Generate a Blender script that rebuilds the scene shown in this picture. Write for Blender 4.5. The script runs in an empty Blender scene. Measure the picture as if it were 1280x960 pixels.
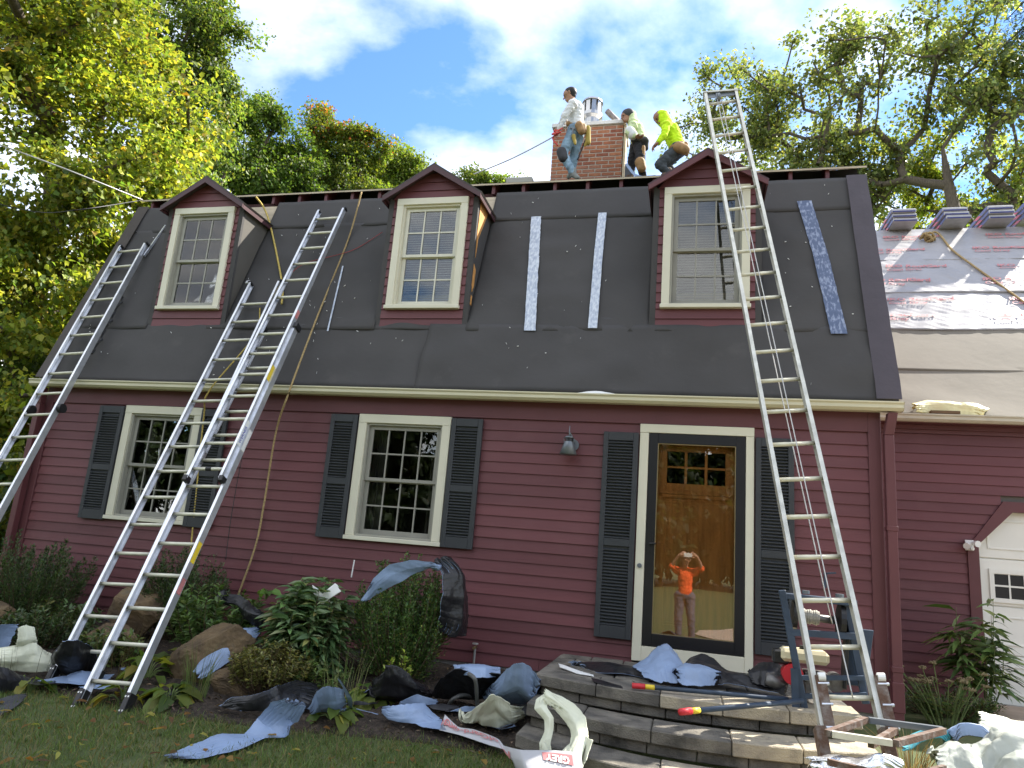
import bpy, bmesh, math, random
import numpy as np
from mathutils import Vector, Matrix, Euler, noise as mnoise

S = bpy.context.scene
COL = S.collection
R = math.radians

# ---------------------------------------------------------------- camera
YAW, PITCH, ROLL = 0.2548, 0.2168, 0.0802
CAM = Vector((0.4048, -7.1469, 0.8519))
def cam_axes():
    r = Vector((math.cos(YAW), math.sin(YAW), 0)); f0 = Vector((-math.sin(YAW), math.cos(YAW), 0)); z = Vector((0, 0, 1))
    f = f0*math.cos(PITCH) + z*math.sin(PITCH); u = z*math.cos(PITCH) - f0*math.sin(PITCH)
    c, s = math.cos(ROLL), math.sin(ROLL)
    return r*c + u*s, u*c - r*s, f
_r, _u, _f = cam_axes()
cd = bpy.data.cameras.new('camera'); cam = bpy.data.objects.new('camera', cd); COL.objects.link(cam)
m = Matrix((( _r.x, _u.x, -_f.x, CAM.x), (_r.y, _u.y, -_f.y, CAM.y), (_r.z, _u.z, -_f.z, CAM.z), (0, 0, 0, 1)))
cam.matrix_world = m
cd.sensor_width = 36; cd.lens = 888.34/1280*36; cd.clip_start = 0.02; cd.clip_end = 2000
S.camera = cam

# ---------------------------------------------------------------- sky, sun, exposure
SUN = Vector((0.74, 0.66, 1.0)).normalized()          # towards the sun: behind the house, to the right
w = bpy.data.worlds.new('World'); S.world = w; w.use_nodes = True
nt = w.node_tree; nt.nodes.clear()
def N(t, **k):
    n = nt.nodes.new(t)
    for a, b in k.items(): setattr(n, a, b)
    return n
L = nt.links.new
sky = N('ShaderNodeTexSky', sky_type='NISHITA'); sky.sun_disc = False
sky.sun_elevation = math.asin(SUN.z); sky.sun_rotation = math.atan2(SUN.x, SUN.y)
sky.altitude = 800; sky.air_density = 1.0; sky.dust_density = 0.15; sky.ozone_density = 3.0
tc = N('ShaderNodeTexCoord')
sep = N('ShaderNodeSeparateXYZ'); L(tc.outputs['Generated'], sep.inputs[0])
# clouds lie on a flat layer high above: direction / (height + bit)
zz = N('ShaderNodeMath', operation='MAXIMUM'); L(sep.outputs['Z'], zz.inputs[0]); zz.inputs[1].default_value = 0.0
za = N('ShaderNodeMath', operation='ADD'); L(zz.outputs[0], za.inputs[0]); za.inputs[1].default_value = 0.12
dx = N('ShaderNodeMath', operation='DIVIDE'); L(sep.outputs['X'], dx.inputs[0]); L(za.outputs[0], dx.inputs[1])
dy = N('ShaderNodeMath', operation='DIVIDE'); L(sep.outputs['Y'], dy.inputs[0]); L(za.outputs[0], dy.inputs[1])
cv = N('ShaderNodeCombineXYZ'); L(dx.outputs[0], cv.inputs[0]); L(dy.outputs[0], cv.inputs[1]); cv.inputs[2].default_value = 3.7
mp = N('ShaderNodeMapping'); L(cv.outputs[0], mp.inputs[0]); mp.inputs['Location'].default_value = (11.48, -12.34, 7.22); mp.inputs['Rotation'].default_value = (0, 0, -.2)
n1 = N('ShaderNodeTexNoise'); L(mp.outputs[0], n1.inputs['Vector']); n1.inputs['Scale'].default_value = 0.85; n1.inputs['Detail'].default_value = 9; n1.inputs['Roughness'].default_value = 0.56; n1.inputs['Distortion'].default_value = 0.25
rp = N('ShaderNodeValToRGB'); L(n1.outputs['Fac'], rp.inputs[0])
rp.color_ramp.elements[0].position = 0.38; rp.color_ramp.elements[0].color = (0, 0, 0, 1)
rp.color_ramp.elements[1].position = 0.55; rp.color_ramp.elements[1].color = (1, 1, 1, 1)
n2 = N('ShaderNodeTexNoise'); L(mp.outputs[0], n2.inputs['Vector']); n2.inputs['Scale'].default_value = 3.2; n2.inputs['Detail'].default_value = 6
cc = N('ShaderNodeValToRGB'); L(n2.outputs['Fac'], cc.inputs[0])
cc.color_ramp.elements[0].position = 0.3; cc.color_ramp.elements[0].color = (4.0, 4.2, 4.6, 1)
cc.color_ramp.elements[1].position = 0.65; cc.color_ramp.elements[1].color = (6.6, 6.6, 6.6, 1)
hs = N('ShaderNodeHueSaturation'); hs.inputs['Saturation'].default_value = 1.12; hs.inputs['Value'].default_value = 0.85; L(sky.outputs[0], hs.inputs['Color'])
mx = N('ShaderNodeMixRGB'); L(rp.outputs[0], mx.inputs[0]); L(hs.outputs[0], mx.inputs[1]); L(cc.outputs[0], mx.inputs[2])
bg = N('ShaderNodeBackground'); L(mx.outputs[0], bg.inputs[0]); bg.inputs[1].default_value = 0.13
wo = N('ShaderNodeOutputWorld'); L(bg.outputs[0], wo.inputs[0])

sl = bpy.data.lights.new('sun', 'SUN'); sl.energy = 4.4; sl.angle = R(0.55); sl.color = (1, 0.94, 0.84)
so = bpy.data.objects.new('sun', sl); COL.objects.link(so); so.location = (20, 25, 40)
so.rotation_euler = (-SUN).to_track_quat('-Z', 'Y').to_euler()

S.view_settings.view_transform = 'Standard'; S.view_settings.look = 'None'; S.view_settings.gamma = 1
S.view_settings.exposure = 1.65
S.render.engine = 'CYCLES'; S.cycles.use_denoising = True
S.cycles.max_bounces = 8; S.cycles.transparent_max_bounces = 16; S.cycles.caustics_reflective = False; S.cycles.caustics_refractive = False
S.cycles.sample_clamp_indirect = 6

# ---------------------------------------------------------------- helpers
def ground(x, y):
    return float(np.interp(y, [-60, -6, -1.9, -.1, 60], [-.80, -.77, -.66, -.42, -.42]))
def tag(o, label=None, cat=None, group=None, kind=None):
    if label: o['label'] = label
    if cat: o['category'] = cat
    if group: o['group'] = group
    if kind: o['kind'] = kind
    return o
def empty(name, loc, label, cat, group=None):
    o = bpy.data.objects.new(name, None); COL.objects.link(o); o.location = loc; o.empty_display_size = .2
    return tag(o, label, cat, group)
def adopt(o, parent):
    o.parent = parent
    if parent.type == 'EMPTY' or tuple(parent.location) != (0, 0, 0):
        o.matrix_parent_inverse = Matrix.Translation(-Vector(parent.location))
    return o
def link(name, me, parent=None, loc=None):
    o = bpy.data.objects.new(name, me); COL.objects.link(o)
    if loc is not None: o.location = loc
    if parent is not None: adopt(o, parent)
    return o
def V(*a): return Vector(a if len(a) > 1 else a[0])

class MB:
    """collects shapes in world coordinates; build() links them as one mesh object"""
    def __init__(s): s.v = []; s.f = []; s.m = []
    def add(s, vs, fs, m=0):
        b = len(s.v); s.v += [tuple(p) for p in vs]
        for f in fs: s.f.append(tuple(b+i for i in f)); s.m.append(m)
        return s
    def hexa(s, p, m=0):     # 8 points: bottom 4 ccw, top 4 ccw
        return s.add(p, [(3,2,1,0), (4,5,6,7), (0,1,5,4), (1,2,6,5), (2,3,7,6), (3,0,4,7)], m)
    def box(s, x0, x1, y0, y1, z0, z1, m=0):
        return s.hexa([(x0,y0,z0),(x1,y0,z0),(x1,y1,z0),(x0,y1,z0),(x0,y0,z1),(x1,y0,z1),(x1,y1,z1),(x0,y1,z1)], m)
    def obox(s, c, a, b, d, m=0):   # centre and three half-axes
        c, a, b, d = V(c), V(a), V(b), V(d)
        return s.hexa([c-a-b-d, c+a-b-d, c+a+b-d, c-a+b-d, c-a-b+d, c+a-b+d, c+a+b+d, c-a+b+d], m)
    def bar(s, p, q, w, h, up=(0,0,1), m=0):   # box from p to q, w sideways, h along up
        p, q, up = V(p), V(q), V(up); d = (q-p); t = d.normalized(); sd = t.cross(up).normalized(); u = sd.cross(t)
        return s.obox((p+q)/2, d/2, sd*(w/2), u*(h/2), m) if False else s.hexa([p-sd*w/2-u*h/2, p+sd*w/2-u*h/2, q+sd*w/2-u*h/2, q-sd*w/2-u*h/2, p-sd*w/2+u*h/2, p+sd*w/2+u*h/2, q+sd*w/2+u*h/2, q-sd*w/2+u*h/2], m)
    def tube(s, pts, r, n=8, m=0, caps=True):
        pts = [V(p) for p in pts]; k = len(pts); rs = r if isinstance(r, (list, tuple)) else [r]*k
        ref = Vector((0.13, 0.21, 0.97)); vs = []
        for i, p in enumerate(pts):
            t = (pts[min(i+1, k-1)]-pts[max(i-1, 0)]).normalized()
            a = t.cross(ref)
            if a.length < .05: a = t.cross(Vector((1, 0, 0)))
            a.normalize(); b = t.cross(a)
            for j in range(n):
                an = 2*math.pi*j/n; vs.append(p + (a*math.cos(an)+b*math.sin(an))*rs[i])
        fs = [(i*n+j, i*n+(j+1) % n, (i+1)*n+(j+1) % n, (i+1)*n+j) for i in range(k-1) for j in range(n)]
        if caps: fs += [tuple(range(n-1, -1, -1)), tuple((k-1)*n+j for j in range(n))]
        return s.add(vs, fs, m)
    def prism(s, poly, d, m=0):    # planar polygon of 3D points pushed along d
        n = len(poly); d = V(d); vs = [V(p) for p in poly] + [V(p)+d for p in poly]
        return s.add(vs, [tuple(range(n-1, -1, -1)), tuple(range(n, 2*n))] + [(i, (i+1) % n, n+(i+1) % n, n+i) for i in range(n)], m)
    def ball(s, c, r, n=8, k=6, m=0):
        r = r if isinstance(r, (tuple, list)) else (r, r, r); vs = [(c[0], c[1], c[2]-r[2])]
        for i in range(1, k):
            ph = math.pi*i/k - math.pi/2
            for j in range(n):
                an = 2*math.pi*j/n; vs.append((c[0]+r[0]*math.cos(ph)*math.cos(an), c[1]+r[1]*math.cos(ph)*math.sin(an), c[2]+r[2]*math.sin(ph)))
        vs.append((c[0], c[1], c[2]+r[2])); e = len(vs)-1
        fs = [(0, 1+(j+1) % n, 1+j) for j in range(n)] + [(e, 1+(k-2)*n+j, 1+(k-2)*n+(j+1) % n) for j in range(n)]
        fs += [(1+i*n+j, 1+i*n+(j+1) % n, 1+(i+1)*n+(j+1) % n, 1+(i+1)*n+j) for i in range(k-2) for j in range(n)]
        return s.add(vs, fs, m)
    def mesh(s, name, mats, smooth=False, bevel=0):
        me = bpy.data.meshes.new(name); me.from_pydata(s.v, [], s.f)
        for k in (mats if isinstance(mats, (list, tuple)) else [mats]): me.materials.append(k)
        me.polygons.foreach_set('material_index', s.m)
        bm = bmesh.new(); bm.from_mesh(me); bmesh.ops.recalc_face_normals(bm, faces=bm.faces)
        if bevel: bmesh.ops.bevel(bm, geom=bm.edges[:], offset=bevel, segments=1, affect='EDGES', clamp_overlap=True)
        bm.to_mesh(me); bm.free()
        if smooth: me.polygons.foreach_set('use_smooth', [True]*len(me.polygons))
        me.update(); return me
    def build(s, name, mats, parent=None, smooth=False, bevel=0):
        return link(name, s.mesh(name, mats, smooth, bevel), parent)
def boxo(name, mat, parent, x0, x1, y0, y1, z0, z1, bevel=0):
    return MB().box(x0, x1, y0, y1, z0, z1).build(name, mat, parent, bevel=bevel)

# ---------------------------------------------------------------- materials
MATS = {}
def mat(name, col, rough=.6, metal=0, var=.12, scale=6, bump=0, bscale=40, stretch=(1, 1, 1), spec=.4, col2=None, thr=(.4, .7), detail=5, dirt=None, objvar=0):
    if name in MATS: return MATS[name]
    M = bpy.data.materials.new(name); M.use_nodes = True; t = M.node_tree; P = t.nodes['Principled BSDF']
    P.inputs['Roughness'].default_value = rough; P.inputs['Metallic'].default_value = metal; P.inputs['Specular IOR Level'].default_value = spec
    g = t.nodes.new('ShaderNodeNewGeometry'); mp = t.nodes.new('ShaderNodeMapping'); mp.inputs['Scale'].default_value = stretch; t.links.new(g.outputs['Position'], mp.inputs[0])
    n = t.nodes.new('ShaderNodeTexNoise'); n.inputs['Scale'].default_value = scale; n.inputs['Detail'].default_value = detail; t.links.new(mp.outputs[0], n.inputs['Vector'])
    r = t.nodes.new('ShaderNodeValToRGB'); t.links.new(n.outputs['Fac'], r.inputs[0])
    c2 = col2 or tuple(min(1, c*(1+var)) for c in col); c1 = col if col2 else tuple(c*(1-var) for c in col)
    r.color_ramp.elements[0].position = thr[0] if col2 else .3; r.color_ramp.elements[0].color = (*c1, 1)
    r.color_ramp.elements[1].position = thr[1] if col2 else .7; r.color_ramp.elements[1].color = (*c2, 1)
    out = r.outputs[0]
    if objvar:     # every board took the paint and the weather a little differently
        oi = t.nodes.new('ShaderNodeObjectInfo'); mr = t.nodes.new('ShaderNodeMapRange'); mr.inputs['To Min'].default_value = 1-objvar; mr.inputs['To Max'].default_value = 1+objvar; t.links.new(oi.outputs['Random'], mr.inputs[0])
        mv = t.nodes.new('ShaderNodeMixRGB'); mv.blend_type = 'MULTIPLY'; mv.inputs[0].default_value = 1; t.links.new(out, mv.inputs[1]); t.links.new(mr.outputs[0], mv.inputs[2]); out = mv.outputs[0]
    if dirt:    # (colour, scale, low, high): blotchy second layer
        n3 = t.nodes.new('ShaderNodeTexNoise'); n3.inputs['Scale'].default_value = dirt[1]; n3.inputs['Detail'].default_value = 8; n3.inputs['Roughness'].default_value = .65; t.links.new(g.outputs['Position'], n3.inputs['Vector'])
        r3 = t.nodes.new('ShaderNodeValToRGB'); t.links.new(n3.outputs['Fac'], r3.inputs[0]); r3.color_ramp.elements[0].position = dirt[2]; r3.color_ramp.elements[1].position = dirt[3]
        mm = t.nodes.new('ShaderNodeMixRGB'); t.links.new(r3.outputs[0], mm.inputs[0]); t.links.new(out, mm.inputs[1]); mm.inputs[2].default_value = (*dirt[0], 1); out = mm.outputs[0]
    t.links.new(out, P.inputs['Base Color'])
    if bump:
        n2 = t.nodes.new('ShaderNodeTexNoise'); n2.inputs['Scale'].default_value = bscale; n2.inputs['Detail'].default_value = 6; t.links.new(mp.outputs[0], n2.inputs['Vector'])
        b = t.nodes.new('ShaderNodeBump'); b.inputs['Strength'].default_value = bump; b.inputs['Distance'].default_value = .02; t.links.new(n2.outputs['Fac'], b.inputs['Height']); t.links.new(b.outputs[0], P.inputs['Normal'])
    MATS[name] = M; return M
def leafmat(name, trans=.4, rough=.5):
    M = bpy.data.materials.new(name); M.use_nodes = True; t = M.node_tree; P = t.nodes['Principled BSDF']; P.inputs['Roughness'].default_value = rough; P.inputs['Specular IOR Level'].default_value = .35
    a = t.nodes.new('ShaderNodeAttribute'); a.attribute_name = 'leafcol'; t.links.new(a.outputs['Color'], P.inputs['Base Color'])
    tr = t.nodes.new('ShaderNodeBsdfTranslucent'); hs = t.nodes.new('ShaderNodeMixRGB'); hs.blend_type = 'MULTIPLY'; hs.inputs[0].default_value = 1; t.links.new(a.outputs['Color'], hs.inputs[1]); hs.inputs[2].default_value = (1.5, 1.5, .6, 1)
    t.links.new(hs.outputs[0], tr.inputs[0])
    mx = t.nodes.new('ShaderNodeMixShader'); mx.inputs[0].default_value = trans; t.links.new(P.outputs[0], mx.inputs[1]); t.links.new(tr.outputs[0], mx.inputs[2])
    t.links.new(mx.outputs[0], t.nodes['Material Output'].inputs[0]); return M
def glassmat(name, refl, tint=(1, 1, 1), wav=0.0):
    M = bpy.data.materials.new(name); M.use_nodes = True; t = M.node_tree; t.nodes.remove(t.nodes['Principled BSDF'])
    tr = t.nodes.new('ShaderNodeBsdfTransparent'); tr.inputs[0].default_value = (*tint, 1)
    gl = t.nodes.new('ShaderNodeBsdfGlossy'); gl.inputs['Roughness'].default_value = 0.0
    lw = t.nodes.new('ShaderNodeFresnel'); lw.inputs[0].default_value = 1.5
    ad = t.nodes.new('ShaderNodeMath'); ad.operation = 'ADD'; t.links.new(lw.outputs[0], ad.inputs[0]); ad.inputs[1].default_value = refl
    mx = t.nodes.new('ShaderNodeMixShader'); t.links.new(ad.outputs[0], mx.inputs[0]); t.links.new(tr.outputs[0], mx.inputs[1]); t.links.new(gl.outputs[0], mx.inputs[2])
    if wav:
        n = t.nodes.new('ShaderNodeTexNoise'); n.inputs['Scale'].default_value = 2.2; g = t.nodes.new('ShaderNodeNewGeometry'); t.links.new(g.outputs['Position'], n.inputs['Vector'])
        b = t.nodes.new('ShaderNodeBump'); b.inputs['Strength'].default_value = wav; b.inputs['Distance'].default_value = .01; t.links.new(n.outputs['Fac'], b.inputs['Height']); t.links.new(b.outputs[0], gl.inputs['Normal'])
    t.links.new(mx.outputs[0], t.nodes['Material Output'].inputs[0]); return M

m_clap = mat('maroon paint', (.125, .039, .043), .55, objvar=.12, var=.10, scale=2.2, stretch=(.25, 1, 3), bump=.06, bscale=30, dirt=((.15, .058, .060), 1.3, .5, .85))
m_frieze = mat('maroon board paint', (.112, .036, .040), .5, var=.07, scale=3)
m_dark_trim = mat('dark maroon trim', (.06, .024, .028), .45, var=.1, scale=4)
m_cream = mat('cream trim paint', (.64, .61, .48), .5, var=.04, scale=3, dirt=((.55, .51, .40), 2.5, .6, .9))
m_gutter = mat('cream gutter enamel', (.60, .56, .40), .4, var=.05, scale=2, dirt=((.5, .46, .34), 4, .62, .9))
m_sash = mat('grey sash', (.33, .32, .27), .45, var=.06)
m_sash_dark = mat('taupe sash', (.27, .26, .22), .45, var=.06)
m_sash_cream = mat('cream sash', (.62, .60, .49), .45, var=.04)
m_shut = mat('slate shutter', (.036, .039, .043), .5, var=.1, scale=5)
m_felt = mat('charcoal roofing felt', (.058, .055, .054), .85, var=.10, scale=1.6, bump=.16, bscale=9, dirt=((.085, .08, .076), 3.0, .60, .9))
m_felt_tan = mat('tan roofing felt', (.19, .17, .135), .85, var=.10, scale=1.6, bump=.12, bscale=9)  # tan felt of the lower garage roof rows, lighter than the charcoal
m_rake = mat('aubergine membrane', (.055, .044, .052), .55, var=.1, scale=5, bump=.12, bscale=18)
m_rake_l = mat('brown membrane', (.055, .045, .04), .65, var=.15, scale=5, bump=.12, bscale=18)
m_deckwood = mat('weathered plywood', (.46, .39, .28), .75, var=.2, scale=8, stretch=(.4, 3, 3))
m_ply = mat('fresh sheathing board', (.60, .50, .34), .7, var=.12, scale=5, stretch=(1, 1, 4))
m_orangewood = mat('orange old sheathing', (.55, .27, .08), .7, var=.25, scale=7, stretch=(1, 4, 1))
m_tape = mat('pale blue seam tape', (.34, .39, .50), .5, col2=(.60, .64, .70), thr=(.35, .65), scale=45, detail=8, stretch=(1, 1, .3))
m_tapeblue = mat('blue seam tape', (.085, .115, .20), .45, col2=(.36, .41, .54), thr=(.48, .75), scale=40, detail=8, stretch=(1, 1, .25))
m_black = mat('black enamel', (.012, .012, .014), .35, var=.05)
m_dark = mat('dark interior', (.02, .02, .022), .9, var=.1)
m_room = mat('room wall', (.12, .11, .10), .9, var=.1)
m_door = mat('orange stained wood', (.60, .27, .075), .4, var=.22, scale=5, stretch=(6, 1, .5))
m_blind = mat('off white blind', (.50, .50, .44), .5, var=.03); m_blind_dim = mat('dimmed grey blind', (.17, .17, .15), .6, var=.05)  # second blind is darker: the dim interior is put into its colour
m_brass = mat('dull brass', (.35, .27, .14), .4, metal=.8)
m_iron = mat('grey metal lamp', (.16, .18, .20), .4, metal=.4, var=.1)
m_alu = mat('ladder aluminium', (.66, .68, .72), .38, metal=.75, var=.14, scale=9, stretch=(1, 1, 1), dirt=((.35, .33, .30), 6, .62, .9))
m_rung = mat('rung aluminium', (.64, .62, .50), .5, metal=.25, var=.1, scale=14)
m_alu_old = mat('worn aluminium', (.60, .59, .52), .45, metal=.5, var=.18, scale=12, dirt=((.32, .20, .11), 3, .60, .8))
m_plastic = mat('black plastic cap', (.015, .015, .016), .4)
m_white = mat('white plastic', (.75, .75, .72), .4, var=.03)
m_red = mat('red grip', (.55, .03, .04), .45, var=.08)
m_yellow = mat('yellow sticker', (.75, .55, .04), .45, var=.06)
m_redink = mat('red print', (.52, .20, .20), .55, var=.15, scale=9)
m_blueink = mat('blue print', (.03, .06, .35), .5)
m_glass = glassmat('window glass', .025, (.9, .92, .9), wav=.10)
m_storm = glassmat('storm door glass', .085, (.95, .92, .86), wav=.05)
m_concrete = mat('grey concrete', (.30, .28, .26), .9, var=.15, scale=12, bump=.3, bscale=60)

# ================================================================ setting
RNG = np.random.default_rng(7)
def wav(x, y, s, k=5, f=1.0):
    r = np.random.default_rng(s); o = 0
    for i in range(k):
        a = r.uniform(0, 6.28); q = f*r.uniform(.6, 2.2); o = o + np.sin((x*math.cos(a)+y*math.sin(a))*q*6.28 + r.uniform(0, 6.28))/k
    return o
def grid_mesh(name, X, Y, Z, mat_, smooth=True):
    n, k = X.shape; vs = np.stack([X, Y, Z], -1).reshape(-1, 3)
    i, j = np.meshgrid(np.arange(n-1), np.arange(k-1), indexing='ij'); a = (i*k+j).ravel()
    fs = np.stack([a, a+k, a+k+1, a+1], 1)
    me = bpy.data.meshes.new(name); me.from_pydata(vs.tolist(), [], fs.tolist()); me.materials.append(mat_)
    if smooth: me.polygons.foreach_set('use_smooth', [True]*len(me.polygons))
    me.update(); return me
m_lawn = mat('lawn soil and thatch', (.06, .085, .024), .95, col2=(.10, .105, .045), scale=3.5, bump=.5, bscale=50)
m_mulch = mat('dark mulch', (.030, .022, .016), .95, col2=(.085, .062, .045), scale=28, thr=(.45, .75), bump=.9, bscale=70)
m_drive = mat('sunned driveway paving', (.40, .31, .24), .9, var=.15, scale=4, bump=.2, bscale=60)
gx = np.concatenate([np.linspace(-90, -9, 14), np.linspace(-8, 6, 71), np.linspace(7, 90, 14)])
gy = np.concatenate([np.linspace(-90, -11, 14), np.linspace(-10, 2, 61), np.linspace(3, 120, 14)])
X, Y = np.meshgrid(gx, gy, indexing='ij'); Z = np.interp(Y, [-60, -6, -1.9, -.1, 60], [-.80, -.77, -.66, -.42, -.42]) + .015*wav(X, Y, 3, 6, .5)*(np.abs(Y) < 12)
tag(link('lawn', grid_mesh('lawn', X, Y, Z, m_lawn)), kind='structure')
gx = np.linspace(-7.8, -.55, 150); t = np.linspace(0, 1, 46); X, T = np.meshgrid(gx, t, indexing='ij')
yf = -2.0 + .13*wav(gx, gx*0, 9, 4, .35) + .25*np.clip((gx+3.2)/2.6, 0, 1)
Y = yf[:, None]*(1-T) + .05*T
Z = np.interp(Y, [-60, -6, -1.9, -.1, 60], [-.80, -.77, -.66, -.42, -.42]) + .012 + .028*np.minimum(1, T*8)*(1+wav(X, Y, 5, 7, 1.6))
Z[:, 0] -= .05
tag(link('garden_bed', grid_mesh('garden_bed', X, Y, Z, m_mulch)), kind='structure')
dp = [(.55,-9.2),(1.1,-8.3),(2.4,-6.0),(2.9,-3.2),(3.05,-.6),(3.2,1.72),(8.6,1.72),(8.6,-13.5),(3.2,-12.6),(1.4,-11.2),(.7,-10.2)]
me = bpy.data.meshes.new('driveway'); bm = bmesh.new(); f = bm.faces.new([bm.verts.new((x, y, 0)) for x, y in dp]); bmesh.ops.triangulate(bm, faces=[f])
bmesh.ops.subdivide_edges(bm, edges=bm.edges[:], cuts=5, use_grid_fill=True)
for v in bm.verts: v.co.z = ground(v.co.x, v.co.y) + .022
bm.to_mesh(me); bm.free(); me.materials.append(m_drive); tag(link('driveway', me), kind='structure')

# grass blades, one mesh
def strips(P, D, Ht, Wd, bend, col, name, material):
    """N thin three-point blades: base P, lean D, height Ht, width Wd"""
    n = len(P); a = np.random.default_rng(1).uniform(0, 6.28, n); s = np.stack([np.cos(a), np.sin(a), a*0], 1)*Wd[:, None]
    mid = P + D*(bend*.4)[:, None]; mid[:, 2] += Ht*.6; tip = P + D*bend[:, None]; tip[:, 2] += Ht
    vs = np.stack([P-s, P+s, mid+s*.7, mid-s*.7, tip], 1).reshape(-1, 3)
    b = np.arange(n)*5; q = np.stack([b, b+1, b+2, b+3], 1); tr = np.stack([b+3, b+2, b+4], 1)
    me = bpy.data.meshes.new(name); me.vertices.add(len(vs)); me.vertices.foreach_set('co', vs.ravel())
    loops = np.concatenate([np.concatenate([q, tr], 1).ravel()]); me.loops.add(len(loops)); me.loops.foreach_set('vertex_index', loops)
    ls = np.stack([np.arange(n)*7, np.arange(n)*7+4], 1).ravel(); me.polygons.add(2*n); me.polygons.foreach_set('loop_start', ls)
    me.update(calc_edges=True); at = me.attributes.new('leafcol', 'FLOAT_COLOR', 'FACE')
    c4 = np.concatenate([col, np.ones((n, 1))], 1); at.data.foreach_set('color', np.repeat(c4, 2, 0).ravel().astype(np.float32))
    me.materials.append(material); return me
m_leaf = leafmat('leaf', .5); m_needle = leafmat('grass blade', .25); m_glossy = leafmat('glossy leaf', .22, .35)
n = 90000; x = RNG.uniform(-6.6, -.3, n); y = -1.7 - RNG.uniform(0, 1, n)**1.3*3.4
edge = -2.0 + .13*wav(x, x*0, 9, 4, .35) + .25*np.clip((x+3.2)/2.6, 0, 1)
k = y < edge + .05 + RNG.normal(0, .05, n); x, y = x[k], y[k]; n = len(x)
patch = wav(x, y, 21, 6, .8)
k = RNG.uniform(-1, 1, n) < patch+.75; x, y, patch = x[k], y[k], patch[k]; n = len(x)
P = np.stack([x, y, np.interp(y, [-60, -6, -1.9, -.1, 60], [-.80, -.77, -.66, -.42, -.42]) + .015*wav(x, y, 3, 6, .5)-.004], 1)
a = RNG.uniform(0, 6.28, n); D = np.stack([np.cos(a), np.sin(a), 0*a], 1)
col = np.array([.105, .155, .038])*(1+RNG.normal(0, .25, (n, 1))).clip(.4, 1.8); dry = RNG.uniform(0, 1, n) < .28-.15*patch; col[dry] = np.array([.22, .18, .07])*RNG.uniform(.6, 1.2, (dry.sum(), 1))
tag(link('grass', strips(P, D, RNG.uniform(.02, .085, n)*RNG.uniform(.5, 1, n), RNG.uniform(.0015, .0035, n), RNG.uniform(.01, .06, n), col, 'grass', m_needle)), 'short patchy green and straw coloured grass of the front lawn', 'grass', kind='stuff')

# ================================================================ house
house = empty('gambrel_house', (-2.67, 0, -.42), 'maroon clapboard gambrel house with three dormers and a stripped charcoal roof', 'house')
XL, XR = -7.449, 2.105
LAP = .1105
OPEN = [(-6.233, -5.164, .736, 2.091), (-3.149, -2.080, .736, 2.091), (-.088, .990, -.14, 2.093)]
# sheathing with openings, other walls, floor
mb = MB(); xs = [XL] + [v for o in OPEN for v in (o[0]+.09, o[1]-.09)] + [XR]
for i in range(0, len(xs), 2): mb.box(xs[i], xs[i+1], .012, .13, -.6, 2.40)
for o in OPEN:
    mb.box(o[0]+.09, o[1]-.09, .012, .13, o[3]-.09, 2.40)
    if o[2] > .3: mb.box(o[0]+.09, o[1]-.09, .012, .13, -.6, o[2]+.05)
mb.build('wall', m_room, house)
def yroof(z): return -.0684 + .3648*(z-2.3867)
gp = [(.02, -.6), (.02, 2.36), (yroof(5.15)+.05, 5.15), (3.75, 6.80), (6.5, 5.15), (7.48, 2.36), (7.48, -.6)]
for x, d in ((XL, .12), (XR, -.12)):
    MB().prism([(x, a, b) for a, b in gp], (d, 0, 0)).build('gable_wall', m_clap, house)
boxo('rear_wall', m_clap, house, XL, XR, 7.36, 7.48, -.6, 2.36)
boxo('floor', m_room, house, XL+.13, XR-.13, .14, 7.35, -.30, -.20)
boxo('upper_floor', m_room, house, XL+.13, XR-.13, .14, 7.35, 2.30, 2.36)
boxo('foundation', m_concrete, house, XL+.01, XR-.01, .005, .14, -1.1, -.345)
boxo('partition', m_room, house, XL+.13, XR-.13, 2.2, 2.25, -.2, 2.3)
# clapboards, each course cut at the openings
rng = random.Random(4)
top = 2.087; row = 0
while top - row*LAP > -.34:
    z1 = top - row*LAP; z0 = max(z1 - LAP, -.36); cuts = []
    for o in OPEN:
        if z0 + .01 < o[3] and z1 - .01 > o[2]: cuts.append((o[0], o[1]))
    x = XL + .10
    for a, b in cuts + [(XR-.10, None)]:
        # long runs get a butt joint
        seg = [(x, a)]
        if a - x > 2.6:
            j = x + (a-x)*rng.uniform(.3, .7); seg = [(x, j-.0012), (j+.0012, a)]
        for p, q in seg:
            e = rng.uniform(-.0018, .0018); t = .021+rng.uniform(-.002, .002)
            MB().hexa([(p, -t, z0+e), (q, -t, z0-e), (q, .010, z0-e), (p, .010, z0+e), (p, -.006, z1+.012), (q, -.006, z1+.012), (q, .010, z1+.012), (p, .010, z1+.012)]).build('clapboard', m_clap, house)
        x = b
    for o in OPEN[:2]:      # board left below the sill
        if z0 < o[2]-.004 < z1: MB().hexa([(o[0], -.021, z0), (o[1], -.021, z0), (o[1], .010, z0), (o[0], .010, z0), (o[0], -.012, o[2]-.001), (o[1], -.012, o[2]-.001), (o[1], .010, o[2]-.001), (o[0], .010, o[2]-.001)]).build('clapboard', m_clap, house)
    row += 1
boxo('frieze_board', m_frieze, house, XL+.10, XR-.10, -.030, .011, 2.098, 2.30)
for x in (XL, XR-.10): boxo('corner_board', m_frieze, house, x-.012, x+.098, -.034, .0115, -.40, 2.298, .004)
boxo('soffit', m_frieze, house, XL-.14, XR+.14, -.085, .0, 2.302, 2.335)
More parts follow.
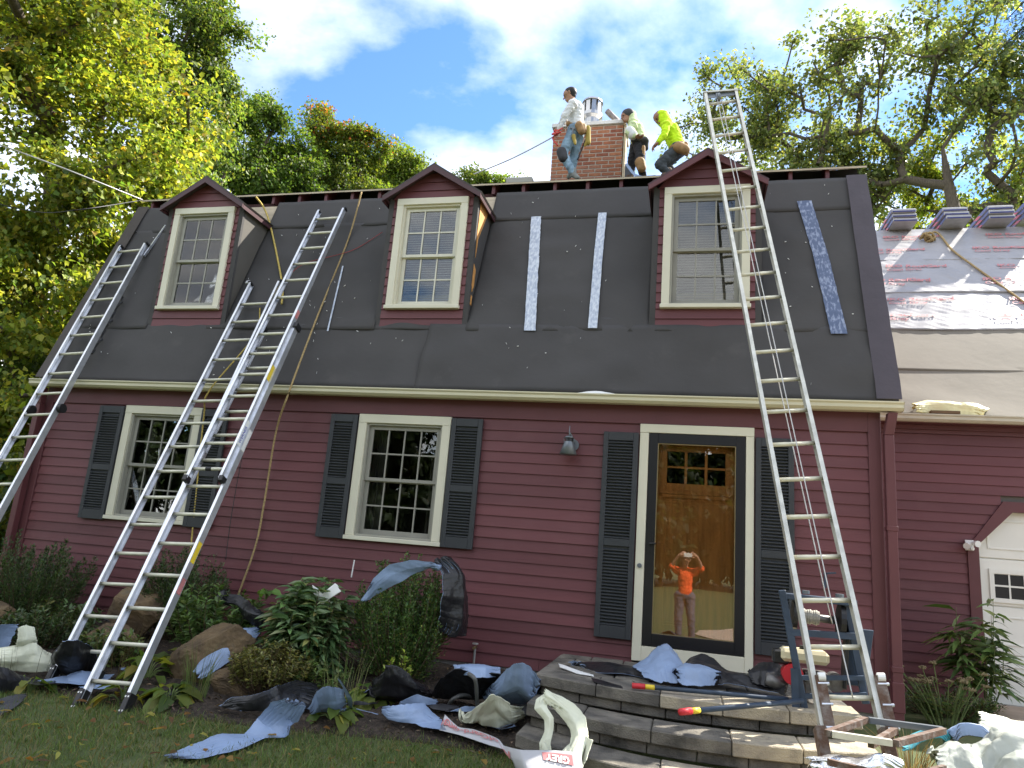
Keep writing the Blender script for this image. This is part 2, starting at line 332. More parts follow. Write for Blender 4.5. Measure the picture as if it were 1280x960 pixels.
# downspouts
def downspout(x, par, ytop):
    mb = MB(); mb.box(x-.04, x+.04, -.125, -.047, -.36, 2.06)
    mb.hexa([(x-.04,-.125,2.062),(x+.04,-.125,2.062),(x+.04,-.047,2.062),(x-.04,-.047,2.062),(x-.04+.03,ytop-.07,2.262),(x+.04+.03,ytop-.07,2.262),(x+.04+.03,ytop+.02,2.262),(x-.04+.03,ytop+.02,2.262)])
    for z in (.02, 1.2): mb.box(x-.046, x+.046, -.131, -.041, z, z+.045)
    mb.box(x-.047, x+.047, -.132, -.04, -.30, -.06)
    return mb.build('downspout', m_frieze, par, bevel=.004)
downspout(XR+.045, house, -.10); downspout(XL-.03, house, -.10)
# gutter: K-profile trough
gpf = [(-.075, 2.275), (-.165, 2.275), (-.195, 2.30), (-.195, 2.33), (-.21, 2.345), (-.21, 2.357), (-.203, 2.357), (-.188, 2.335), (-.186, 2.303), (-.16, 2.284), (-.083, 2.284), (-.083, 2.355), (-.075, 2.355)]
gut = MB().prism([(XL-.16, a, b) for a, b in gpf], (XR-XL+.32, 0, 0)).build('gutter', m_gutter, house)
for x in (XL-.163, XR+.157): MB().prism([(x, a, b) for a, b in gpf[:7]+[(-.075, 2.355)]], (.005, 0, 0)).build('end_cap', m_gutter, gut)
for x in (-4.6, -1.0): boxo('joint_strap', m_gutter, gut, x, x+.05, -.199, -.194, 2.299, 2.331)
# ---- steep lower roof slope
def rp_(x, z, off=0): return (x, yroof(z) - off*.939, z + off*.343)
XA, XB = XL-.165, XR+.165
MB().hexa([rp_(XA, 2.36, -.05), rp_(XB, 2.36, -.05), rp_(XB, 2.36, 0), rp_(XA, 2.36, 0), rp_(XA, 5.17, -.05), rp_(XB, 5.17, -.05), rp_(XB, 5.17, 0), rp_(XA, 5.17, 0)]).build('roof_sheathing', m_deckwood, house)
def felt_sheet(x0, x1, z0, z1, off, seed, wr=.006, edge=.012, material=None, name='felt_sheet', slantl=0, slantr=0):
    nx = max(8, int((x1-x0)/.05)); nz = max(6, int((z1-z0)/.05))
    u, v = np.meshgrid(np.linspace(0, 1, nx), np.linspace(0, 1, nz), indexing='ij')
    x = x0 + u*(x1-x0); zb = z0 + edge*wav(x, x*0, seed, 4, .7); z = zb + v*(z1-zb)
    x = x + slantl*(1-u)*v + slantr*u*v
    d = np.abs(wav(x, z*.6, seed+1, 4, .55))*wr + wr*.9*wav(x, z, seed+2, 5, 1.6) + wr*np.maximum(0, wav(x*.7, z, seed+6, 3, .8))**2*2.5
    d = np.clip(1.15*d + wr*1.2, .0008, None) + off
    top = np.stack([x, yroof(z)-d*.939, z+d*.343], -1); bot = np.stack([x, yroof(z)-(off-.001)*.939, z+(off-.001)*.343], -1)
    vs = np.concatenate([top.reshape(-1, 3), bot.reshape(-1, 3)]); k = nz; n = nx*nz
    i, j = np.meshgrid(np.arange(nx-1), np.arange(nz-1), indexing='ij'); a = (i*k+j).ravel(); fs = [tuple(r) for r in np.stack([a, a+k, a+k+1, a+1], 1).tolist()]
    rim = [i*k for i in range(nx)] + [(nx-1)*k+j for j in range(1, nz)] + [i*k+nz-1 for i in range(nx-2, -1, -1)] + [j for j in range(nz-2, 0, -1)]
    for p, q in zip(rim, rim[1:]+rim[:1]): fs.append((p, p+n, q+n, q))
    me = bpy.data.meshes.new(name); me.from_pydata(vs.tolist(), [], fs); me.materials.append(material or m_felt)
    me.polygons.foreach_set('use_smooth', [len(f) == 4 and max(f) < n for f in fs]); me.update()
    return link(name, me, house)
DC = [-5.835, -2.665, .508]
felt_sheet(XA+.02, -2.50, 2.375, 3.20, .003, 31, .007, .004); felt_sheet(-2.53, XB-.02, 2.372, 3.20, .008, 37, .010, .004)
ed = [XA+.02] + [v for c in DC for v in (c-.56, c+.56)] + [XB-.02]
for i in range(0, 8, 2):
    felt_sheet(ed[i], ed[i+1], 3.12, 4.78, .011, 41+i, .006); felt_sheet(ed[i], ed[i+1], 4.735, 5.215, .019, 61+i, .004, .006)
felt_sheet(DC[0]+.2, DC[2]-.2, 3.13, 3.30, .010, 88, .004)
def strip(name, pts, w, off, material, n=14, seed=0, label=None, th=.003, wr=.003, jit=.025):
    """a strip stuck on the steep slope following (x, z) points"""
    P = np.array(pts, float); t = np.linspace(0, 1, len(P)); s = np.linspace(0, 1, n*len(P)); x = np.interp(s, t, P[:, 0]); z = np.interp(s, t, P[:, 1])
    r = np.random.default_rng(seed); mb = MB(); vs = []
    for i in range(len(s)):
        a = w/2*(1+r.normal(0, jit*.6)); b = w/2*(1+r.normal(0, jit)); e = abs(r.normal(0, wr))
        vs += [rp_(x[i]-a, z[i], off), rp_(x[i]+b, z[i], off), rp_(x[i]+b, z[i], off+th+e*.4), rp_(x[i]+w*.1, z[i], off+th+e), rp_(x[i]-a, z[i], off+th+e*.3)]
    fs = [(i*5+j, i*5+(j+1) % 5, (i+1)*5+(j+1) % 5, (i+1)*5+j) for i in range(len(s)-1) for j in range(5)] + [(0, 1, 2, 3, 4), tuple(len(vs)-5+j for j in (4, 3, 2, 1, 0))]
    o = mb.add(vs, fs).build(name, material, house)
    if label: o['label'] = label
    return o
strip('rake_membrane', [(XB-.105, 2.38), (XB-.105, 5.22)], .215, .048, m_rake, 8, 2, 'glossy aubergine membrane strip along the right roof edge', .004, .004)
strip('rake_membrane', [(XA+.09, 2.38), (XA+.09, 5.22)], .19, .048, m_rake_l, 8, 3, None, .004, .004)
strip('seam_tape', [(-1.517, 4.767), (-1.46, 4.2), (-1.345, 3.108)], .125, .040, m_tape, 14, 4, jit=.04)
strip('seam_tape', [(-.70, 4.794), (-.69, 4.2), (-.655, 3.143)], .10, .040, m_tape, 14, 5, 'narrow ragged pale seam tape beside the third dormer')
strip('seam_tape', [(1.585, 4.86), (1.70, 4.1), (1.80, 3.09)], .15, .040, m_tapeblue, 16, 6, 'blue seam tape with scuffed film on the right roof bay')
strip('chalk_streak', [(-3.916,0.541,4.058)[0::2], (-3.800,0.189,3.092)[0::2]], .02, .034, m_tape, 10, 8)
# staples and scraps on the felt, each tiny: one part
mb = MB(); r = random.Random(12)
for _ in range(150):
    x, z = r.uniform(XA+.3, XB-.3), r.uniform(2.45, 5.1)
    if any(abs(x-c) < .6 for c in DC) and z > 3.15: continue
    p = V(rp_(x, z, .040)); a = r.uniform(0, 6.28); u = V(math.cos(a), 0, math.sin(a))*r.uniform(.004, .012); mb.obox(p, u, (0, .003, -.001), (0, .001, .003))
tag(mb.build('staple_scraps', m_white, house), kind='stuff')
# ---- upper roof deck, open eave with rafter tails
YD, ZD, SL = .97, 5.378, .545
def zdeck(y): return ZD + SL*(y-YD)
YR = 3.75
def deck(name, y0, y1, f, th, material, x0=XA-.02, x1=XB+.02):
    return MB().hexa([(x0, y0, f(y0)-th), (x1, y0, f(y0)-th), (x1, y1, f(y1)-th), (x0, y1, f(y1)-th), (x0, y0, f(y0)), (x1, y0, f(y0)), (x1, y1, f(y1)), (x0, y1, f(y1))]).build(name, material, house)
deck('roof_deck', YD, YR, zdeck, .022, m_deckwood)
zb = lambda y: zdeck(YR) - SL*(y-YR)
deck('rear_roof', YR+.001, 7.0, zb, .03, m_felt)
MB().hexa([(XA, 6.5, 5.14), (XB, 6.5, 5.14), (XB, 6.56, 5.16), (XA, 6.56, 5.16), (XA, 7.55, 2.30), (XB, 7.55, 2.30), (XB, 7.61, 2.32), (XA, 7.61, 2.32)]).build('rear_slope', m_felt, house)
d2 = MB()
xx = XA
r = random.Random(5)
while xx < XB-.1:      # upper felt lies back from the bare edge in separate widths
    x2 = min(xx+r.uniform(1.6, 2.6), XB); y0 = YD+.12+r.uniform(0, .05)
    deck('deck_felt', y0, YR, lambda y: zdeck(y)+.006, .005, m_felt, xx+.002, x2-.002); xx = x2
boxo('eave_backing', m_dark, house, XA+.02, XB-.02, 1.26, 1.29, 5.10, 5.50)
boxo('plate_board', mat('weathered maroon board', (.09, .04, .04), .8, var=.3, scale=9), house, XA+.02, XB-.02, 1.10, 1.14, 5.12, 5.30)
x = XA + .12
rr = random.Random(2)
while x < XB-.05:
    if not any(abs(x-c) < .33 for c in DC):
        MB().hexa([(x, 1.01, 5.25), (x+.042, 1.01, 5.25), (x+.042, 1.25, 5.30), (x, 1.25, 5.30), (x, 1.01, zdeck(1.01)-.024), (x+.042, 1.01, zdeck(1.01)-.024), (x+.042, 1.25, zdeck(1.25)-.024), (x, 1.25, zdeck(1.25)-.024)]).build('rafter_tail', m_frieze, house)
    x += .406*(1+rr.uniform(-.04, .04))
pv = V((-2.251,2.600,6.269)); vt = MB().box(pv.x-.22, pv.x+.2, 2.5, 2.8, zdeck(2.5)-.05, pv.z+.06); vt.build('roof_vent', m_sash, house, bevel=.02)
# ---- windows
def pane_grid(par, x0, x1, z0, z1, y, nc, nr, msash, bar=.016):
    W, H = (x1-x0-bar*(nc-1))/nc, (z1-z0-bar*(nr-1))/nr
    mu = MB()
    for i in range(nc):
        for j in range(nr):
            a, b = x0+i*(W+bar), z0+j*(H+bar); boxo('pane', m_glass, par, a-.003, a+W+.003, y-.003, y+.003, b-.003, b+H+.003)
    for i in range(1, nc): a = x0+i*(W+bar)-bar; mu.box(a, a+bar, y-.011, y+.011, z0-.004, z1+.004)
    for j in range(1, nr): b = z0+j*(H+bar)-bar; mu.box(x0-.004, x1+.004, y-.0095, y+.0095, b, b+bar)
    mu.build('muntins', msash, par)
def frame(mb, x0, x1, y0, y1, z0, z1, s, t, b):
    mb.box(x0, x0+s, y0, y1, z0, z1); mb.box(x1-s, x1, y0, y1, z0, z1); mb.box(x0+s, x1-s, y0, y1, z1-t, z1); mb.box(x0+s, x1-s, y0, y1, z0, z0+b)
    return mb
def window(par, x0, x1, z0, z1, y, nc, nr, cas, msash, own=True, blinds=False):
    mb = MB(); c = cas
    mb.box(x0, x0+c, y-.045, y+.012, z0+.045, z1-c); mb.box(x1-c, x1, y-.045, y+.012, z0+.045, z1-c); mb.box(x0-.001, x1+.001, y-.047, y+.012, z1-c, z1)
    o = mb.build('window' if own else 'window_casing', m_cream, par, bevel=.003); P = o if own else par
    boxo('sill', m_cream, P, x0-.012, x1+.012, y-.065, y+.02, z0, z0+.043, .004)
    a, b, e, g = x0+c, x1-c, z0+.045, z1-c
    frame(MB(), a, b, y-.02, y+.10, e, g, .022, .022, .022).build('jamb', m_cream if msash is m_sash_cream else m_sash, P)
    a, b, e, g = a+.022, b-.022, e+.022, g-.022; zm = (e+g)/2
    for (lo, hi, yy, nm) in ((zm-.018, g, y+.03, 'upper_sash'), (e, zm+.018, y+.058, 'lower_sash')):
        fr = frame(MB(), a+.001, b-.001, yy-.014, yy+.014, lo, hi, .048, .045, .052 if nm == 'lower_sash' else .036).build(nm, msash, P, bevel=.002)
        pane_grid(P, a+.048, b-.048, lo+(.052 if nm == 'lower_sash' else .036), hi-.045, yy, nc, nr, msash)
    if blinds:
        mb = MB(); z = e+.03
        while z < g-.02:
            mb.hexa([(a+.02, y+.10, z), (b-.02, y+.10, z), (b-.02, y+.125, z+.012), (a+.02, y+.125, z+.012), (a+.02, y+.10, z+.002), (b-.02, y+.10, z+.002), (b-.02, y+.125, z+.014), (a+.02, y+.125, z+.014)]); z += .030
        tag(mb.build('blind', m_blind if msash is m_sash_cream else m_blind_dim, P), kind='stuff')
    else:
        for s in (0, 1):
            mb = MB(); n = 14; xa = a-.02 if s == 0 else b-.16; pts = []
            for i in range(n+1): pts.append((xa+.18*i/n, y+.22+.018*math.sin(i*2.3)))
            for (p, q), (p2, q2) in zip(pts, pts[1:]): mb.hexa([(p, q, e-.05), (p2, q2, e-.05), (p2, q2+.004, e-.05), (p, q+.004, e-.05), (p, q, g+.02), (p2, q2, g+.02), (p2, q2+.004, g+.02), (p, q+.004, g+.02)])
            mb.build('curtain', m_room, P)
    return o
for o in OPEN[:2]: window(house, o[0], o[1], o[2], o[3], 0, 4, 2, .095, m_sash_dark)
def shutter(x0, x1, z0, z1):
    mb = MB(); mb.box(x0, x0+.05, -.062, -.026, z0, z1); mb.box(x1-.05, x1, -.062, -.026, z0, z1)
    h = z1-z0; zm = z0+h*.45
    for a, b in ((z0, z0+.11), (zm-.035, zm+.035), (z1-.085, z1)): mb.box(x0+.05, x1-.05, -.060, -.028, a, b)
    o = mb.build('shutter', m_shut, house, bevel=.003)
    boxo('backing', m_shut, o, x0+.05, x1-.05, -.034, -.029, z0+.11, z1-.085)
    sl_ = MB()
    for a, b in ((z0+.11, zm-.035), (zm+.035, z1-.085)):
        z = a+.006
        while z < b-.02:
            sl_.hexa([(x0+.05, -.060, z), (x1-.05, -.060, z), (x1-.05, -.035, z+.016), (x0+.05, -.035, z+.016), (x0+.05, -.060, z+.006), (x1-.05, -.060, z+.006), (x1-.05, -.035, z+.022), (x0+.05, -.035, z+.022)]); z += .030
    tag(sl_.build('louvres', m_shut, o), kind='stuff')
for a, b, c, d in ((-6.60, -6.245, .722, 2.075), (-5.152, -4.80, .722, 2.075), (-3.485, -3.162, .735, 2.078), (-2.067, -1.724, .735, 2.078), (-.448, -.102, .035, 2.0), (1.004, 1.345, .035, 2.0)): shutter(a, b, c, d)
# ---- entrance
mb = MB(); mb.box(-.088, -.002, -.05, .012, -.14, 2.006); mb.box(.916, .99, -.05, .012, -.14, 2.006); mb.box(-.089, .991, -.052, .012, 2.0075, 2.093); mb.box(-.002, .916, -.046, .05, -.14, -.004)
dr = mb.build('door_casing', m_cream, house, bevel=.003)
sd = frame(MB(), .003, .911, -.048, -.012, .002, 2.004, .086, .098, .112).build('storm_door', m_black, house, bevel=.003)
boxo('glass', m_storm, sd, .087, .827, -.033, -.028, .112, 1.908)
frame(MB(), .084, .830, -.040, -.024, .109, 1.911, .012, .012, .012).build('glazing_bead', m_brass, sd)
h = MB().tube([(.045, -.05, .93), (.045, -.09, .93), (.10, -.095, .935)], .010, 8); h.box(.025, .065, -.056, -.047, .85, 1.02); h.build('handle', m_black, sd)
dd = frame(MB(), .0, .914, .060, .10, .0, 2.0, .18, .155, .20)
dd.box(.18, .734, .072, .092, .20, 1.36); dd.box(.18, .734, .060, .10, 1.36, 1.53); dd.box(.41, .505, .0615, .10, .20, 1.36)
idr = dd.build('front_door', m_door, house, bevel=.003)
for a, b in ((.18, .41), (.505, .734)):
    frame(MB(), a, b, .064, .075, .20, 1.36, .022, .022, .022).build('panel_moulding', m_door, idr)
MB().box(.12, .79, .022, .062, 1.425, 1.45).box(.14, .77, .034, .061, 1.39, 1.424).build('dentil_shelf', m_door, idr)
W = (.734-.18-.05)/3
for i in range(3):
    for j in range(2): a, b = .18+i*(W+.025), 1.53+j*.17; boxo('lite', m_glass, idr, a-.004, a+W+.004, .078, .083, b-.002, b+.150)
mb = MB()
for i in (1, 2): mb.box(.18+i*(W+.025)-.025, .18+i*(W+.025), .064, .094, 1.53, 1.846)
mb.box(.18, .734, .0655, .0925, 1.68, 1.70); mb.build('lite_bars', m_door, idr)
boxo('door_jamb', m_cream, house, -.002, .0, -.0, .11, 0, 2.0)
bell = MB().tube([(-.045, -.051, .72), (-.045, -.062, .72)], .022, 14).tube([(-.045, -.062, .72), (-.045, -.066, .72)], .010, 10).build('doorbell', m_iron, house)
# ---- chimney at the ridge
CX0, CX1, CY0, CY1 = -1.975, -.80, 3.42, 4.12
cz1 = (-1.870,3.420,7.718)[2]
ch = boxo('chimney', mat('mortar', (.42, .36, .30), .95, var=.15, scale=30), house, CX0+.005, CX1-.005, CY0+.005, CY1-.005, 6.3, cz1)
mbr = [mat('brick %d' % i, c, .85, var=.2, scale=20, bump=.3, bscale=60) for i, c in enumerate([(.34, .125, .065), (.40, .165, .085), (.28, .095, .055), (.36, .16, .10)])]
BL, BH, J = .198, .055, .016
def brick_mesh(k, l): return MB().box(0, l, 0, .09, 0, BH).mesh('brick', mbr[k], bevel=.004)
bank = {}
rb = random.Random(3)
def brick(x, y, z, l, rot):
    k = rb.choice([0, 0, 1, 1, 2, 3]); l = round(l, 3)
    if (k, l) not in bank: bank[(k, l)] = brick_mesh(k, l)
    o = link('brick', bank[(k, l)], ch, (x, y, z)); o.rotation_euler = (0, rb.uniform(-.006, .006), rot + rb.uniform(-.006, .006)); return o
z = cz1 - .02 - BH; c = 0
while z > 6.38:
    for (s, e, fn) in ((CX0, CX1, 'f'), (CY0+.10, CY1, 'r'), (CY0+.10, CY1, 'l')):
        p = s - (BL+J)/2*(c % 2)
        while p < e-.03:
            a, b = max(p, s), min(p+BL, e)
            if b-a > .03:
                if fn == 'f': brick(a, CY0, z, b-a, 0)
                elif fn == 'r': brick(CX1, a, z, b-a, math.pi/2)
                else: brick(CX0, b, z, b-a, -math.pi/2)
            p += BL+J
    z -= BH+J; c += 1
m_cap = mat('pale flashing', (.62, .60, .56), .45, metal=.2, var=.12, scale=5)
cp = MB(); cp.box(CX0-.03, CX1+.03, CY0-.03, CY1+.03, cz1, cz1+.075); cp.build('crown_cap', m_cap, ch, bevel=.008)
m_steel = mat('stainless flue', (.42, .42, .42), .3, metal=.9, var=.15)
fx, fy = (-1.397,3.800,8.110)[0], 3.78
zc = cz1+.075
zf = zc+.16
f1 = MB().tube([(fx, fy, zc), (fx, fy, zf+.10)], .13, 20).tube([(fx, fy, zf+.10), (fx, fy, zf+.14)], [.13, .18], 20).tube([(fx, fy, zf+.14), (fx, fy, zf+.20)], .185, 20).tube([(fx, fy, zf+.20), (fx, fy, zf+.42)], .10, 20).tube([(fx, fy, zf+.42), (fx, fy, zf+.46)], [.185, .17], 20)
for i in range(10):
    a = 6.28*i/10; f1.obox((fx+.165*math.cos(a), fy+.165*math.sin(a), zf+.31), (-.036*math.sin(a), .036*math.cos(a), 0), (.002*math.cos(a), .002*math.sin(a), 0), (0, 0, .11))
f1.build('flue_cap', m_steel, ch, smooth=False)
fx2 = (-0.939,3.700,7.980)[0]
MB().tube([(fx2+.05, 3.62, zc-.02), (fx2+.04, 3.62, zc+.08), (fx2-.10, 3.60, zc+.22), (fx2-.17, 3.59, zc+.30)], [.045, .045, .05, .05], 12).build('flue_elbow', mat('sooty flue', (.22, .19, .17), .5, metal=.6, var=.3, scale=15), ch, smooth=True)
boxo('wood_batten', m_ply, ch, CX1+.015, CX1+.05, CY0-.025, CY0+.16, 6.4, cz1-.01); boxo('lead_flashing', mat('dark flashing', (.07, .075, .08), .5, metal=.4), ch, CX1+.06, CX1+.16, CY0-.06, CY0+.02, 6.35, 6.95)
# ---- dormers
m_cheek = mat('brown felt on the cheek', (.10, .092, .08), .85, var=.08, scale=2)
def dormer(c, k):
    y = .2227; z0, z1, zt = 3.17, 4.79, 3.388; hw = .565
    ms = (m_sash, m_sash_cream, m_sash_dark)[k]
    body = MB()
    for s in (-1, 1): body.box(c+s*.505 if s < 0 else c+.37, c-.37 if s < 0 else c+.505, y+.012, y+.06, z0, z1+.02)
    body.box(c-.37, c+.37, y+.012, y+.06, z0, zt+.04); body.box(c-.37, c+.37, y+.012, y+.06, z1-.05, z1+.02)
    D = body.build('dormer', m_room, house)
    # cheeks
    for s in (-1, 1):
        x = c+s*hw
        poly = [(x, y-.004, z0-.02), (x, yroof(z0-.02)+.03, z0-.02), (x, yroof(4.82)+.03, 4.82), (x, y-.004, 4.82)]
        MB().prism(poly, (-s*.03, 0, 0)).build('cheek', m_cheek if (k == 0 and s == 1) else m_felt, D)
        if k == 1 and s == 1:      # felt torn off: orange boards show
            nb = 3
            ya = y+.05; p = [(x+.002, ya+.03, 4.80), (x+.002, ya+.36, 4.80), (x+.002, ya+.13, 4.43), (x+.002, ya+.05, 4.30), (x+.002, ya+.01, 4.05), (x+.002, ya-.01, 4.35)]
            MB().prism(p, (.006, 0, 0)).build('bare_board', m_orangewood, D)
            MB().prism([(x+.002, ya-.02, 3.96), (x+.002, ya+.06, 3.92), (x+.002, ya+.05, 3.72), (x+.002, ya+.0, 3.62), (x+.002, ya-.03, 3.7)], (.006, 0, 0)).build('bare_board', m_orangewood, D)
            MB().prism([(x+.002, ya-.02, 3.58), (x+.002, ya+.02, 3.57), (x+.002, ya+.015, 3.46), (x+.002, ya-.03, 3.46)], (.006, 0, 0)).build('bare_board', m_orangewood, D)
        boxo('corner_wrap', m_felt, D, *(sorted((c+s*.506, c+s*(hw+.004)))), y-.012, y+.03, z0-.015, 4.80)
    window(D, c-.45, c+.45, zt, z1, y, 3, 2, .083, ms, own=False, blinds=True)
    boxo('blackout_board', m_dark, D, c-.36, c+.36, y+.16, y+.165, zt+.05, z1-.05)
    z = z1
    while z > zt+.01:
        b = max(z-LAP, zt+.001)
        for p, q in ((c-.505, c-.4505), (c+.4505, c+.505)):
            MB().hexa([(p, y-.020, b), (q, y-.020, b), (q, y+.011, b), (p, y+.011, b), (p, y-.006, z+.008), (q, y-.006, z+.008), (q, y+.011, z+.008), (p, y+.011, z+.008)]).build('clapboard', m_clap, D)
        z = b
    for b, t in ((zt-LAP, zt-.001), (z0-.02, zt-LAP-.001)):
        MB().hexa([(c-.507, y-.021, b), (c+.507, y-.021, b), (c+.507, y+.011, b), (c-.507, y+.011, b), (c-.507, y-.007, t), (c+.507, y-.007, t), (c+.507, y+.011, t), (c-.507, y+.011, t)]).build('clapboard', m_clap, D)
    # gable boards
    za, ze, hx = 5.165, 4.80, .60
    f = lambda z: hx*(za-z)/(za-ze)
    for b, t in ((4.7915, 4.895), (4.897, 5.005), (5.007, 5.13)):
        MB().hexa([(c-min(.52, f(b)), y-.021, b), (c+min(.52, f(b)), y-.021, b), (c+min(.52, f(b)), y+.011, b), (c-min(.52, f(b)), y+.011, b), (c-f(t), y-.007, t), (c+f(t), y-.007, t), (c+f(t), y+.011, t), (c-f(t), y+.011, t)]).build('clapboard', m_clap, D)
    # little gable roof, rake boards, eave fascia
    yb = .99
    for s in (-1, 1):
        e = V(c+s*.622, 0, 4.782); a = V(c, 0, 5.18); n = V(s*.41, 0, .645).normalized()*.022
        MB().prism([(a.x, y-.12, a.z), (e.x, y-.12, e.z), (e.x+n.x, y-.12, e.z+n.z), (a.x, y-.12, a.z+.028)], (0, yb-y+.12, 0)).build('roof_slab', m_rake_l if k < 2 else m_dark_trim, D)
        d = V(0, 0, -.075)
        MB().prism([(a.x, y-.128, a.z-.001), (e.x, y-.128, e.z-.001), (e.x, y-.128, e.z-.055), (a.x, y-.128, a.z-.072)], (0, .022, 0)).build('rake_board', m_dark_trim if k < 2 else m_frieze, D)
        MB().box(*(sorted((c+s*.604, c+s*.620))), y-.10, yroof(4.75)+.02, 4.725, 4.775).build('eave_fascia', m_dark_trim, D)
        MB().box(*(sorted((c+s*.570, c+s*.603))), y-.10, yroof(4.75)+.02, 4.755, 4.766).build('eave_soffit', m_dark_trim, D)
for k, c in enumerate(DC): dormer(c, k)
for (u, v) in ((0, 0),):
    pass

# ================================================================ attached garage
gar = empty('attached_garage', (5.3, 1.75, -.42), 'maroon garage wing on the right with white printed underlayment on its roof', 'garage')
GY, GX0, GX1 = 1.75, 2.115, 8.6
GLAP = .1075
EO = (3.34, 6.16); 
def door_half(z):      # outer trim edge at height z
    return 0 if z < 1.17 else min(.36, (z-1.17)*.9) if z < 1.69 else None
top = 2.40; row = 0
while top-row*GLAP > -.38:
    z1 = top-row*GLAP; z0 = max(z1-GLAP, -.40); h0, h1 = door_half(z0), door_half(z1)
    def board(a0, b0, a1, b1):
        y = GY
        MB().hexa([(a0, y-.021, z0), (b0, y-.021, z0), (b0, y+.010, z0), (a0, y+.010, z0), (a1, y-.006, z1+.01), (b1, y-.006, z1+.01), (b1, y+.010, z1+.01), (a1, y+.010, z1+.01)]).build('clapboard', m_clap, gar)
    if z0 >= 1.69: board(GX0, GX1, GX0, GX1)
    else:
        h1 = .36 if h1 is None else h1
        board(GX0, EO[0]+h0, GX0, EO[0]+h1); board(EO[1]-h0, GX1, EO[1]-h1, GX1)
    row += 1
mb = MB(); mb.box(GX0, 3.45, GY+.012, GY+.12, -.6, 2.55); mb.box(6.05, GX1, GY+.012, GY+.12, -.6, 2.55); mb.box(3.45, 6.05, GY+.012, GY+.12, 1.60, 2.55); mb.build('wall', m_room, gar)
boxo('frieze_board', m_frieze, gar, GX0, GX1, GY-.03, GY+.011, 2.412, 2.50); boxo('soffit', m_frieze, gar, GX0, GX1, GY-.19, GY, 2.503, 2.53); boxo('soffit_moulding', m_frieze, gar, GX0, GX1, GY-.06, GY-.031, 2.455, 2.502)
boxo('foundation', m_concrete, gar, GX0, GX1, GY+.0, GY+.14, -1.0, -.405)
MB().prism([(GX1-.1, GY+.02, -.6), (GX1-.1, GY+.02, 2.5), (GX1-.1, 5.60, 6.50), (GX1-.1, 8.3, 2.5), (GX1-.1, 8.3, -.6)], (.1, 0, 0)).build('gable_wall', m_clap, gar)
boxo('rear_wall', m_clap, gar, GX0, GX1, 8.2, 8.3, -.6, 2.5)
# garage door with clipped corners
oin = [(3.45, -.42), (3.45, 1.21), (3.80, 1.58), (5.70, 1.58), (6.05, 1.21), (6.05, -.42)]
oout = [(EO[0], -.42), (EO[0], 1.17), (3.715, 1.69), (5.785, 1.69), (EO[1], 1.17), (EO[1], -.42)]
mb = MB()
for i in range(5): mb.prism([(oin[i][0], GY-.036, oin[i][1]), (oin[i+1][0], GY-.036, oin[i+1][1]), (oout[i+1][0], GY-.036, oout[i+1][1]), (oout[i][0], GY-.036, oout[i][1])], (0, .05, 0))
mb.build('door_trim', m_frieze, gar)
m_gdoor = mat('white garage door', (.76, .75, .68), .5, var=.04, scale=3)
for s in (0, 1):
    a = (3.45, 3.80) if s == 0 else (6.05, 5.70)
    MB().prism([(a[0], GY+.02, 1.20), (a[1], GY+.02, 1.59), (a[0], GY+.02, 1.59)], (0, .03, 0)).build('corner_infill', m_gdoor, gar)
gd = boxo('garage_door', m_gdoor, gar, 3.46, 6.04, GY+.075, GY+.11, -.42, 1.60)
zs = [-.41, .085, .58, 1.075, 1.59]
for j in range(4):
    pn = boxo('door_panel', m_gdoor, gd, 3.47, 6.03, GY+.055, GY+.074, zs[j]+.005, zs[j+1]-.005, .006)
    if j != 2:
        for i in range(4):
            x = 3.56+i*.62; frame(MB(), x, x+.52, GY+.046, GY+.0545, zs[j]+.10, zs[j+1]-.10, .02, .02, .02).build('raised_moulding', m_gdoor, gd, bevel=.003)
for i in range(4):
    x = 3.56+i*.62; fr = frame(MB(), x, x+.52, GY+.035, GY+.0545, .62, .965, .045, .045, .045)
    fr.box(x+.045, x+.475, GY+.038, GY+.052, .785, .803)
    for q in (1, 2): fr.box(x+.045+q*.143-.008, x+.045+q*.143+.008, GY+.039, GY+.053, .665, .92)
    fr.build('window_frame', m_gdoor, gd)
    for q in range(3):
        for p in range(2): boxo('pane', m_black, gd, x+.048+q*.143, x+.18+q*.143, GY+.046, GY+.050, .667+p*.13, .782+p*.13)
boxo('room_back', m_dark, gar, GX0+.1, GX1-.2, 5.0, 5.05, -.5, 2.5)
p = V((3.366,1.700,1.201))
sc = MB().box(p.x-.05, p.x+.03, 1.695, 1.713, p.z-.06, p.z+.05); sc.tube([(p.x-.03, 1.68, p.z+.01), (p.x-.07, 1.60, p.z-.02)], [.02, .035], 10); sc.tube([(p.x+.02, 1.68, p.z+.02), (p.x+.04, 1.60, p.z+.01)], [.02, .035], 10); sc.ball((p.x, 1.66, p.z-.04), .025)
tag(sc.build('security_light', m_white), 'small white twin head security light on the garage door trim', 'lamp')
gpf2 = [(a+GY-.075-.0, b+.235) for a, b in gpf]
g2 = MB().prism([(GX0+.09, a, b) for a, b in gpf2], (GX1-GX0, 0, 0)).build('gutter', mat('dull cream gutter', (.50, .46, .36), .45, var=.08, dirt=((.3, .27, .2), 4, .55, .85)), gar)
WS = 1.0; WL = math.sqrt(1+WS*WS)
def zw(y): return 2.60 + WS*(y-1.58)
NW = V(0, -WS, 1).normalized()
YRW = 5.60
MB().hexa([(GX0+.06, 1.58, zw(1.58)-.06), (GX1+.1, 1.58, zw(1.58)-.06), (GX1+.1, YRW, zw(YRW)-.06), (GX0+.06, YRW, zw(YRW)-.06), (GX0+.06, 1.58, zw(1.58)), (GX1+.1, 1.58, zw(1.58)), (GX1+.1, YRW, zw(YRW)), (GX0+.06, YRW, zw(YRW))]).build('roof_sheathing', m_deckwood, gar)
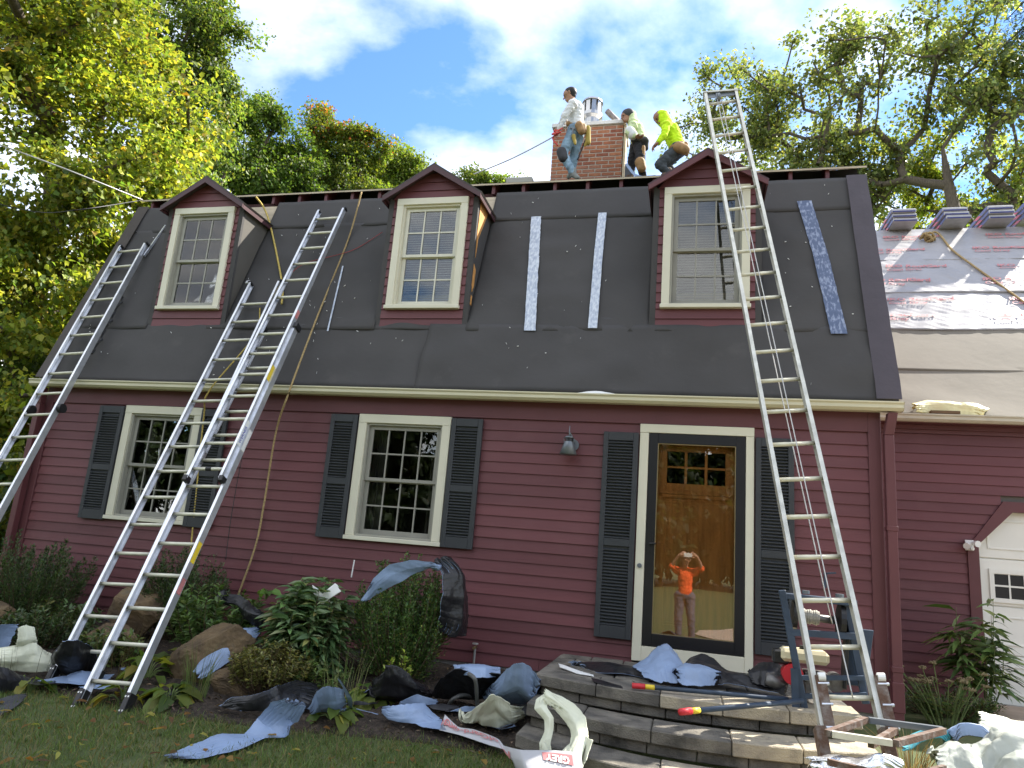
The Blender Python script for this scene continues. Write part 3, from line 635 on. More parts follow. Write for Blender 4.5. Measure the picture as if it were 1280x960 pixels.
MB().hexa([(GX0+.06, YRW+.001, zw(YRW)-.06), (GX1+.1, YRW+.001, zw(YRW)-.06), (GX1+.1, 8.5, 2.5), (GX0+.06, 8.5, 2.5), (GX0+.06, YRW+.001, zw(YRW)), (GX1+.1, YRW+.001, zw(YRW)), (GX1+.1, 8.5, 2.56), (GX0+.06, 8.5, 2.56)]).build('rear_roof', m_felt, gar)
m_under = mat('silvery synthetic underlayment', (.33, .32, .325), .45, var=.08, scale=3, col2=None)
def wdisp(x, s, seed, wr, mode):
    if mode == 'felt': return np.clip(wr*(.8*wav(x*.5+s*.35, s, seed, 4, .5) + 1.6*np.maximum(0, wav(x*.45+s*.7, s*.5-x*.2, seed+1, 3, .6))**2), -wr, None) + wr
    return np.clip(wr*(.8*wav(x*.22, s, seed, 5, 2.2) + .45*wav(x*1.2+s*.8, s, seed+3, 5, 3.2) + .5*wav(x*.4, s*.6, seed+5, 4, .9)), -wr, None) + wr
def wing_sheet(y0, y1, off, seed, wr, material, mode, x0=GX0+.07, x1=GX1+.1):
    nx, nz = int((x1-x0)/.035), int((y1-y0)*WL/.03)
    u, v = np.meshgrid(np.linspace(0, 1, nx), np.linspace(0, 1, nz), indexing='ij'); x = x0+u*(x1-x0); y = y0+v*(y1-y0) + .008*wav(x, x*0, seed, 3, .6)*(1-v)
    d = wdisp(x, y*WL, seed, wr, mode) + off
    pts = np.stack([x, y+NW.y*d, 2.60+WS*(y-1.58)+NW.z*d], -1); b = np.stack([x, y+NW.y*(off-.002), 2.60+WS*(y-1.58)+NW.z*(off-.002)], -1)
    vs = np.concatenate([pts.reshape(-1, 3), b[:, 0]]); n = nx*nz
    i, j = np.meshgrid(np.arange(nx-1), np.arange(nz-1), indexing='ij'); a = (i*nz+j).ravel(); fs = np.stack([a, a+nz, a+nz+1, a+1], 1).tolist() + [(i*nz, n+i, n+i+1, (i+1)*nz) for i in range(nx-1)]
    me = bpy.data.meshes.new('underlayment_sheet'); me.from_pydata(vs.tolist(), [], fs); me.materials.append(material); me.polygons.foreach_set('use_smooth', [True]*len(me.polygons)); me.update()
    return link('felt_sheet' if mode == 'felt' else 'underlayment_sheet', me, gar)
def text_mesh(s, size, shear=0, bold=0):
    c = bpy.data.curves.new('t', 'FONT'); c.body = s; c.size = size; c.shear = shear; c.offset = bold; c.resolution_u = 2
    o = bpy.data.objects.new('t', c); COL.objects.link(o); dg = bpy.context.evaluated_depsgraph_get(); me = bpy.data.meshes.new_from_object(o.evaluated_get(dg))
    bpy.data.objects.remove(o); bpy.data.curves.remove(c); return me
wing_sheet(1.56, 2.33, .004, 3, .010, m_felt_tan, 'felt'); wing_sheet(2.26, 3.10, .012, 5, .012, m_felt_tan, 'felt')
rows = [(3.00, 3.86, .026, 11), (3.80, 4.70, .042, 17), (4.64, 5.61, .058, 23)]
for k, (y0, y1, off, seed) in enumerate(rows):
    wr = (.017, .017, .006)[k]
    sh = wing_sheet(y0, y1, off, seed, wr, m_under, 'syn')
    for j, fy in enumerate((.28, .70)):
        x = 2.75 + .35*j + .2*k
        while x < 8.2:
            for q, (txt, sz, bo) in enumerate((('IKO RoofGard', .125, .004), ('Cool Grey', .10, .002))):
                me = text_mesh(txt, sz, .15, bo); co = np.empty(len(me.vertices)*3); me.vertices.foreach_get('co', co); co = co.reshape(-1, 3)
                tx = x + co[:, 0]*1.15; ty = y0 + (y1-y0)*fy + (co[:, 1] - q*.115)/WL
                d = wdisp(tx, ty*WL, seed, wr, 'syn') + off + .017
                co = np.stack([tx, ty+NW.y*d, 2.60+WS*(ty-1.58)+NW.z*d], -1); me.vertices.foreach_set('co', co.ravel()); me.materials.append(m_redink); me.update(); link('printed_lettering', me, sh)
            x += 1.55
# shingle bundles straddling the ridge, three to a stack
m_wrapw = mat('white bundle wrap', (.42, .42, .43), .4, var=.1, scale=12); m_navy = mat('navy wrap print', (.03, .035, .16), .4, var=.2, scale=12); m_wred = mat('red wrap print', (.45, .03, .06), .4, var=.1)
zr = zw(YRW)+.035
px = [(3.850,5.400,6.692)[0], (4.612,5.400,6.666)[0], (5.292,5.400,6.643)[0], (5.849,5.400,6.624)[0]]
names = ['by the main house', 'second from the main house', 'third from the main house', 'at the right edge of the photo']
lev = ['bottom', 'middle', 'top']
rb = random.Random(8)
for i, x in enumerate(px):
    for j in range(3):
        z = zr+j*.074 + (.07 if i == 3 else 0); ax, ay = x+rb.uniform(-.02, .02)+j*(-.012), 5.15+rb.uniform(-.03, .03)
        b = MB(); Hh = .070; wd = .19
        b.box(ax-wd, ax+wd, ay, ay+.92, z, z+Hh-.012); b.box(ax-wd+.01, ax+wd-.01, ay+.01, ay+.91, z+Hh-.012, z+Hh)
        o = b.build('shingle_bundle', m_wrapw, bevel=.008); tag(o, lev[j]+' shingle bundle in the ridge stack '+names[i], 'shingle bundle', 'shingle bundles on the garage ridge')
        boxo('printed_side', m_navy, o, ax-wd-.004, ax-wd-.0008, ay+.005, ay+.90, z+.003, z+Hh-.006)
        MB().prism([(ax-wd-.0075, ay+.25, z+.005), (ax-wd-.0075, ay+.42, z+.005), (ax-wd-.0075, ay+.58, z+.058), (ax-wd-.0075, ay+.40, z+.058)], (.003, 0, 0)).build('red_flash', m_wred, o)
        boxo('printed_end', m_navy, o, ax-wd+.015, ax+wd-.015, ay-.004, ay-.0008, z+.002, z+.026)

# ================================================================ front steps
st = empty('front_steps', (.55, -1.2, -.62), 'curved grey concrete block front steps below the storm door', 'steps')
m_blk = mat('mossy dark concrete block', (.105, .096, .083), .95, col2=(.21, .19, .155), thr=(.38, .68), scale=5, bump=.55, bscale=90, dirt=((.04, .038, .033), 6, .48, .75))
m_blk_sunlit = mat('sunlit toned concrete block', (.42, .36, .26), .95, col2=(.24, .21, .17), thr=(.42, .72), scale=6, bump=.5, bscale=90, dirt=((.08, .075, .065), 9, .55, .8))  # paler copy of the blocks: sunlight on the right-hand steps put into the colour
def arc(x, y0): return y0 + (.155 if y0 > -1.6 else .20 if y0 > -2 else .28)*(x-.55)**2
rs = random.Random(6)
def block(x0, x1, ya, yb, z0, z1, name, m_, gap=.003, n=4):
    """a piece between two curves ya (front) and yb (back), both functions of x"""
    xs = [x0+gap+(x1-x0-2*gap)*i/(n-1) for i in range(n)]; vs = []
    dz = rs.uniform(-.004, .004); f = rs.uniform(-.005, .005)
    for x in xs: vs += [(x, ya(x)+f, z0), (x, yb(x)-gap, z0), (x, yb(x)-gap, z1+dz), (x, ya(x)+f, z1+dz)]
    fs = [(i*4+j, i*4+(j+1) % 4, (i+1)*4+(j+1) % 4, (i+1)*4+j) for i in range(n-1) for j in range(4)] + [(0, 1, 2, 3), tuple((n-1)*4+j for j in (3, 2, 1, 0))]
    MB().add(vs, fs).build(name, m_, st, bevel=.007)
tiers = [(-.155, -1.50, -.755, 1.62), (-.318, -1.88, -.745, 1.66), (-.482, -2.26, -.76, 1.70), (-.645, -2.62, -.10, 1.5)]
for k, (zt, y0, xa, xb) in enumerate(tiers):
    n = 5 if k < 3 else 4
    cuts = [xa+(xb-xa)*i/n + (rs.uniform(-.05, .05) if 0 < i < n else 0) for i in range(n+1)]
    for i in range(n): block(cuts[i], cuts[i+1], lambda x: arc(x, y0), lambda x: arc(x, y0)+.36, zt-.088, zt, 'cap_block', m_blk if cuts[i] < .20 else m_blk_sunlit)  # right-hand caps take the copy with sunlight in its colour
    cuts = [xa+.05+(xb-xa-.1)*(i-.4*(k % 2))/(n+2) for i in range(n+4)]
    for i in range(n+3):
        a, b = max(cuts[i], xa+.03), min(cuts[i+1], xb-.03)
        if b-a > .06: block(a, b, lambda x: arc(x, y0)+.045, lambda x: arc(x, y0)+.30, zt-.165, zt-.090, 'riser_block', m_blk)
# landing pavers and side blocks behind the top caps
y = -.02; row = 0
while y > -1.15:
    yb = y-.20; x = -.74 - (.13 if row % 2 else 0)
    while x < 1.6:
        a, b = max(x, -.74), min(x+.29, 1.6)
        fb = max(yb, 0)
        if b-a > .05:
            if min(arc(a, -1.50), arc(b, -1.50))+.36 < y-.03:
                lo = lambda xx, yb=yb: max(yb, arc(xx, -1.50)+.362)
                block(a, b, lo, lambda xx, y=y: y, -.24, -.158+rs.uniform(-.003, .003), 'landing_paver', m_blk, .004)
        x += .293
    y = yb; row += 1
mb = MB(); mb.box(-.72, 1.58, -1.0, -.01, -.75, -.245); mb.build('core_fill', m_concrete, st)
for z in (-.325, -.49, -.655):
    y = -.03
    while y > -1.1: 
        boxo('side_block', m_blk, st, -.755, -.60, y-.37, y-.004, z, z+.161, .007); y -= .375

# ================================================================ ladders
def ladder(par, L0, L1, width, first=.18, pitch=.305, depth=.075, fl=.028, mrail=None, mrung=None, off=0, rr=.0165, right=(1, 0, 0)):
    L0, L1, r = V(L0), V(L1), V(right).normalized(); a = (L1-L0).normalized(); ln = (L1-L0).length
    r = (r - a*r.dot(a)).normalized(); n = r.cross(a).normalized(); L0 = L0+n*off; L1 = L1+n*off; mrail = mrail or m_alu; mrung = mrung or m_rung; t = .004
    for s in (0, 1):
        o = L0 + r*(width*s); d = r*(1 if s == 0 else -1); h = n*(depth/2)
        sec = [o-h, o-h+d*fl, o-h+d*fl+n*t, o-h+d*t+n*t, o+d*t-n*.012, o+d*(t+.005), o+d*t+n*.012, o+h+d*t-n*t, o+h+d*fl-n*t, o+h+d*fl, o+h]
        MB().prism(sec, L1-L0).build('rail', mrail, par)
    k = first; i = 0
    while k < ln-.06:
        p = L0 + a*k + r*.005; MB().tube([p, p+r*(width-.01)], rr, 10).build('rung', mrung, par, smooth=True); k += pitch
        i += 1
    return L0, L1, r, n, a
def cap_box(par, p, r, n, a, name='end_cap', w=.04, d=.09, l=.05, m_=None):
    MB().obox(V(p), r*(w/2), n*(d/2), a*(l/2)).build(name, m_ or m_plastic, par, bevel=.004)
def feet(par, L0, r, n, a, width):
    for s in (0, 1):
        p = L0 + r*(width*s); MB().obox(p+a*.01+V(0, 0, .01), r*.022, n*.05, a*.085).build('foot', m_plastic, par, bevel=.004)
        boxo('foot_pad', m_plastic, par, p.x-.05, p.x+.05, p.y-.07, p.y+.05, p.z-.055, p.z-.03, .004)
        for q in (-.05, .055):
            for e in (-.012, .012): MB().obox(p+a*(.01+q)-n*.0+n*.0505+r*e+V(0, 0, .01), r*.006, n*.001, a*.006).build('rivet', m_white, par)
def sticker(par, L0, r, n, a, width, d, ln, m_, s=1):
    p = L0 + a*d + r*(width*s+(.0015 if s else -.0015)); MB().obox(p, r*.0012, n*.026, a*(ln/2)).build('sticker', m_, par)
# extension ladder in front
A, B = V(-4.2, -2.1, -.66), V(-4.545, .80, 4.93)
el = empty('extension_ladder', A, 'long two-section aluminium extension ladder with black feet in the flower bed', 'ladder')
L0, L1, r, n, a = ladder(el, A+(B-A)*0, A+(B-A)*.655, .43); feet(el, L0, r, n, a, .43)
for s in (0, 1): cap_box(el, L1+r*(.43*s)+a*.02, r, n, a, 'guide_bracket', .05, .11, .07)
for d, ln, m_ in ((1.32, .20, m_yellow), (2.55, .25, m_white), (1.0, .14, m_redink)): sticker(el, L0, r, n, a, .43, d, ln, m_)
w_ = .385
P0 = A+(B-A)*.325 + r*.0225
f0, f1, r, n, a = ladder(el, P0, B+r*.0225, w_, first=.12, off=.062, depth=.065)
for s in (0, 1):
    cap_box(el, f0+r*(w_*s), r, n, a, 'fly_foot', .045, .08, .06); cap_box(el, f1+r*(w_*s)+a*.012, r, n, a, 'rail_tip', .036, .07, .03); cap_box(el, f0+r*(w_*s)+a*.30-n*.055, r, n, a, 'rung_lock', .03, .06, .11, m_alu)
sticker(el, f0, r, n, a, w_, .55, .30, m_white); sticker(el, f0, r, n, a, w_, 1.35, .20, m_yellow); sticker(el, f0, r, n, a, w_, 2.25, .12, m_redink)
me = text_mesh('WERNER', .05, 0, .001); co = np.empty(len(me.vertices)*3); me.vertices.foreach_get('co', co); co = co.reshape(-1, 3)
o_ = f0 + a*.43 + r*(w_+.0035) - n*.018; co = np.array([list(o_ + a*c[0] + (-n)*(-c[1]) ) for c in co]); me.vertices.foreach_set('co', co.ravel()); me.materials.append(m_blueink); me.update(); link('maker_lettering', me, el)
MB().tube([f0+a*.12+r*.19-r*.03, f0+a*.12+r*.19+r*.03], .021, 10).build('rung_band', m_plastic, el)
# ladder standing behind it
A2, B2 = V(-4.82, -1.78, -.60), V(-5.10, .36, 3.78)
l2 = empty('single_ladder', A2, 'shorter aluminium ladder half hidden behind the long extension ladder', 'ladder')
L0, L1, r, n, a = ladder(l2, A2, B2, .43, first=.25); feet(l2, L0, r, n, a, .43)
for s in (0, 1): cap_box(l2, L1+r*(.43*s)+a*.015, r, n, a, 'rail_tip', .04, .085, .03)
cap_box(l2, L1-r*.03+a*.02+n*.02, r, n, a, 'hook', .05, .03, .05, m_alu)
# ladder at the left corner
A3, B3 = V(-6.98, -1.52, -.60), V(-7.46, .60, 4.46)
l3 = empty('corner_ladder', A3, 'aluminium ladder leaning on the far left roof corner', 'ladder')
L0, L1, r, n, a = ladder(l3, A3, B3, .42, first=.22)
feet(l3, L0, r, n, a, .42)
for s in (0, 1):
    cap_box(l3, L1+r*(.42*s)+a*.01, r, n, a, 'rail_tip', .04, .085, .03)
    MB().tube([L0+a*2.75+r*(.42*s)-r*.04-n*.02, L0+a*2.75+r*(.42*s)+r*.05-n*.02], .055, 14).build('stand_off_pad', m_plastic, l3, smooth=False)
for q in range(6): MB().tube([L0+a*(3.6+q*.16)+r*(.42-.02*(q % 2))-n*.05, L0+a*(3.68+q*.16)+r*(.40+.03*(q % 2))-n*.075, L0+a*(3.76+q*.16)+r*.42-n*.05], .016, 7).build('hose_wrap', m_plastic, l3)
MB().bar(L1+r*.44-n*.03-a*.2, L1+r*.52-n*.04+a*.42, .02, .03).build('roof_hook_arm', m_alu, l3)
# hoist ladder
A4, B4 = V(1.205, -2.165, -.14), V(.456, .46, 6.10)
h4 = empty('hoist_ladder', (1.4, -2.25, -.48), 'tall ladder hoist with cables and a winch beside the front steps', 'ladder hoist')
L0, L1, r, n, a = ladder(h4, A4, B4, .365, first=.21, mrail=m_alu_old, depth=.085, fl=.03)
boxo('head_plate', m_alu_old, h4, B4.x-.012, B4.x+.38, B4.y-.05, B4.y+.06, B4.z+.002, B4.z+.02); MB().obox(B4+r*.183-a*.06+n*.02, r*.165, n*.003, a*.05).build('head_panel', m_iron, h4)
pc = B4+r*.15-a*.13+n*.03
MB().tube([pc-r*.014, pc+r*.014], .045, 16).build('pulley', m_iron, h4); MB().bar(pc+a*.10, pc-a*.02, .05, .012, n).build('pulley_hanger', m_iron, h4)
m_rust = mat('rusty steel', (.10, .055, .035), .8, col2=(.20, .17, .15), thr=(.45, .68), scale=16, bump=.3, bscale=80)
for s in (0, 1):
    p = L0+r*(.365*s); MB().obox(p-a*.12, r*.03, n*.055, a*.16).build('shoe', m_rust, h4, bevel=.004)
    q = p + a*.16 + n*.05 + r*(.05 if s == 0 else .03); MB().obox(q, r*.03, n*.008, a*.17).build('carriage_plate', m_rust, h4)
    for e in (-.13, 0, .12): MB().tube([q+a*e-r*.02, q+a*e+r*.045], .010, 8).build('bolt', m_alu, h4)
    MB().tube([q+a*.16-r*.012, q+a*.16+r*.03], .026, 12).build('roller', m_white, h4)
Q = [V(1.15, -2.72, -.02), V(1.44, -2.25, -.01), V(1.86, -2.20, -.02), V(1.49, -2.69, -.03)]
def stick(name, p, q, w=.032, h=.032, m_=None): MB().bar(p, q, w, h).build(name, m_ or m_rust, h4)
stick('platform_bar', Q[0], Q[1]); stick('platform_bar', Q[1]+V(.018, 0, 0), Q[2], m_=m_iron); stick('platform_bar', Q[2]-V(0, .02, 0), Q[3]); stick('platform_bar', Q[3]-V(.02, 0, 0), Q[0]+V(.02, 0, 0), m_=m_alu_old)
stick('platform_brace', (Q[0]+Q[3])/2+V(.05, .02, -.03), (Q[1]+Q[2])/2+V(-.05, -.02, -.03))
for p in (Q[0], Q[2], Q[3], (Q[0]+Q[1])/2): stick('platform_leg', p-V(0, 0, .02), V(p.x, p.y, -.60), .028, .028)
stick('lower_bar', Q[0]+V(.0, .0, -.14), Q[3]+V(.0, .0, -.17)); stick('lower_bar', Q[3]+V(0, 0, -.17), Q[2]+V(0, 0, -.2), .025, .025)
# cables
def rope(name, pts, rad, m_, par=None, label=None, cat=None, n=6, sag=0, steps=10):
    P = [V(p) for p in pts]; out = []
    for p0, p1, p2, p3 in zip([P[0]]+P[:-2], P[:-1], P[1:], P[2:]+[P[-1]]):
        for i in range(steps):
            t = i/steps; out.append(.5*((2*p1)+(p2-p0)*t+(2*p0-5*p1+4*p2-p3)*t*t+(3*p1-p0-3*p2+p3)*t**3) - V(0, 0, sag*4*t*(1-t)))
    out.append(P[-1]); o = MB().tube(out, rad, n).build(name, m_, par, smooth=True)
    return tag(o, label, cat) if label else o
m_cable = mat('steel cable', (.45, .44, .42), .4, metal=.7)
sp = (1.439,-1.260,0.471)
rope('hoist_cable', [pc+r*.02-a*.03, L0+r*.19+a*3.2+n*.05, L0+r*.21+a*1.2+n*.03, L0+r*.22+a*.2+n*.03], .0045, m_cable, h4)
rope('hoist_cable', [pc-r*.02-a*.03, L0+r*.165+a*3.2+n*.01, (1.356,-1.450,0.699), sp], .0045, m_cable, h4)
# ---- winch with petrol engine, standing behind the ladder foot
m_bluep = mat('chipped blue paint', (.035, .055, .088), .45, var=.2, scale=9, dirt=((.03, .03, .035), 10, .58, .75))
m_tank = mat('cream fuel tank', (.62, .55, .36), .4, var=.08); m_eng = mat('grimy engine metal', (.16, .155, .15), .45, metal=.6, var=.3, scale=25)
wn = empty('winch', (1.35, -1.15, -.155), 'blue motor winch with cream fuel tank and cable drum behind the hoist', 'winch')
tl, tr, bl, br = V((1.100,-1.280,0.622)), V((1.569,-1.280,0.614)), V((1.250,-1.280,-0.094)), V((1.659,-1.280,-0.033))
MB().obox((tl+tr)/2+V(.02, .04, -.01), (tr-tl)/2+V(.02, 0, 0), (0, .05, 0), (0, 0, .022)).build('top_beam', m_bluep, wn, bevel=.005)
MB().bar(tl+V(-.01, 0, .03), bl+V(-.01, 0, -.06), .05, .03, (0, 1, 0)).build('side_plate', m_bluep, wn, bevel=.004)
MB().bar(tr+V(-.02, .05, -.02), br+V(.0, .05, -.05), .05, .03, (0, 1, 0)).build('side_plate', m_bluep, wn, bevel=.004)
for k in (.37, .80, .97): p, q = tl+(bl-tl)*k, tr+(br-tr)*k; MB().bar(p, q, .035, .045 if k < .5 else .03).build('cross_bar', m_bluep, wn)
d0, d1 = V((1.225,-1.180,0.477)), V((1.487,-1.180,0.463))
MB().tube([d0, d1], .028, 14).build('drum_shaft', m_eng, wn, smooth=True)
ax = (d1-d0).normalized(); mb = MB()
for i in range(9):
    c = d0+(d1-d0)*(.04+.055*i); mb.tube([c, c+ax*.012], .052+.004*math.sin(i*2.1), 16)
mb.build('cable_drum', mat('wound cable', (.40, .38, .33), .5, metal=.4, var=.2, scale=60), wn)
MB().tube([d1+ax*.01, d1+ax*.045], .13, 22).build('chain_wheel', m_plastic, wn); MB().tube([d0-ax*.05, d0-ax*.02], .11, 22).build('brake_disc', m_plastic, wn)
cg0 = d1+ax*.06
MB().obox(cg0+V(.0, .03, -.22), (.012, 0, 0), (0, .07, 0), (.02, 0, .25)).build('chain_guard', m_plastic, wn, bevel=.01)
MB().obox(cg0+V(.09, .03, -.24), (.075, 0, 0), (0, .012, 0), (.03, 0, .20)).build('guard_panel', m_bluep, wn, bevel=.004)
tk = V((1.298,-1.080,0.153))
MB().box(tk.x-.20, tk.x+.14, tk.y-.09, tk.y+.10, tk.z-.02, tk.z+.075).build('fuel_tank', m_tank, wn, bevel=.025)
MB().tube([tk+V(-.03, 0, .075), tk+V(-.03, 0, .10)], .03, 14).build('tank_cap', m_plastic, wn)
e0 = V((1.099,-1.080,0.159)); MB().box(e0.x-.055, e0.x+.055, e0.y-.06, e0.y+.06, e0.z-.05, e0.z+.05).build('air_cleaner', m_plastic, wn, bevel=.012)
e1 = V((1.180,-1.110,0.047)); MB().tube([e1+V(0, -.06, 0), e1+V(0, .06, 0)], .075, 18).build('recoil_housing', m_red, wn)
e2 = V((1.364,-1.080,0.019)); mb = MB().box(e2.x-.09, e2.x+.05, e2.y-.08, e2.y+.08, e2.z-.10, e2.z+.06)
for i in range(6): mb.box(e2.x-.10, e2.x+.06, e2.y-.09, e2.y+.09, e2.z-.02+i*.014, e2.z-.013+i*.014)
mb.build('engine_block', m_eng, wn); e3 = V((1.469,-1.140,0.029)); MB().tube([e3+V(0, -.05, 0), e3+V(0, .05, 0)], .065, 18).tube([e3+V(0, -.06, 0), e3+V(0, .06, 0)], .03, 12).build('clutch_drum', m_eng, wn)
e4 = V((1.089,-1.060,-0.034)); MB().tube([e4+V(-.09, 0, .02), e4+V(.06, 0, -.02)], [.045, .055], 14).build('muffler', m_eng, wn, smooth=True)
g0 = V((1.211,-1.280,-0.131)); MB().bar(g0+V(-.04, -.02, .24), g0+V(-.03, -.02, -.04), .05, .02, (0, 1, 0)).build('frame_leg', m_bluep, wn); MB().bar(g0+V(.02, 0, .0), g0+V(-.10, .0, -.06), .02, .02).build('frame_strut', m_iron, wn)
MB().bar((1.394,-1.260,0.694), (1.401,-1.260,0.804), .012, .02).bar((1.384,-1.260,0.797), (1.473,-1.260,0.810), .012, .012).build('brake_lever', m_bluep, wn)
MB().tube([tl+(tr-tl)*.35+V(0, .04, .02), tl+(tr-tl)*.35+V(0, .04, .045)], .028, 10).tube([tl+(tr-tl)*.85+V(0, .04, .02), tl+(tr-tl)*.85+V(0, .04, .045)], .03, 10).build('bearing_caps', m_iron, wn)
h1a, h1b = V((1.217,-1.360,-0.095)), V((0.377,-2.191,-0.115)); h2a, h2b = V((1.133,-1.260,-0.112)), V((0.021,-1.431,-0.125))
for p, q in ((h1a, h1b), (h2a, h2b)):
    d = (q-p).normalized(); MB().tube([p, q-d*.16], .017, 10).build('carry_handle', m_bluep, wn, smooth=True); MB().tube([q-d*.095, q], .021, 10).build('grip', m_red, wn, smooth=True); MB().tube([q-d*.165, q-d*.095], .0185, 10).build('warning_band', m_yellow, wn, smooth=True)
# wall lamp
wl = empty('wall_lamp', (-.79, -.02, 1.85), 'grey bell shaded barn lamp on the clapboards left of the door', 'lamp')
MB().tube([(-.755, -.021, 1.85), (-.755, -.045, 1.85)], .058, 20).build('wall_plate', m_iron, wn if False else wl, smooth=False)
x, yv = -.785, -.135
MB().tube([(-.755, -.045, 1.87), (-.765, -.09, 1.93), (-.78, -.13, 1.955), (x, yv, 1.93)], .009, 8).tube([(x, yv, 1.90), (x, yv, 2.03)], [.008, .004], 8).build('arm', m_iron, wl, smooth=True)
MB().tube([(x, yv, 1.925), (x, yv, 1.905)], [.03, .055], 18).build('cap', m_iron, wl, smooth=True); MB().tube([(x, yv, 1.905), (x, yv, 1.865)], .035, 14).build('socket', m_black, wl)
MB().tube([(x, yv, 1.868), (x, yv, 1.74), (x, yv, 1.735), (x, yv, 1.74)], [.045, .088, .092, .084], 22, caps=False).build('shade', m_iron, wl, smooth=True)
for s in (-1, 1): MB().bar((x+s*.05, yv, 1.905), (x+s*.05, yv, 1.865), .006, .006, (0, 1, 0)).build('shade_strut', m_iron, wl)
# ---- ropes and wires
m_rope = mat('tan rope', (.36, .26, .12), .9, var=.35, scale=60); m_yrope = mat('yellow rope', (.50, .38, .10), .85, var=.3, scale=60); m_redcord = mat('red cord', (.35, .05, .05), .8)
rope('tan_rope', [(-3.912,0.720,5.206), (-3.977,0.655,4.493), (-4.002,0.204,3.256), (-3.937,-0.240,2.290), (-4.104,-0.120,1.834), (-4.163,-0.050,1.036), (-4.201,-0.050,0.514), (-4.42, -.06, -.40)], .011, m_rope, None, 'tan rope hanging over the gutter right of the long ladder', 'rope')
rope('yellow_rope', [(-5.505,0.720,5.208), (-5.332,0.817,4.938), (-4.703,0.425,3.862), (-4.547,0.272,3.485)], .013, m_yrope, None, 'yellow rope dropping from the roof edge beside the first dormer', 'rope')
rope('thin_yellow_rope', [(-4.843,0.274,3.434), (-4.752,0.125,3.026), (-4.961,-0.240,2.263), (-5.085,-0.100,1.986), (-5.046,-0.050,1.070), (-4.994,-0.050,0.451)], .009, m_yrope, None, 'thin yellow rope hanging past the left window shutter', 'rope')
rope('red_cord', [(-3.531,0.704,4.614), (-3.868,0.597,4.321), (-4.472,0.510,4.110), (-4.654,0.409,3.834), (-4.720,0.364,3.710)], .0035, m_redcord, None, 'thin red cord stretched across the felt left of the middle dormer', 'cord')
rope('dark_cord', [(-4.318,-0.250,2.370), (-4.519,-0.060,1.643), (-4.548,-0.050,0.923), (-4.532,-0.050,0.402)], .004, m_plastic, None, 'thin dark cord hanging down the clapboards behind the ladders', 'cord')
rope('roof_rope', [(4.190,5.240,6.430), (4.367,5.337,6.498), (4.396,4.820,5.967), (4.508,4.373,5.520), (4.678,3.891,5.010), (4.847,3.394,4.485)], .017, m_rope, None, 'tan rope running down across the white garage roof', 'rope')
kp = V((4.148,5.111,6.329)); mb = MB(); rk = random.Random(2)
for i in range(5): c = kp+V(rk.uniform(-.06, .06), rk.uniform(-.03, .03), rk.uniform(-.05, .05)); mb.tube([c+V(.06*math.cos(q), .05*math.sin(q), .04*math.sin(q*1.3+i)) for q in np.linspace(0, 6.3, 12)], .018, 6)
tag(mb.build('rope_knot', m_rope, smooth=True), 'bunched rope knot on the garage ridge between bundle stacks', 'rope')
rope('service_cable', [(-7.855,1.200,5.510), (-8.516,0.111,5.559), (-11.247,0.615,6.621)], .012, m_cable, None, 'grey service cable reaching the roof corner from the left', 'cable', sag=.0)
rope('drop_wire', [(-7.905,1.250,5.538), (-7.821,0.156,4.828), (-8.934,0.388,4.963), (-11.131,0.786,5.580)], .007, m_plastic, None, 'thin black drop wire sagging below the service cable', 'cable')
rope('safety_line', [(-2.965,2.400,6.347), (-2.398,2.500,6.645), (-1.834,2.600,7.014), (-1.725,2.650,7.149)], .010, m_cable, None, 'grey safety line from the roof to the worker in white', 'rope')

# ================================================================ people
SKIN = mat('tanned skin', (.36, .19, .12), .5, var=.06); SKIN2 = mat('brown skin', (.30, .15, .09), .5, var=.06)
def caps_mesh(bones, voxel, smooth_it=6):
    """union of tapered capsules, fused to one surface"""
    bm = bmesh.new(); n = 14
    for a, b, ra, rb in bones:
        a, b = V(a), V(b); d = b-a; ln = max(d.length, 1e-4); t = d/ln if d.length > 1e-4 else V(0, 0, 1)
        u = t.cross(V(.31, .87, .2)).normalized(); w_ = t.cross(u); prof = []
        for i in range(6): q = -math.pi/2 + (math.pi/2)*i/5; prof.append((ra*math.sin(q), max(ra*math.cos(q), 1e-4)))
        for i in range(6): q = (math.pi/2)*i/5; prof.append((ln+rb*math.sin(q), max(rb*math.cos(q), 1e-4)))
        rings = [[bm.verts.new(a+t*h+(u*math.cos(6.2832*j/n)+w_*math.sin(6.2832*j/n))*r_) for j in range(n)] for h, r_ in prof]
        for p, q in zip(rings, rings[1:]):
            for j in range(n): bm.faces.new((p[j], p[(j+1) % n], q[(j+1) % n], q[j]))
        bm.faces.new(rings[0][::-1]); bm.faces.new(rings[-1])
    me = bpy.data.meshes.new('tmp'); bm.to_mesh(me); bm.free(); o = bpy.data.objects.new('tmp', me); COL.objects.link(o)
    md = o.modifiers.new('r', 'REMESH'); md.mode = 'VOXEL'; md.voxel_size = voxel; md.use_smooth_shade = True
    sm = o.modifiers.new('s', 'SMOOTH'); sm.factor = .5; sm.iterations = smooth_it
    out = bpy.data.meshes.new_from_object(o.evaluated_get(bpy.context.evaluated_depsgraph_get())); bpy.data.objects.remove(o); return out
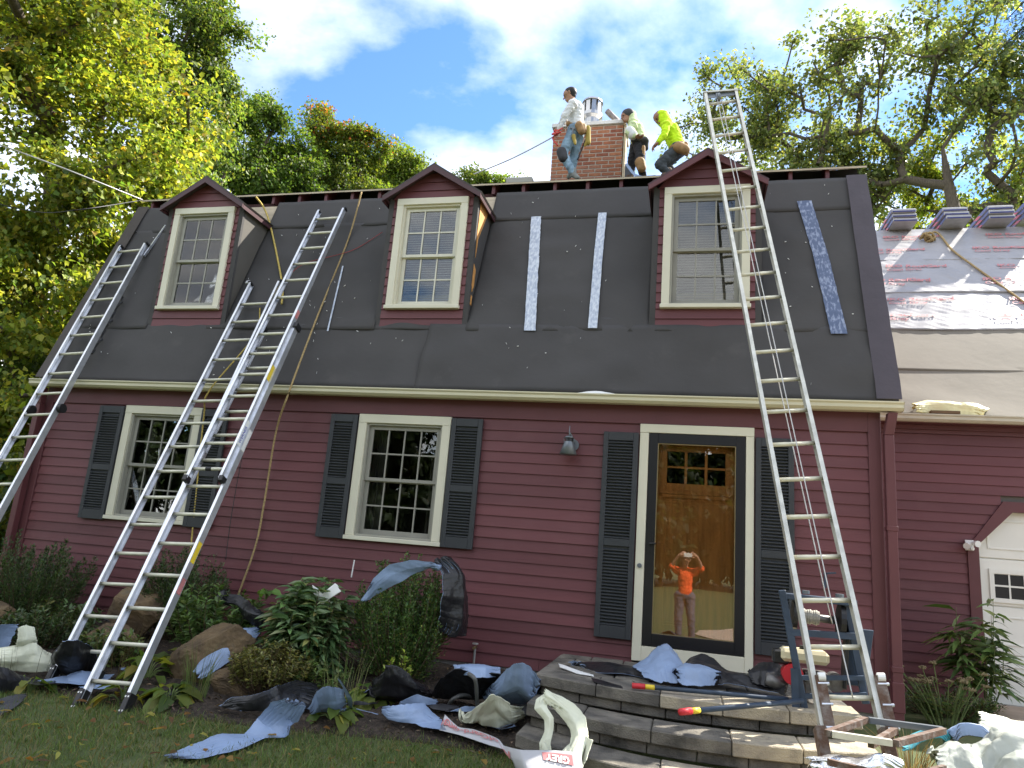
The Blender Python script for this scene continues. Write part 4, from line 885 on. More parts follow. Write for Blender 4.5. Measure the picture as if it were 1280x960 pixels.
def part(name, bones, m_, parent, voxel=.012, it=5):
    me = caps_mesh(bones, voxel, it); me.name = name
    if name in ('shirt', 'trousers', 'hood'):     # cloth folds
        nv_ = len(me.vertices); co = np.empty(nv_*3); no = np.empty(nv_*3); me.vertices.foreach_get('co', co); me.vertices.foreach_get('normal', no); co, no = co.reshape(-1, 3), no.reshape(-1, 3); d_ = np.array([.016*(abs(mnoise.noise(V(x*9, y*9, z*13)))-.25)+.010*mnoise.noise(V(x*20, y*20, z*30)) for x, y, z in co]); me.vertices.foreach_set('co', (co+no*d_[:, None]).ravel())
    me.materials.clear(); me.materials.append(m_); me.polygons.foreach_set('use_smooth', [True]*len(me.polygons)); return link(name, me, parent)
def hand(wrist, tip_dir, side, curl=.5, size=1.0):
    """palm, four unequal bent fingers and a thumb leaving the palm's side"""
    w_, t = V(wrist), V(tip_dir).normalized(); s = V(side).normalized(); s = (s-t*s.dot(t)).normalized(); nrm = t.cross(s)
    b = [(w_, w_+t*.045*size, .024*size, .030*size), (w_+t*.045*size-s*.018*size, w_+t*.08*size-s*.028*size, .018*size, .013*size), (w_+t*.045*size+s*.018*size, w_+t*.08*size+s*.028*size, .018*size, .013*size)]
    for i, ln in enumerate((.062, .074, .070, .052)):
        k = w_+t*.085*size+s*(-.030+.020*i)*size; m1 = k+(t*math.cos(curl*.6)+nrm*math.sin(curl*.6))*ln*.5*size; m2 = m1+(t*math.cos(curl*1.5)+nrm*math.sin(curl*1.5))*ln*.5*size
        b += [(k, m1, .0095*size, .009*size), (m1, m2, .009*size, .0075*size)]
    k = w_+t*.025*size-s*.026*size; m1 = k+(t*.6-s*.7+nrm*.2).normalized()*.036*size; b += [(k, m1, .013*size, .0105*size), (m1, m1+(t*.9-s*.1+nrm*.4).normalized()*.03*size, .0105*size, .008*size)]
    return b
def head(c, fwd, up=(0, 0, 1), s=1.0):
    c, f = V(c), V(fwd).normalized(); u = V(up); u = (u-f*u.dot(f)).normalized(); r_ = f.cross(u)
    b = [(c+u*.035*s-f*.012*s, c+u*.03*s+f*.012*s, .088*s, .086*s), (c-u*.03*s+f*.02*s, c-u*.075*s+f*.045*s, .068*s, .042*s), (c+f*.085*s, c-u*.03*s+f*.108*s, .011*s, .015*s),
         (c-u*.058*s+f*.072*s, c-u*.058*s+f*.080*s, .018*s, .016*s), (c+u*.028*s+f*.072*s-r_*.03*s, c+u*.028*s+f*.072*s+r_*.03*s, .018*s, .018*s)]
    for q in (-1, 1): b.append((c-u*.005*s+r_*q*.082*s, c+u*.025*s+r_*q*.088*s, .010*s, .014*s))
    return b
def eyes(p, c, fwd, s=1.0):
    c, f = V(c), V(fwd).normalized(); u = V(0, 0, 1); u = (u-f*u.dot(f)).normalized(); r_ = f.cross(u); mb = MB()
    for q in (-1, 1): mb.ball(c+u*.008*s+f*.083*s+r_*q*.031*s, .011*s, 8, 6)
    mb.build('eyes', m_black, p)
def figure(label, J, cl, skin, fwd, group=None):
    """J: joints; cl: clothing materials; returns the body mesh that parents the clothes"""
    H, nk, ch, pv = V(J['head']), V(J['neck']), V(J['chest']), V(J['pelvis']); b = head(H, fwd, (H-nk))
    b += [(nk, nk+(H-nk)*.6, .055, .052), (ch, nk, .105, .06), (pv+(ch-pv)*.45, ch, .11, .125), (pv, pv+(ch-pv)*.45, .125, .11)]
    sh = []; tr = []; bt = []
    for s in 'LR':
        S_, E, Wr = V(J['sh'+s]), V(J['el'+s]), V(J['wr'+s]); hp, kn, an, toe = V(J['hip'+s]), V(J['kn'+s]), V(J['an'+s]), V(J['toe'+s])
        b += [(ch+(nk-ch)*.5, S_, .075, .06), (S_, E, .052, .042), (E, Wr, .041, .027)] + hand(Wr, J['hand'+s], J.get('side'+s, (0, 1, 0)), J.get('curl', .6))
        b += [(pv, hp, .11, .095), (hp, kn, .085, .055), (kn, an, .056, .036), (an, toe, .036, .03)]
        sh += [(ch+(nk-ch)*.5, S_, .085, .075), (S_, E, .068, .055), (E, E+(Wr-E)*cl.get('sleeve', .92), .056, .040 if cl.get('sleeve', .92) > .5 else .056)]
        tr += [(pv, hp, .125, .112), (hp, kn, .105, .075), (kn, kn+(an-kn)*.94, .074, .058)]; d = (toe-an); bt += [(an+V(0, 0, .05), an, .052, .052), (an-V(0, 0, .02), toe, .046, .038)]
    sh += [(ch+(nk-ch)*.2, nk-(nk-ch)*.12, .12, .07), (pv+(ch-pv)*.45, ch, .125, .14), (pv+(ch-pv)*.08, pv+(ch-pv)*.45, .138, .126)]
    me = caps_mesh(b, .0075, 3); me.materials.clear(); me.materials.append(skin); me.polygons.foreach_set('use_smooth', [True]*len(me.polygons))
    o = tag(link('person', me), label, 'person', group)
    part('shirt', sh, cl['shirt'], o); part('trousers', tr + [(pv, pv+(ch-pv)*.12, .135, .13)], cl['trousers'], o); part('boots', bt, cl['boots'], o, .010, 3); eyes(o, H, fwd)
    return o
JEAN = mat('washed denim', (.22, .32, .40), .9, var=.3, scale=9); WHITE = mat('white shirt cloth', (.66, .67, .66), .9, var=.08, scale=7, bump=.3, bscale=14); HIVIS = mat('neon yellow hoodie', (.55, .80, .015), .9, var=.15, scale=7, bump=.3, bscale=14)
PALE = mat('pale lime hoodie', (.52, .60, .34), .9, var=.15, scale=6, bump=.3, bscale=14); BLACKP = mat('black work trousers', (.022, .021, .024), .9, var=.2); GREYP = mat('dark grey trousers', (.06, .068, .075), .9, var=.2); BOOT = mat('grey boot', (.22, .23, .21), .8, var=.2); TAN = mat('tan leather', (.33, .19, .08), .7, var=.25, scale=14); HAIR = mat('black hair', (.010, .009, .009), .55); OLIVE = mat('ochre strap', (.38, .28, .06), .8, var=.2); DBOOT = mat('brown boot', (.11, .07, .045), .8); PAD = mat('knee pad', (.045, .045, .05), .7)
def hair_cap(p, c, back, s=1.0, m_=None, name='hair', low=.02):
    c, f = V(c), V(back).normalized(); part(name, [(c+V(0, 0, .045)*s, c+V(0, 0, .05)*s+f*.02*s, .094*s, .094*s), (c+V(0, 0, low)*s+f*.045*s, c+V(0, 0, low-.03)*s+f*.05*s, .072*s, .055*s)], m_ or HAIR, p, .010, 2)
Y1 = 2.78
J1 = dict(head=(-1.610,2.780,7.872), neck=(-1.547,2.780,7.744), chest=(-1.507,2.780,7.612), pelvis=(-1.473,2.780,7.262),
  shL=(-1.522,2.600,7.592), elL=(-1.628,2.560,7.363), wrL=(-1.709,2.600,7.144), handL=(-.45, .1, -.8), shR=(-1.544,2.950,7.816), elR=(-1.668,2.980,7.612), wrR=(-1.762,2.860,7.355), handR=(-.6, -.3, -.6),
  hipL=(-1.482,2.700,7.191), knL=(-1.627,2.630,6.756), anL=(-1.453,2.680,6.441), toeL=(-1.369,2.620,6.329), hipR=(-1.435,2.860,7.288), knR=(-1.477,2.800,6.861), anR=(-1.504,2.840,6.568), toeR=(-1.541,2.800,6.451), curl=.9)
w1 = figure('worker in white shirt and washed jeans standing before the chimney', J1, dict(shirt=WHITE, trousers=JEAN, boots=BOOT), SKIN, (-1, -.15, -.35), 'roofers on the upper roof')
hair_cap(w1, J1['head'], (1, 0, .1))
for (u, v, yy, rr_, m_, nm) in ((728,158,2.62,.085,TAN,'tool_pouch'), (733,160,2.72,.075,TAN,'tool_pouch'), (734,171,2.70,.05,OLIVE,'tool_strap')):
    pass
part('tool_belt', [((-1.582,2.720,7.323), (-1.367,2.680,7.226), .05, .06), ((-1.367,2.680,7.226), (-1.295,2.800,7.212), .05, .05), ((-1.618,2.900,7.441), (-1.372,2.920,7.379), .05, .05)], TAN, w1, .012, 3)
part('tool_pouch', [((-1.392,2.600,7.205), (-1.349,2.600,7.105), .07, .06), ((-1.332,2.620,7.199), (-1.328,2.620,7.130), .05, .06)], TAN, w1, .012, 2)
part('hanging_strap', [((-1.262,2.660,7.192), (-1.249,2.660,6.942), .04, .045), ((-1.261,2.660,6.943), (-1.295,2.660,6.890), .04, .02)], OLIVE, w1, .012, 2); part('gloves', [((-1.466,2.580,7.018), (-1.432,2.580,6.878), .035, .02)], OLIVE, w1, .010, 2)
part('hammer', [((-1.487,2.580,7.157), (-1.469,2.580,6.963), .014, .012), ((-1.518,2.580,7.159), (-1.461,2.580,7.141), .018, .018)], m_iron, w1, .008, 1)
part('knee_pad', [((-1.641,2.600,6.767), (-1.610,2.600,6.669), .082, .075)], PAD, w1, .012, 2)
rope('tail_strap', [(-1.285,2.700,7.052), (-1.352,2.720,6.861), (-1.408,2.740,6.698)], .012, m_plastic, w1)
rope('cord_bundle', [(-1.791,2.600,7.136), (-1.651,2.580,7.169), (-1.802,2.550,7.050), (-1.665,2.550,7.082), (-1.797,2.600,7.025), (-1.711,2.600,6.881)], .012, mat('red webbing', (.6, .08, .07), .8), w1)
J2 = dict(head=(-0.740,3.350,7.789), neck=(-0.664,3.350,7.681), chest=(-0.600,3.350,7.552), pelvis=(-0.527,3.350,7.336),
  shL=(-0.625,3.180,7.518), elL=(-0.690,3.120,7.356), wrL=(-0.569,3.080,7.252), handL=(.9, -.1, -.2), shR=(-0.631,3.500,7.723), elR=(-0.745,3.520,7.581), wrR=(-0.803,3.500,7.454), handR=(-.5, .1, -.8),
  hipL=(-0.519,3.260,7.259), knL=(-0.469,3.150,6.824), anL=(-0.433,3.200,6.613), toeL=(-0.481,3.120,6.530), hipR=(-0.573,3.440,7.373), knR=(-0.634,3.400,7.034), anR=(-0.640,3.440,6.800), toeR=(-0.694,3.360,6.702), curl=.8)
w2 = figure('worker in pale lime hoodie and black trousers right of the chimney', J2, dict(shirt=PALE, trousers=BLACKP, boots=DBOOT), SKIN2, (-1, -.5, -.2), 'roofers on the upper roof')
hair_cap(w2, J2['head'], (1, 0, .1), 1.03, PAD, 'cap', .035)
part('hood', [(V(J2['head'])+V(.05, .03, .03), V(J2['head'])+V(.08, .03, -.06), .10, .09), (V(J2['neck'])+V(.02, 0, .01), V(J2['neck'])+V(.06, 0, -.02), .085, .08)], PALE, w2, .012, 4)
part('white_bib', [((-0.668,3.140,7.395), (-0.612,3.120,7.308), .085, .08)], WHITE, w2, .012, 3)
part('tool_belt', [((-0.591,3.200,7.270), (-0.426,3.200,7.245), .06, .07), ((-0.426,3.220,7.229), (-0.412,3.240,7.140), .065, .05)], PAD, w2, .012, 2); part('tool_pouch', [((-0.443,3.160,7.108), (-0.444,3.160,6.954), .035, .04)], TAN, w2, .012, 2)
part('knee_pad', [((-0.478,3.100,6.809), (-0.450,3.100,6.711), .085, .075)], TAN, w2, .012, 2)
J3 = dict(head=(-0.180,2.950,7.471), neck=(-0.096,2.950,7.353), chest=(-0.020,2.950,7.230), pelvis=(0.109,2.950,6.919),
  shL=(-0.076,2.780,7.236), elL=(-0.103,2.720,7.023), wrL=(-0.187,2.700,6.896), handL=(-.7, .1, -.7), shR=(-0.066,3.100,7.426), elR=(-0.137,3.140,7.273), wrR=(-0.229,3.100,7.114), handR=(-.7, 0, -.7),
  hipL=(0.089,2.860,6.853), knL=(-0.163,2.800,6.578), anL=(-0.018,2.840,6.446), toeL=(-0.098,2.800,6.401), hipR=(0.120,3.040,6.945), knR=(-0.080,3.060,6.708), anR=(0.094,3.060,6.535), toeR=(-0.000,3.040,6.502), curl=.8)
w3 = figure('crouching worker in neon yellow hoodie behind the third dormer', J3, dict(shirt=HIVIS, trousers=GREYP, boots=DBOOT), SKIN2, (-.8, -.3, -.7), 'roofers on the upper roof')
part('hood', [(V(J3['head'])+V(.02, .02, .025), V(J3['head'])+V(.05, .02, -.03), .118, .112), (V(J3['neck'])+V(0, 0, .02), V(J3['neck'])+V(.03, 0, -.03), .10, .10)], HIVIS, w3, .012, 3)
part('tool_pouch', [((0.114,2.760,6.832), (0.209,2.760,6.785), .085, .08), ((0.066,2.800,6.859), (0.159,2.780,6.894), .05, .05)], TAN, w3, .012, 2); part('tool_belt', [((0.018,2.800,6.862), (0.218,2.800,6.903), .04, .04), ((0.218,2.800,6.903), (0.233,2.840,6.765), .04, .04)], TAN, w3, .012, 2)
# the photographer, seen mirrored in the storm door
px_, py_, pz_ = .36, -7.42, ground(.36, -7.42)+.012
def q_(x, y, z): return (px_+x, py_+y, pz_+z)
JP = dict(head=q_(.0, .02, 1.50), neck=q_(0, -.02, 1.37), chest=q_(0, -.02, 1.20), pelvis=q_(0, 0, .88), shL=q_(-.17, 0, 1.31), elL=q_(-.27, .10, 1.38), wrL=q_(-.13, .20, 1.585), handL=(.62, .1, .35), sideL=(0, 0, 1), shR=q_(.17, 0, 1.31), elR=q_(.30, .10, 1.38), wrR=q_(.21, .20, 1.585), handR=(-.62, .1, .35), sideR=(0, 0, 1),
  hipL=q_(-.09, 0, .84), knL=q_(-.11, .03, .46), anL=q_(-.12, 0, .085), toeL=q_(-.14, .15, .045), hipR=q_(.09, 0, .84), knR=q_(.12, .03, .46), anR=q_(.14, 0, .085), toeR=q_(.17, .15, .045), curl=.5)
ORANGE = mat('orange shirt cloth', (.80, .10, .02), .9, var=.08, scale=7)
wp = figure('photographer in an orange shirt mirrored in the storm door glass', JP, dict(shirt=ORANGE, trousers=mat('grey violet trousers', (.11, .10, .13), .9, var=.15), boots=mat('white trainers', (.6, .6, .6), .7), sleeve=.02), SKIN, (0, 1, .18))
hair_cap(wp, JP['head'], (0, -1, .1))
tag(boxo('mobile_phone', m_white, None, .33, .48, -7.168, -7.158, .815, .89, .003), 'pale mobile phone held up by the mirrored photographer', 'phone')

# ================================================================ torn sheets and other litter
m_sblue = mat('pale blue membrane film', (.23, .31, .46), .42, var=.12, scale=5, bump=.25, bscale=22); m_sblack = mat('black tar membrane', (.014, .014, .016), .33, var=.2, scale=9, bump=.3, bscale=22)
m_screm = mat('cream plastic film', (.60, .61, .47), .42, var=.08, scale=6, bump=.25, bscale=18); m_sdark = mat('dark grey felt scrap', (.045, .045, .05), .8, var=.2, bump=.3, bscale=20)
m_swhite = mat('printed white wrap', (.46, .46, .47), .5, var=.06, scale=6, bump=.12, bscale=16); m_clear = mat('milky plastic film', (.38, .40, .35), .32, var=.1, scale=6, bump=.3, bscale=14)
m_foil = mat('crumpled foil', (.75, .75, .76), .25, metal=.8, var=.15, bump=.4, bscale=18); m_teal = mat('teal cloth', (.05, .28, .34), .8, var=.25, scale=40)
def cr(P, s):
    """Catmull-Rom through rows of P at parameters s in 0..1"""
    P = np.array(P, float); n = len(P); t = np.clip(s, 0, 1)*(n-1); i = np.minimum(t.astype(int), n-2); f = (t-i)[:, None]
    p0, p1, p2, p3 = P[np.maximum(i-1, 0)], P[i], P[i+1], P[np.minimum(i+2, n-1)]
    return .5*(2*p1+(p2-p0)*f+(2*p0-5*p1+4*p2-p3)*f**2+(3*p1-p0-3*p2+p3)*f**3)
def creases(u, v, seed, k=9, f=2.2):
    r_ = np.random.default_rng(seed); o = 0
    for i in range(k):
        a = r_.uniform(0, 3.14); q = f*r_.uniform(.5, 2.4); ph = r_.uniform(0, 6.28); s = np.sin((u*math.cos(a)+v*math.sin(a))*q*6.28+ph+1.2*np.sin(v*3+ph)*.5); o = o + (1-np.abs(s))**1.5*r_.uniform(.4, 1)/k*2
    return o - .6
def facets(u, v, seed, f):
    """sum of triangle waves: flat faces that meet in sharp folds"""
    r_ = np.random.default_rng(seed); o = 0
    for i in range(6):
        a = r_.uniform(0, 3.14); q = f*r_.uniform(.35, 1.3); t = (u*math.cos(a)+v*math.sin(a))*q+r_.uniform(0, 1)+.06*np.sin(u*5+v*4+i); o = o + (np.abs((t % 1)-.5)*4-1)*r_.uniform(.3, 1)/3
    return o
def lin(P, s):
    P = np.array(P, float); k = np.linspace(0, 1, len(P)); return np.stack([np.interp(s, k, P[:, j]) for j in range(3)], 1)
def loft(name, label, cat, secs, front, back=None, amp=.018, seed=0, arch=.0, nu=90, nv=56, group=None, parent=None, clamp=True, freq=2.2, floor=.008, rag=1.0):
    ss = np.linspace(0, 1, nu); A = .35*cr([s[0] for s in secs], ss)+.65*lin([s[0] for s in secs], ss); B = .35*cr([s[1] for s in secs], ss)+.65*lin([s[1] for s in secs], ss); v = np.linspace(0, 1, nv)
    P = A[:, None]*(1-v)[None, :, None] + B[:, None]*v[None, :, None]
    ed_ = np.random.default_rng(seed).normal(0, 1, nu); ed_ = np.convolve(ed_, np.ones(5)/5, 'same')*.05*rag
    P = P + (B-A)[:, None]*(ed_[:, None, None]*(v[None, :, None]-.5))
    rgd = np.random.default_rng(seed+400); ju = np.convolve(rgd.normal(0, 1, nv+4), np.ones(3)/3, 'same')[:nv]*.035*rag; P = P + (P[-1:]-P[:1])*(ju[None, :, None]*(np.abs(np.linspace(-1, 1, nu))**3*np.sign(np.linspace(-1, 1, nu)))[:, None, None])
    lu = np.concatenate([[0], np.cumsum(np.linalg.norm(np.diff((A+B)/2, axis=0), axis=1))]); lv = np.linalg.norm(B-A, axis=1)
    U = np.repeat(lu[:, None], nv, 1); Vv = lv[:, None]*v[None]
    du = np.gradient(P, axis=0); dv = np.gradient(P, axis=1); nn = np.cross(du, dv); nn /= np.linalg.norm(nn, axis=2, keepdims=True)+1e-9
    camd = np.array(CAM)-P.reshape(-1, 3).mean(0)
    if (nn.reshape(-1, 3).mean(0)*camd).sum() < 0: nn = -nn
    d = amp*1.5*facets(U, Vv, seed, freq) + amp*.75*facets(U, Vv, seed+50, freq*2.4) + amp*.10*facets(U, Vv, seed+90, freq*6) + amp*.8*wav(U, Vv, seed+7, 4, .8) + arch*(1-np.abs(2*v-1)**1.3)[None]
    P = P + nn*d[..., None]
    if clamp: P[..., 2] = np.maximum(P[..., 2], np.interp(P[..., 1], [-60, -6, -1.9, -.1, 60], [-.80, -.77, -.66, -.42, -.42]) + floor + np.where(P[..., 1] > -2.08, .076, .02))
    Q = P - nn*.004; n = nu*nv; i, j = np.meshgrid(np.arange(nu-1), np.arange(nv-1), indexing='ij'); a = (i*nv+j).ravel(); f1 = np.stack([a, a+nv, a+nv+1, a+1], 1); f2 = f1[:, ::-1]+n
    rim = [i*nv for i in range(nu)] + [(nu-1)*nv+j for j in range(1, nv)] + [i*nv+nv-1 for i in range(nu-2, -1, -1)] + [j for j in range(nv-2, 0, -1)]
    f3 = [(p, p+n, q+n, q) for p, q in zip(rim, rim[1:]+rim[:1])]
    me = bpy.data.meshes.new(name); me.from_pydata(np.concatenate([P.reshape(-1, 3), Q.reshape(-1, 3)]).tolist(), [], f1.tolist()+f2.tolist()+f3); me.materials.append(front); me.materials.append(back or front)
    me.polygons.foreach_set('material_index', [0]*len(f1)+[1]*(len(f2)+len(f3))); me.polygons.foreach_set('use_smooth', [True]*(len(f1)*2)+[False]*len(f3)); me.update()
    o = link(name, me, parent)
    if label: tag(o, label, cat, group)
    return o, P, nn
SC = 'torn roofing scraps on the ground'
G = lambda *a: a
loft('membrane_scrap', 'pale blue sheet lying at the left edge of the photo', 'sheet', [((-5.890,-1.618,-0.273), (-5.800,-1.633,-0.505)), ((-5.681,-1.601,-0.260), (-5.712,-1.516,-0.489)), ((-5.626,-1.453,-0.261), (-5.645,-1.493,-0.456))], m_sblue, m_sblack, .02, 1, group=SC)
o, _, _ = loft('plastic_tarp', 'large cream plastic film heaped left of the ladders', 'plastic film', [((-5.607,-1.787,-0.445), (-5.321,-1.998,-0.643)), ((-5.186,-1.869,-0.357), (-5.233,-1.844,-0.593)), ((-5.027,-1.803,-0.327), (-4.998,-1.784,-0.626)), ((-4.996,-1.680,-0.411), (-4.894,-1.720,-0.636)), ((-4.890,-1.632,-0.544), (-4.907,-1.723,-0.637))], m_screm, None, .03, 2, .06, group=SC)
loft('upright_fold', None, None, [((-5.171,-1.889,-0.209), (-5.201,-1.806,-0.398)), ((-5.140,-1.846,-0.183), (-5.142,-1.782,-0.395)), ((-5.106,-1.784,-0.205), (-5.123,-1.722,-0.387))], m_screm, None, .02, 3, .05, parent=o)
loft('tar_scrap', 'black tar sheet in front of the cream film at far left', 'sheet', [((-5.038,-2.282,-0.451), (-4.800,-2.423,-0.675)), ((-4.940,-2.132,-0.467), (-4.856,-2.176,-0.668)), ((-4.880,-1.930,-0.601), (-4.809,-1.965,-0.662))], m_sblack, None, .02, 4, .05, group=SC)
loft('felt_scrap', 'flat dark grey felt scrap at the lawn edge, far left', 'sheet', [((-4.668,-2.541,-0.647), (-4.257,-2.873,-0.687)), ((-4.666,-2.305,-0.622), (-4.401,-2.525,-0.677)), ((-4.656,-2.165,-0.627), (-4.539,-2.296,-0.671))], m_sdark, None, .008, 5, group=SC)
loft('tar_scrap', 'crumpled black tar sheet heaped beside the front ladder', 'sheet', [((-4.995,-1.600,-0.400), (-4.968,-1.592,-0.599)), ((-4.614,-1.946,-0.242), (-4.829,-1.661,-0.599)), ((-4.532,-1.891,-0.239), (-4.712,-1.659,-0.598)), ((-4.566,-1.649,-0.348), (-4.674,-1.561,-0.596)), ((-4.623,-1.495,-0.507), (-4.613,-1.536,-0.592))], m_sblack, m_sblue, .035, 6, .06, group=SC)
loft('membrane_scrap', 'pale blue membrane lying behind the front ladder feet', 'sheet', [((-4.771,-1.962,-0.602), (-4.690,-1.985,-0.662)), ((-4.720,-1.792,-0.566), (-4.514,-1.904,-0.661)), ((-4.583,-1.722,-0.496), (-4.387,-1.872,-0.657)), ((-4.370,-1.586,-0.569), (-4.305,-1.777,-0.645))], m_sblue, m_sblack, .022, 7, .02, group=SC)
loft('membrane_scrap', 'pale blue tongue of membrane draped over the slanted boulder', 'sheet', [((-3.733,-1.400,-0.418), (-3.605,-1.450,-0.506)), ((-3.674,-1.320,-0.322), (-3.525,-1.360,-0.439)), ((-3.614,-1.150,-0.200), (-3.447,-1.180,-0.321)), ((-3.564,-1.000,-0.125), (-3.413,-1.020,-0.192)), ((-3.509,-0.920,-0.113), (-3.423,-0.940,-0.145))], m_sblue, m_sblack, .012, 8, .03, group=SC, clamp=False)
loft('tar_scrap', 'shiny black tar sheet caught in the leaves under the hanging rope', 'sheet', [((-3.963,-0.850,0.152), (-3.891,-0.850,0.055)), ((-3.791,-0.900,0.133), (-3.742,-0.880,-0.017)), ((-3.615,-0.920,0.100), (-3.583,-0.950,-0.061)), ((-3.514,-0.900,0.036), (-3.490,-0.950,-0.108)), ((-3.470,-0.850,-0.058), (-3.462,-0.900,-0.117))], m_sblack, None, .03, 9, .05, group=SC, clamp=False)
o, _, _ = loft('plastic_scrap', 'small white plastic strip on top of the peony bush', 'plastic film', [((-2.925,-1.000,0.319), (-2.896,-1.000,0.236)), ((-2.850,-1.020,0.277), (-2.817,-1.000,0.195)), ((-2.786,-0.980,0.239), (-2.738,-0.980,0.187))], m_white, None, .01, 10, group=SC, clamp=False, nu=20, nv=12)
loft('raised_flap', None, None, [((-2.864,-1.000,0.190), (-2.817,-1.000,0.146)), ((-2.771,-1.020,0.284), (-2.714,-1.020,0.226)), ((-2.703,-1.000,0.353), (-2.630,-1.000,0.289))], m_white, None, .008, 11, parent=o, clamp=False, nu=20, nv=12)
o, _, _ = loft('membrane_scrap', 'blue and black membrane draped over the small leaved shrub', 'sheet', [((-2.419,-1.000,0.246), (-2.402,-0.980,0.226)), ((-2.324,-1.020,0.422), (-2.271,-0.950,0.313)), ((-2.194,-1.020,0.558), (-2.119,-0.950,0.403)), ((-2.009,-1.000,0.615), (-1.974,-0.900,0.505)), ((-1.848,-0.900,0.621), (-1.848,-0.820,0.564)), ((-1.779,-0.850,0.591), (-1.768,-0.800,0.549))], m_sblue, m_sblack, .014, 12, .02, group=SC, clamp=False)
loft('hanging_black_side', None, None, [((-1.846,-0.800,0.620), (-1.795,-0.550,0.586)), ((-1.741,-0.860,0.482), (-1.672,-0.500,0.463)), ((-1.696,-0.900,0.329), (-1.592,-0.450,0.294)), ((-1.722,-0.860,0.167), (-1.560,-0.450,0.123)), ((-1.767,-0.800,0.035), (-1.602,-0.450,-0.010))], m_sblack, m_sblue, .03, 13, .08, parent=o, clamp=False, freq=1.6)
loft('tar_scrap', 'shiny black tar sheet mounded below the small leaved shrub', 'sheet', [((-2.060,-1.336,-0.335), (-2.090,-1.141,-0.559)), ((-1.921,-1.521,-0.230), (-2.013,-1.149,-0.560)), ((-1.842,-1.467,-0.223), (-1.856,-1.164,-0.563)), ((-1.748,-1.339,-0.285), (-1.739,-1.119,-0.556)), ((-1.727,-1.057,-0.428), (-1.684,-1.019,-0.543))], m_sblack, None, .035, 14, .06, group=SC)
loft('membrane_scrap', 'pale blue sheet folded on the ground left of the printed wrap', 'sheet', [((-1.866,-1.605,-0.481), (-1.830,-1.575,-0.557)), ((-1.769,-1.654,-0.448), (-1.776,-1.623,-0.603)), ((-1.660,-1.637,-0.426), (-1.641,-1.674,-0.631)), ((-1.574,-1.480,-0.444), (-1.480,-1.707,-0.635)), ((-1.472,-1.461,-0.522), (-1.305,-1.703,-0.634))], m_sblue, m_sblack, .022, 15, .03, group=SC)
loft('membrane_scrap', 'thin blue sliver of membrane beside the yellowing hosta', 'sheet', [((-2.125,-1.544,-0.543), (-2.100,-1.561,-0.566)), ((-2.027,-1.570,-0.566), (-1.964,-1.594,-0.600)), ((-1.893,-1.589,-0.539), (-1.896,-1.612,-0.593))], m_sblue, m_sblack, .008, 16, nu=20, nv=10, group=SC)
loft('membrane_scrap', 'long pale blue membrane strip stretched over the lawn', 'sheet', [((-2.811,-2.828,-0.666), (-2.694,-2.834,-0.685)), ((-2.780,-2.635,-0.640), (-2.576,-2.772,-0.684)), ((-2.738,-2.374,-0.623), (-2.471,-2.508,-0.677)), ((-2.608,-2.284,-0.621), (-2.464,-2.235,-0.670)), ((-2.599,-2.149,-0.547), (-2.357,-2.160,-0.667)), ((-2.455,-2.238,-0.409), (-2.384,-1.979,-0.603)), ((-2.373,-2.226,-0.369), (-2.301,-2.006,-0.444))], m_sblue, m_sblack, .008, 17, .02, nu=120, group=SC)
loft('tar_scrap', 'black and blue tar sheet under the bronze azalea', 'sheet', [((-3.109,-1.869,-0.577), (-3.045,-1.847,-0.654)), ((-2.998,-1.895,-0.500), (-2.875,-1.928,-0.661)), ((-2.820,-1.877,-0.458), (-2.777,-1.847,-0.654)), ((-2.691,-1.797,-0.397), (-2.655,-1.793,-0.626)), ((-2.664,-1.522,-0.390), (-2.547,-1.668,-0.590)), ((-2.602,-1.318,-0.433), (-2.440,-1.685,-0.631))], m_sblack, m_sblue, .025, 18, .03, group=SC)
loft('membrane_scrap', 'pale blue sheet raised at the corner by the hosta', 'sheet', [((-2.382,-1.836,-0.502), (-2.391,-1.730,-0.558)), ((-2.308,-1.858,-0.375), (-2.334,-1.710,-0.555)), ((-2.207,-1.886,-0.319), (-2.255,-1.659,-0.578)), ((-2.109,-1.809,-0.348), (-2.192,-1.570,-0.517))], m_sblue, m_sblack, .014, 19, .03, group=SC)
loft('membrane_scrap', 'narrow blue flap standing up beside the hosta leaves', 'sheet', [((-2.126,-1.924,-0.241), (-2.094,-1.917,-0.261)), ((-2.100,-1.862,-0.315), (-2.062,-1.854,-0.335)), ((-2.090,-1.791,-0.406), (-2.061,-1.752,-0.421)), ((-2.147,-1.590,-0.519), (-2.122,-1.599,-0.520))], m_sblue, m_sblack, .008, 20, nu=24, nv=10, group=SC)
o, P, nn = loft('printed_wrap', 'white roofing wrap with red lettering at the foot of the steps', 'wrapping', [((-1.385,-1.513,-0.489), (-1.350,-1.717,-0.637)), ((-1.242,-1.621,-0.533), (-1.190,-1.748,-0.640)), ((-1.117,-1.613,-0.552), (-0.960,-1.831,-0.652)), ((-0.901,-1.717,-0.586), (-0.778,-1.899,-0.660)), ((-0.649,-2.120,-0.493), (-0.525,-2.420,-0.536)), ((-0.417,-2.220,-0.441), (-0.308,-2.600,-0.526)), ((-0.216,-2.340,-0.399), (-0.108,-2.750,-0.528))], m_swhite, None, .0012, 21, .010, nu=110, nv=40, group=SC, rag=0)
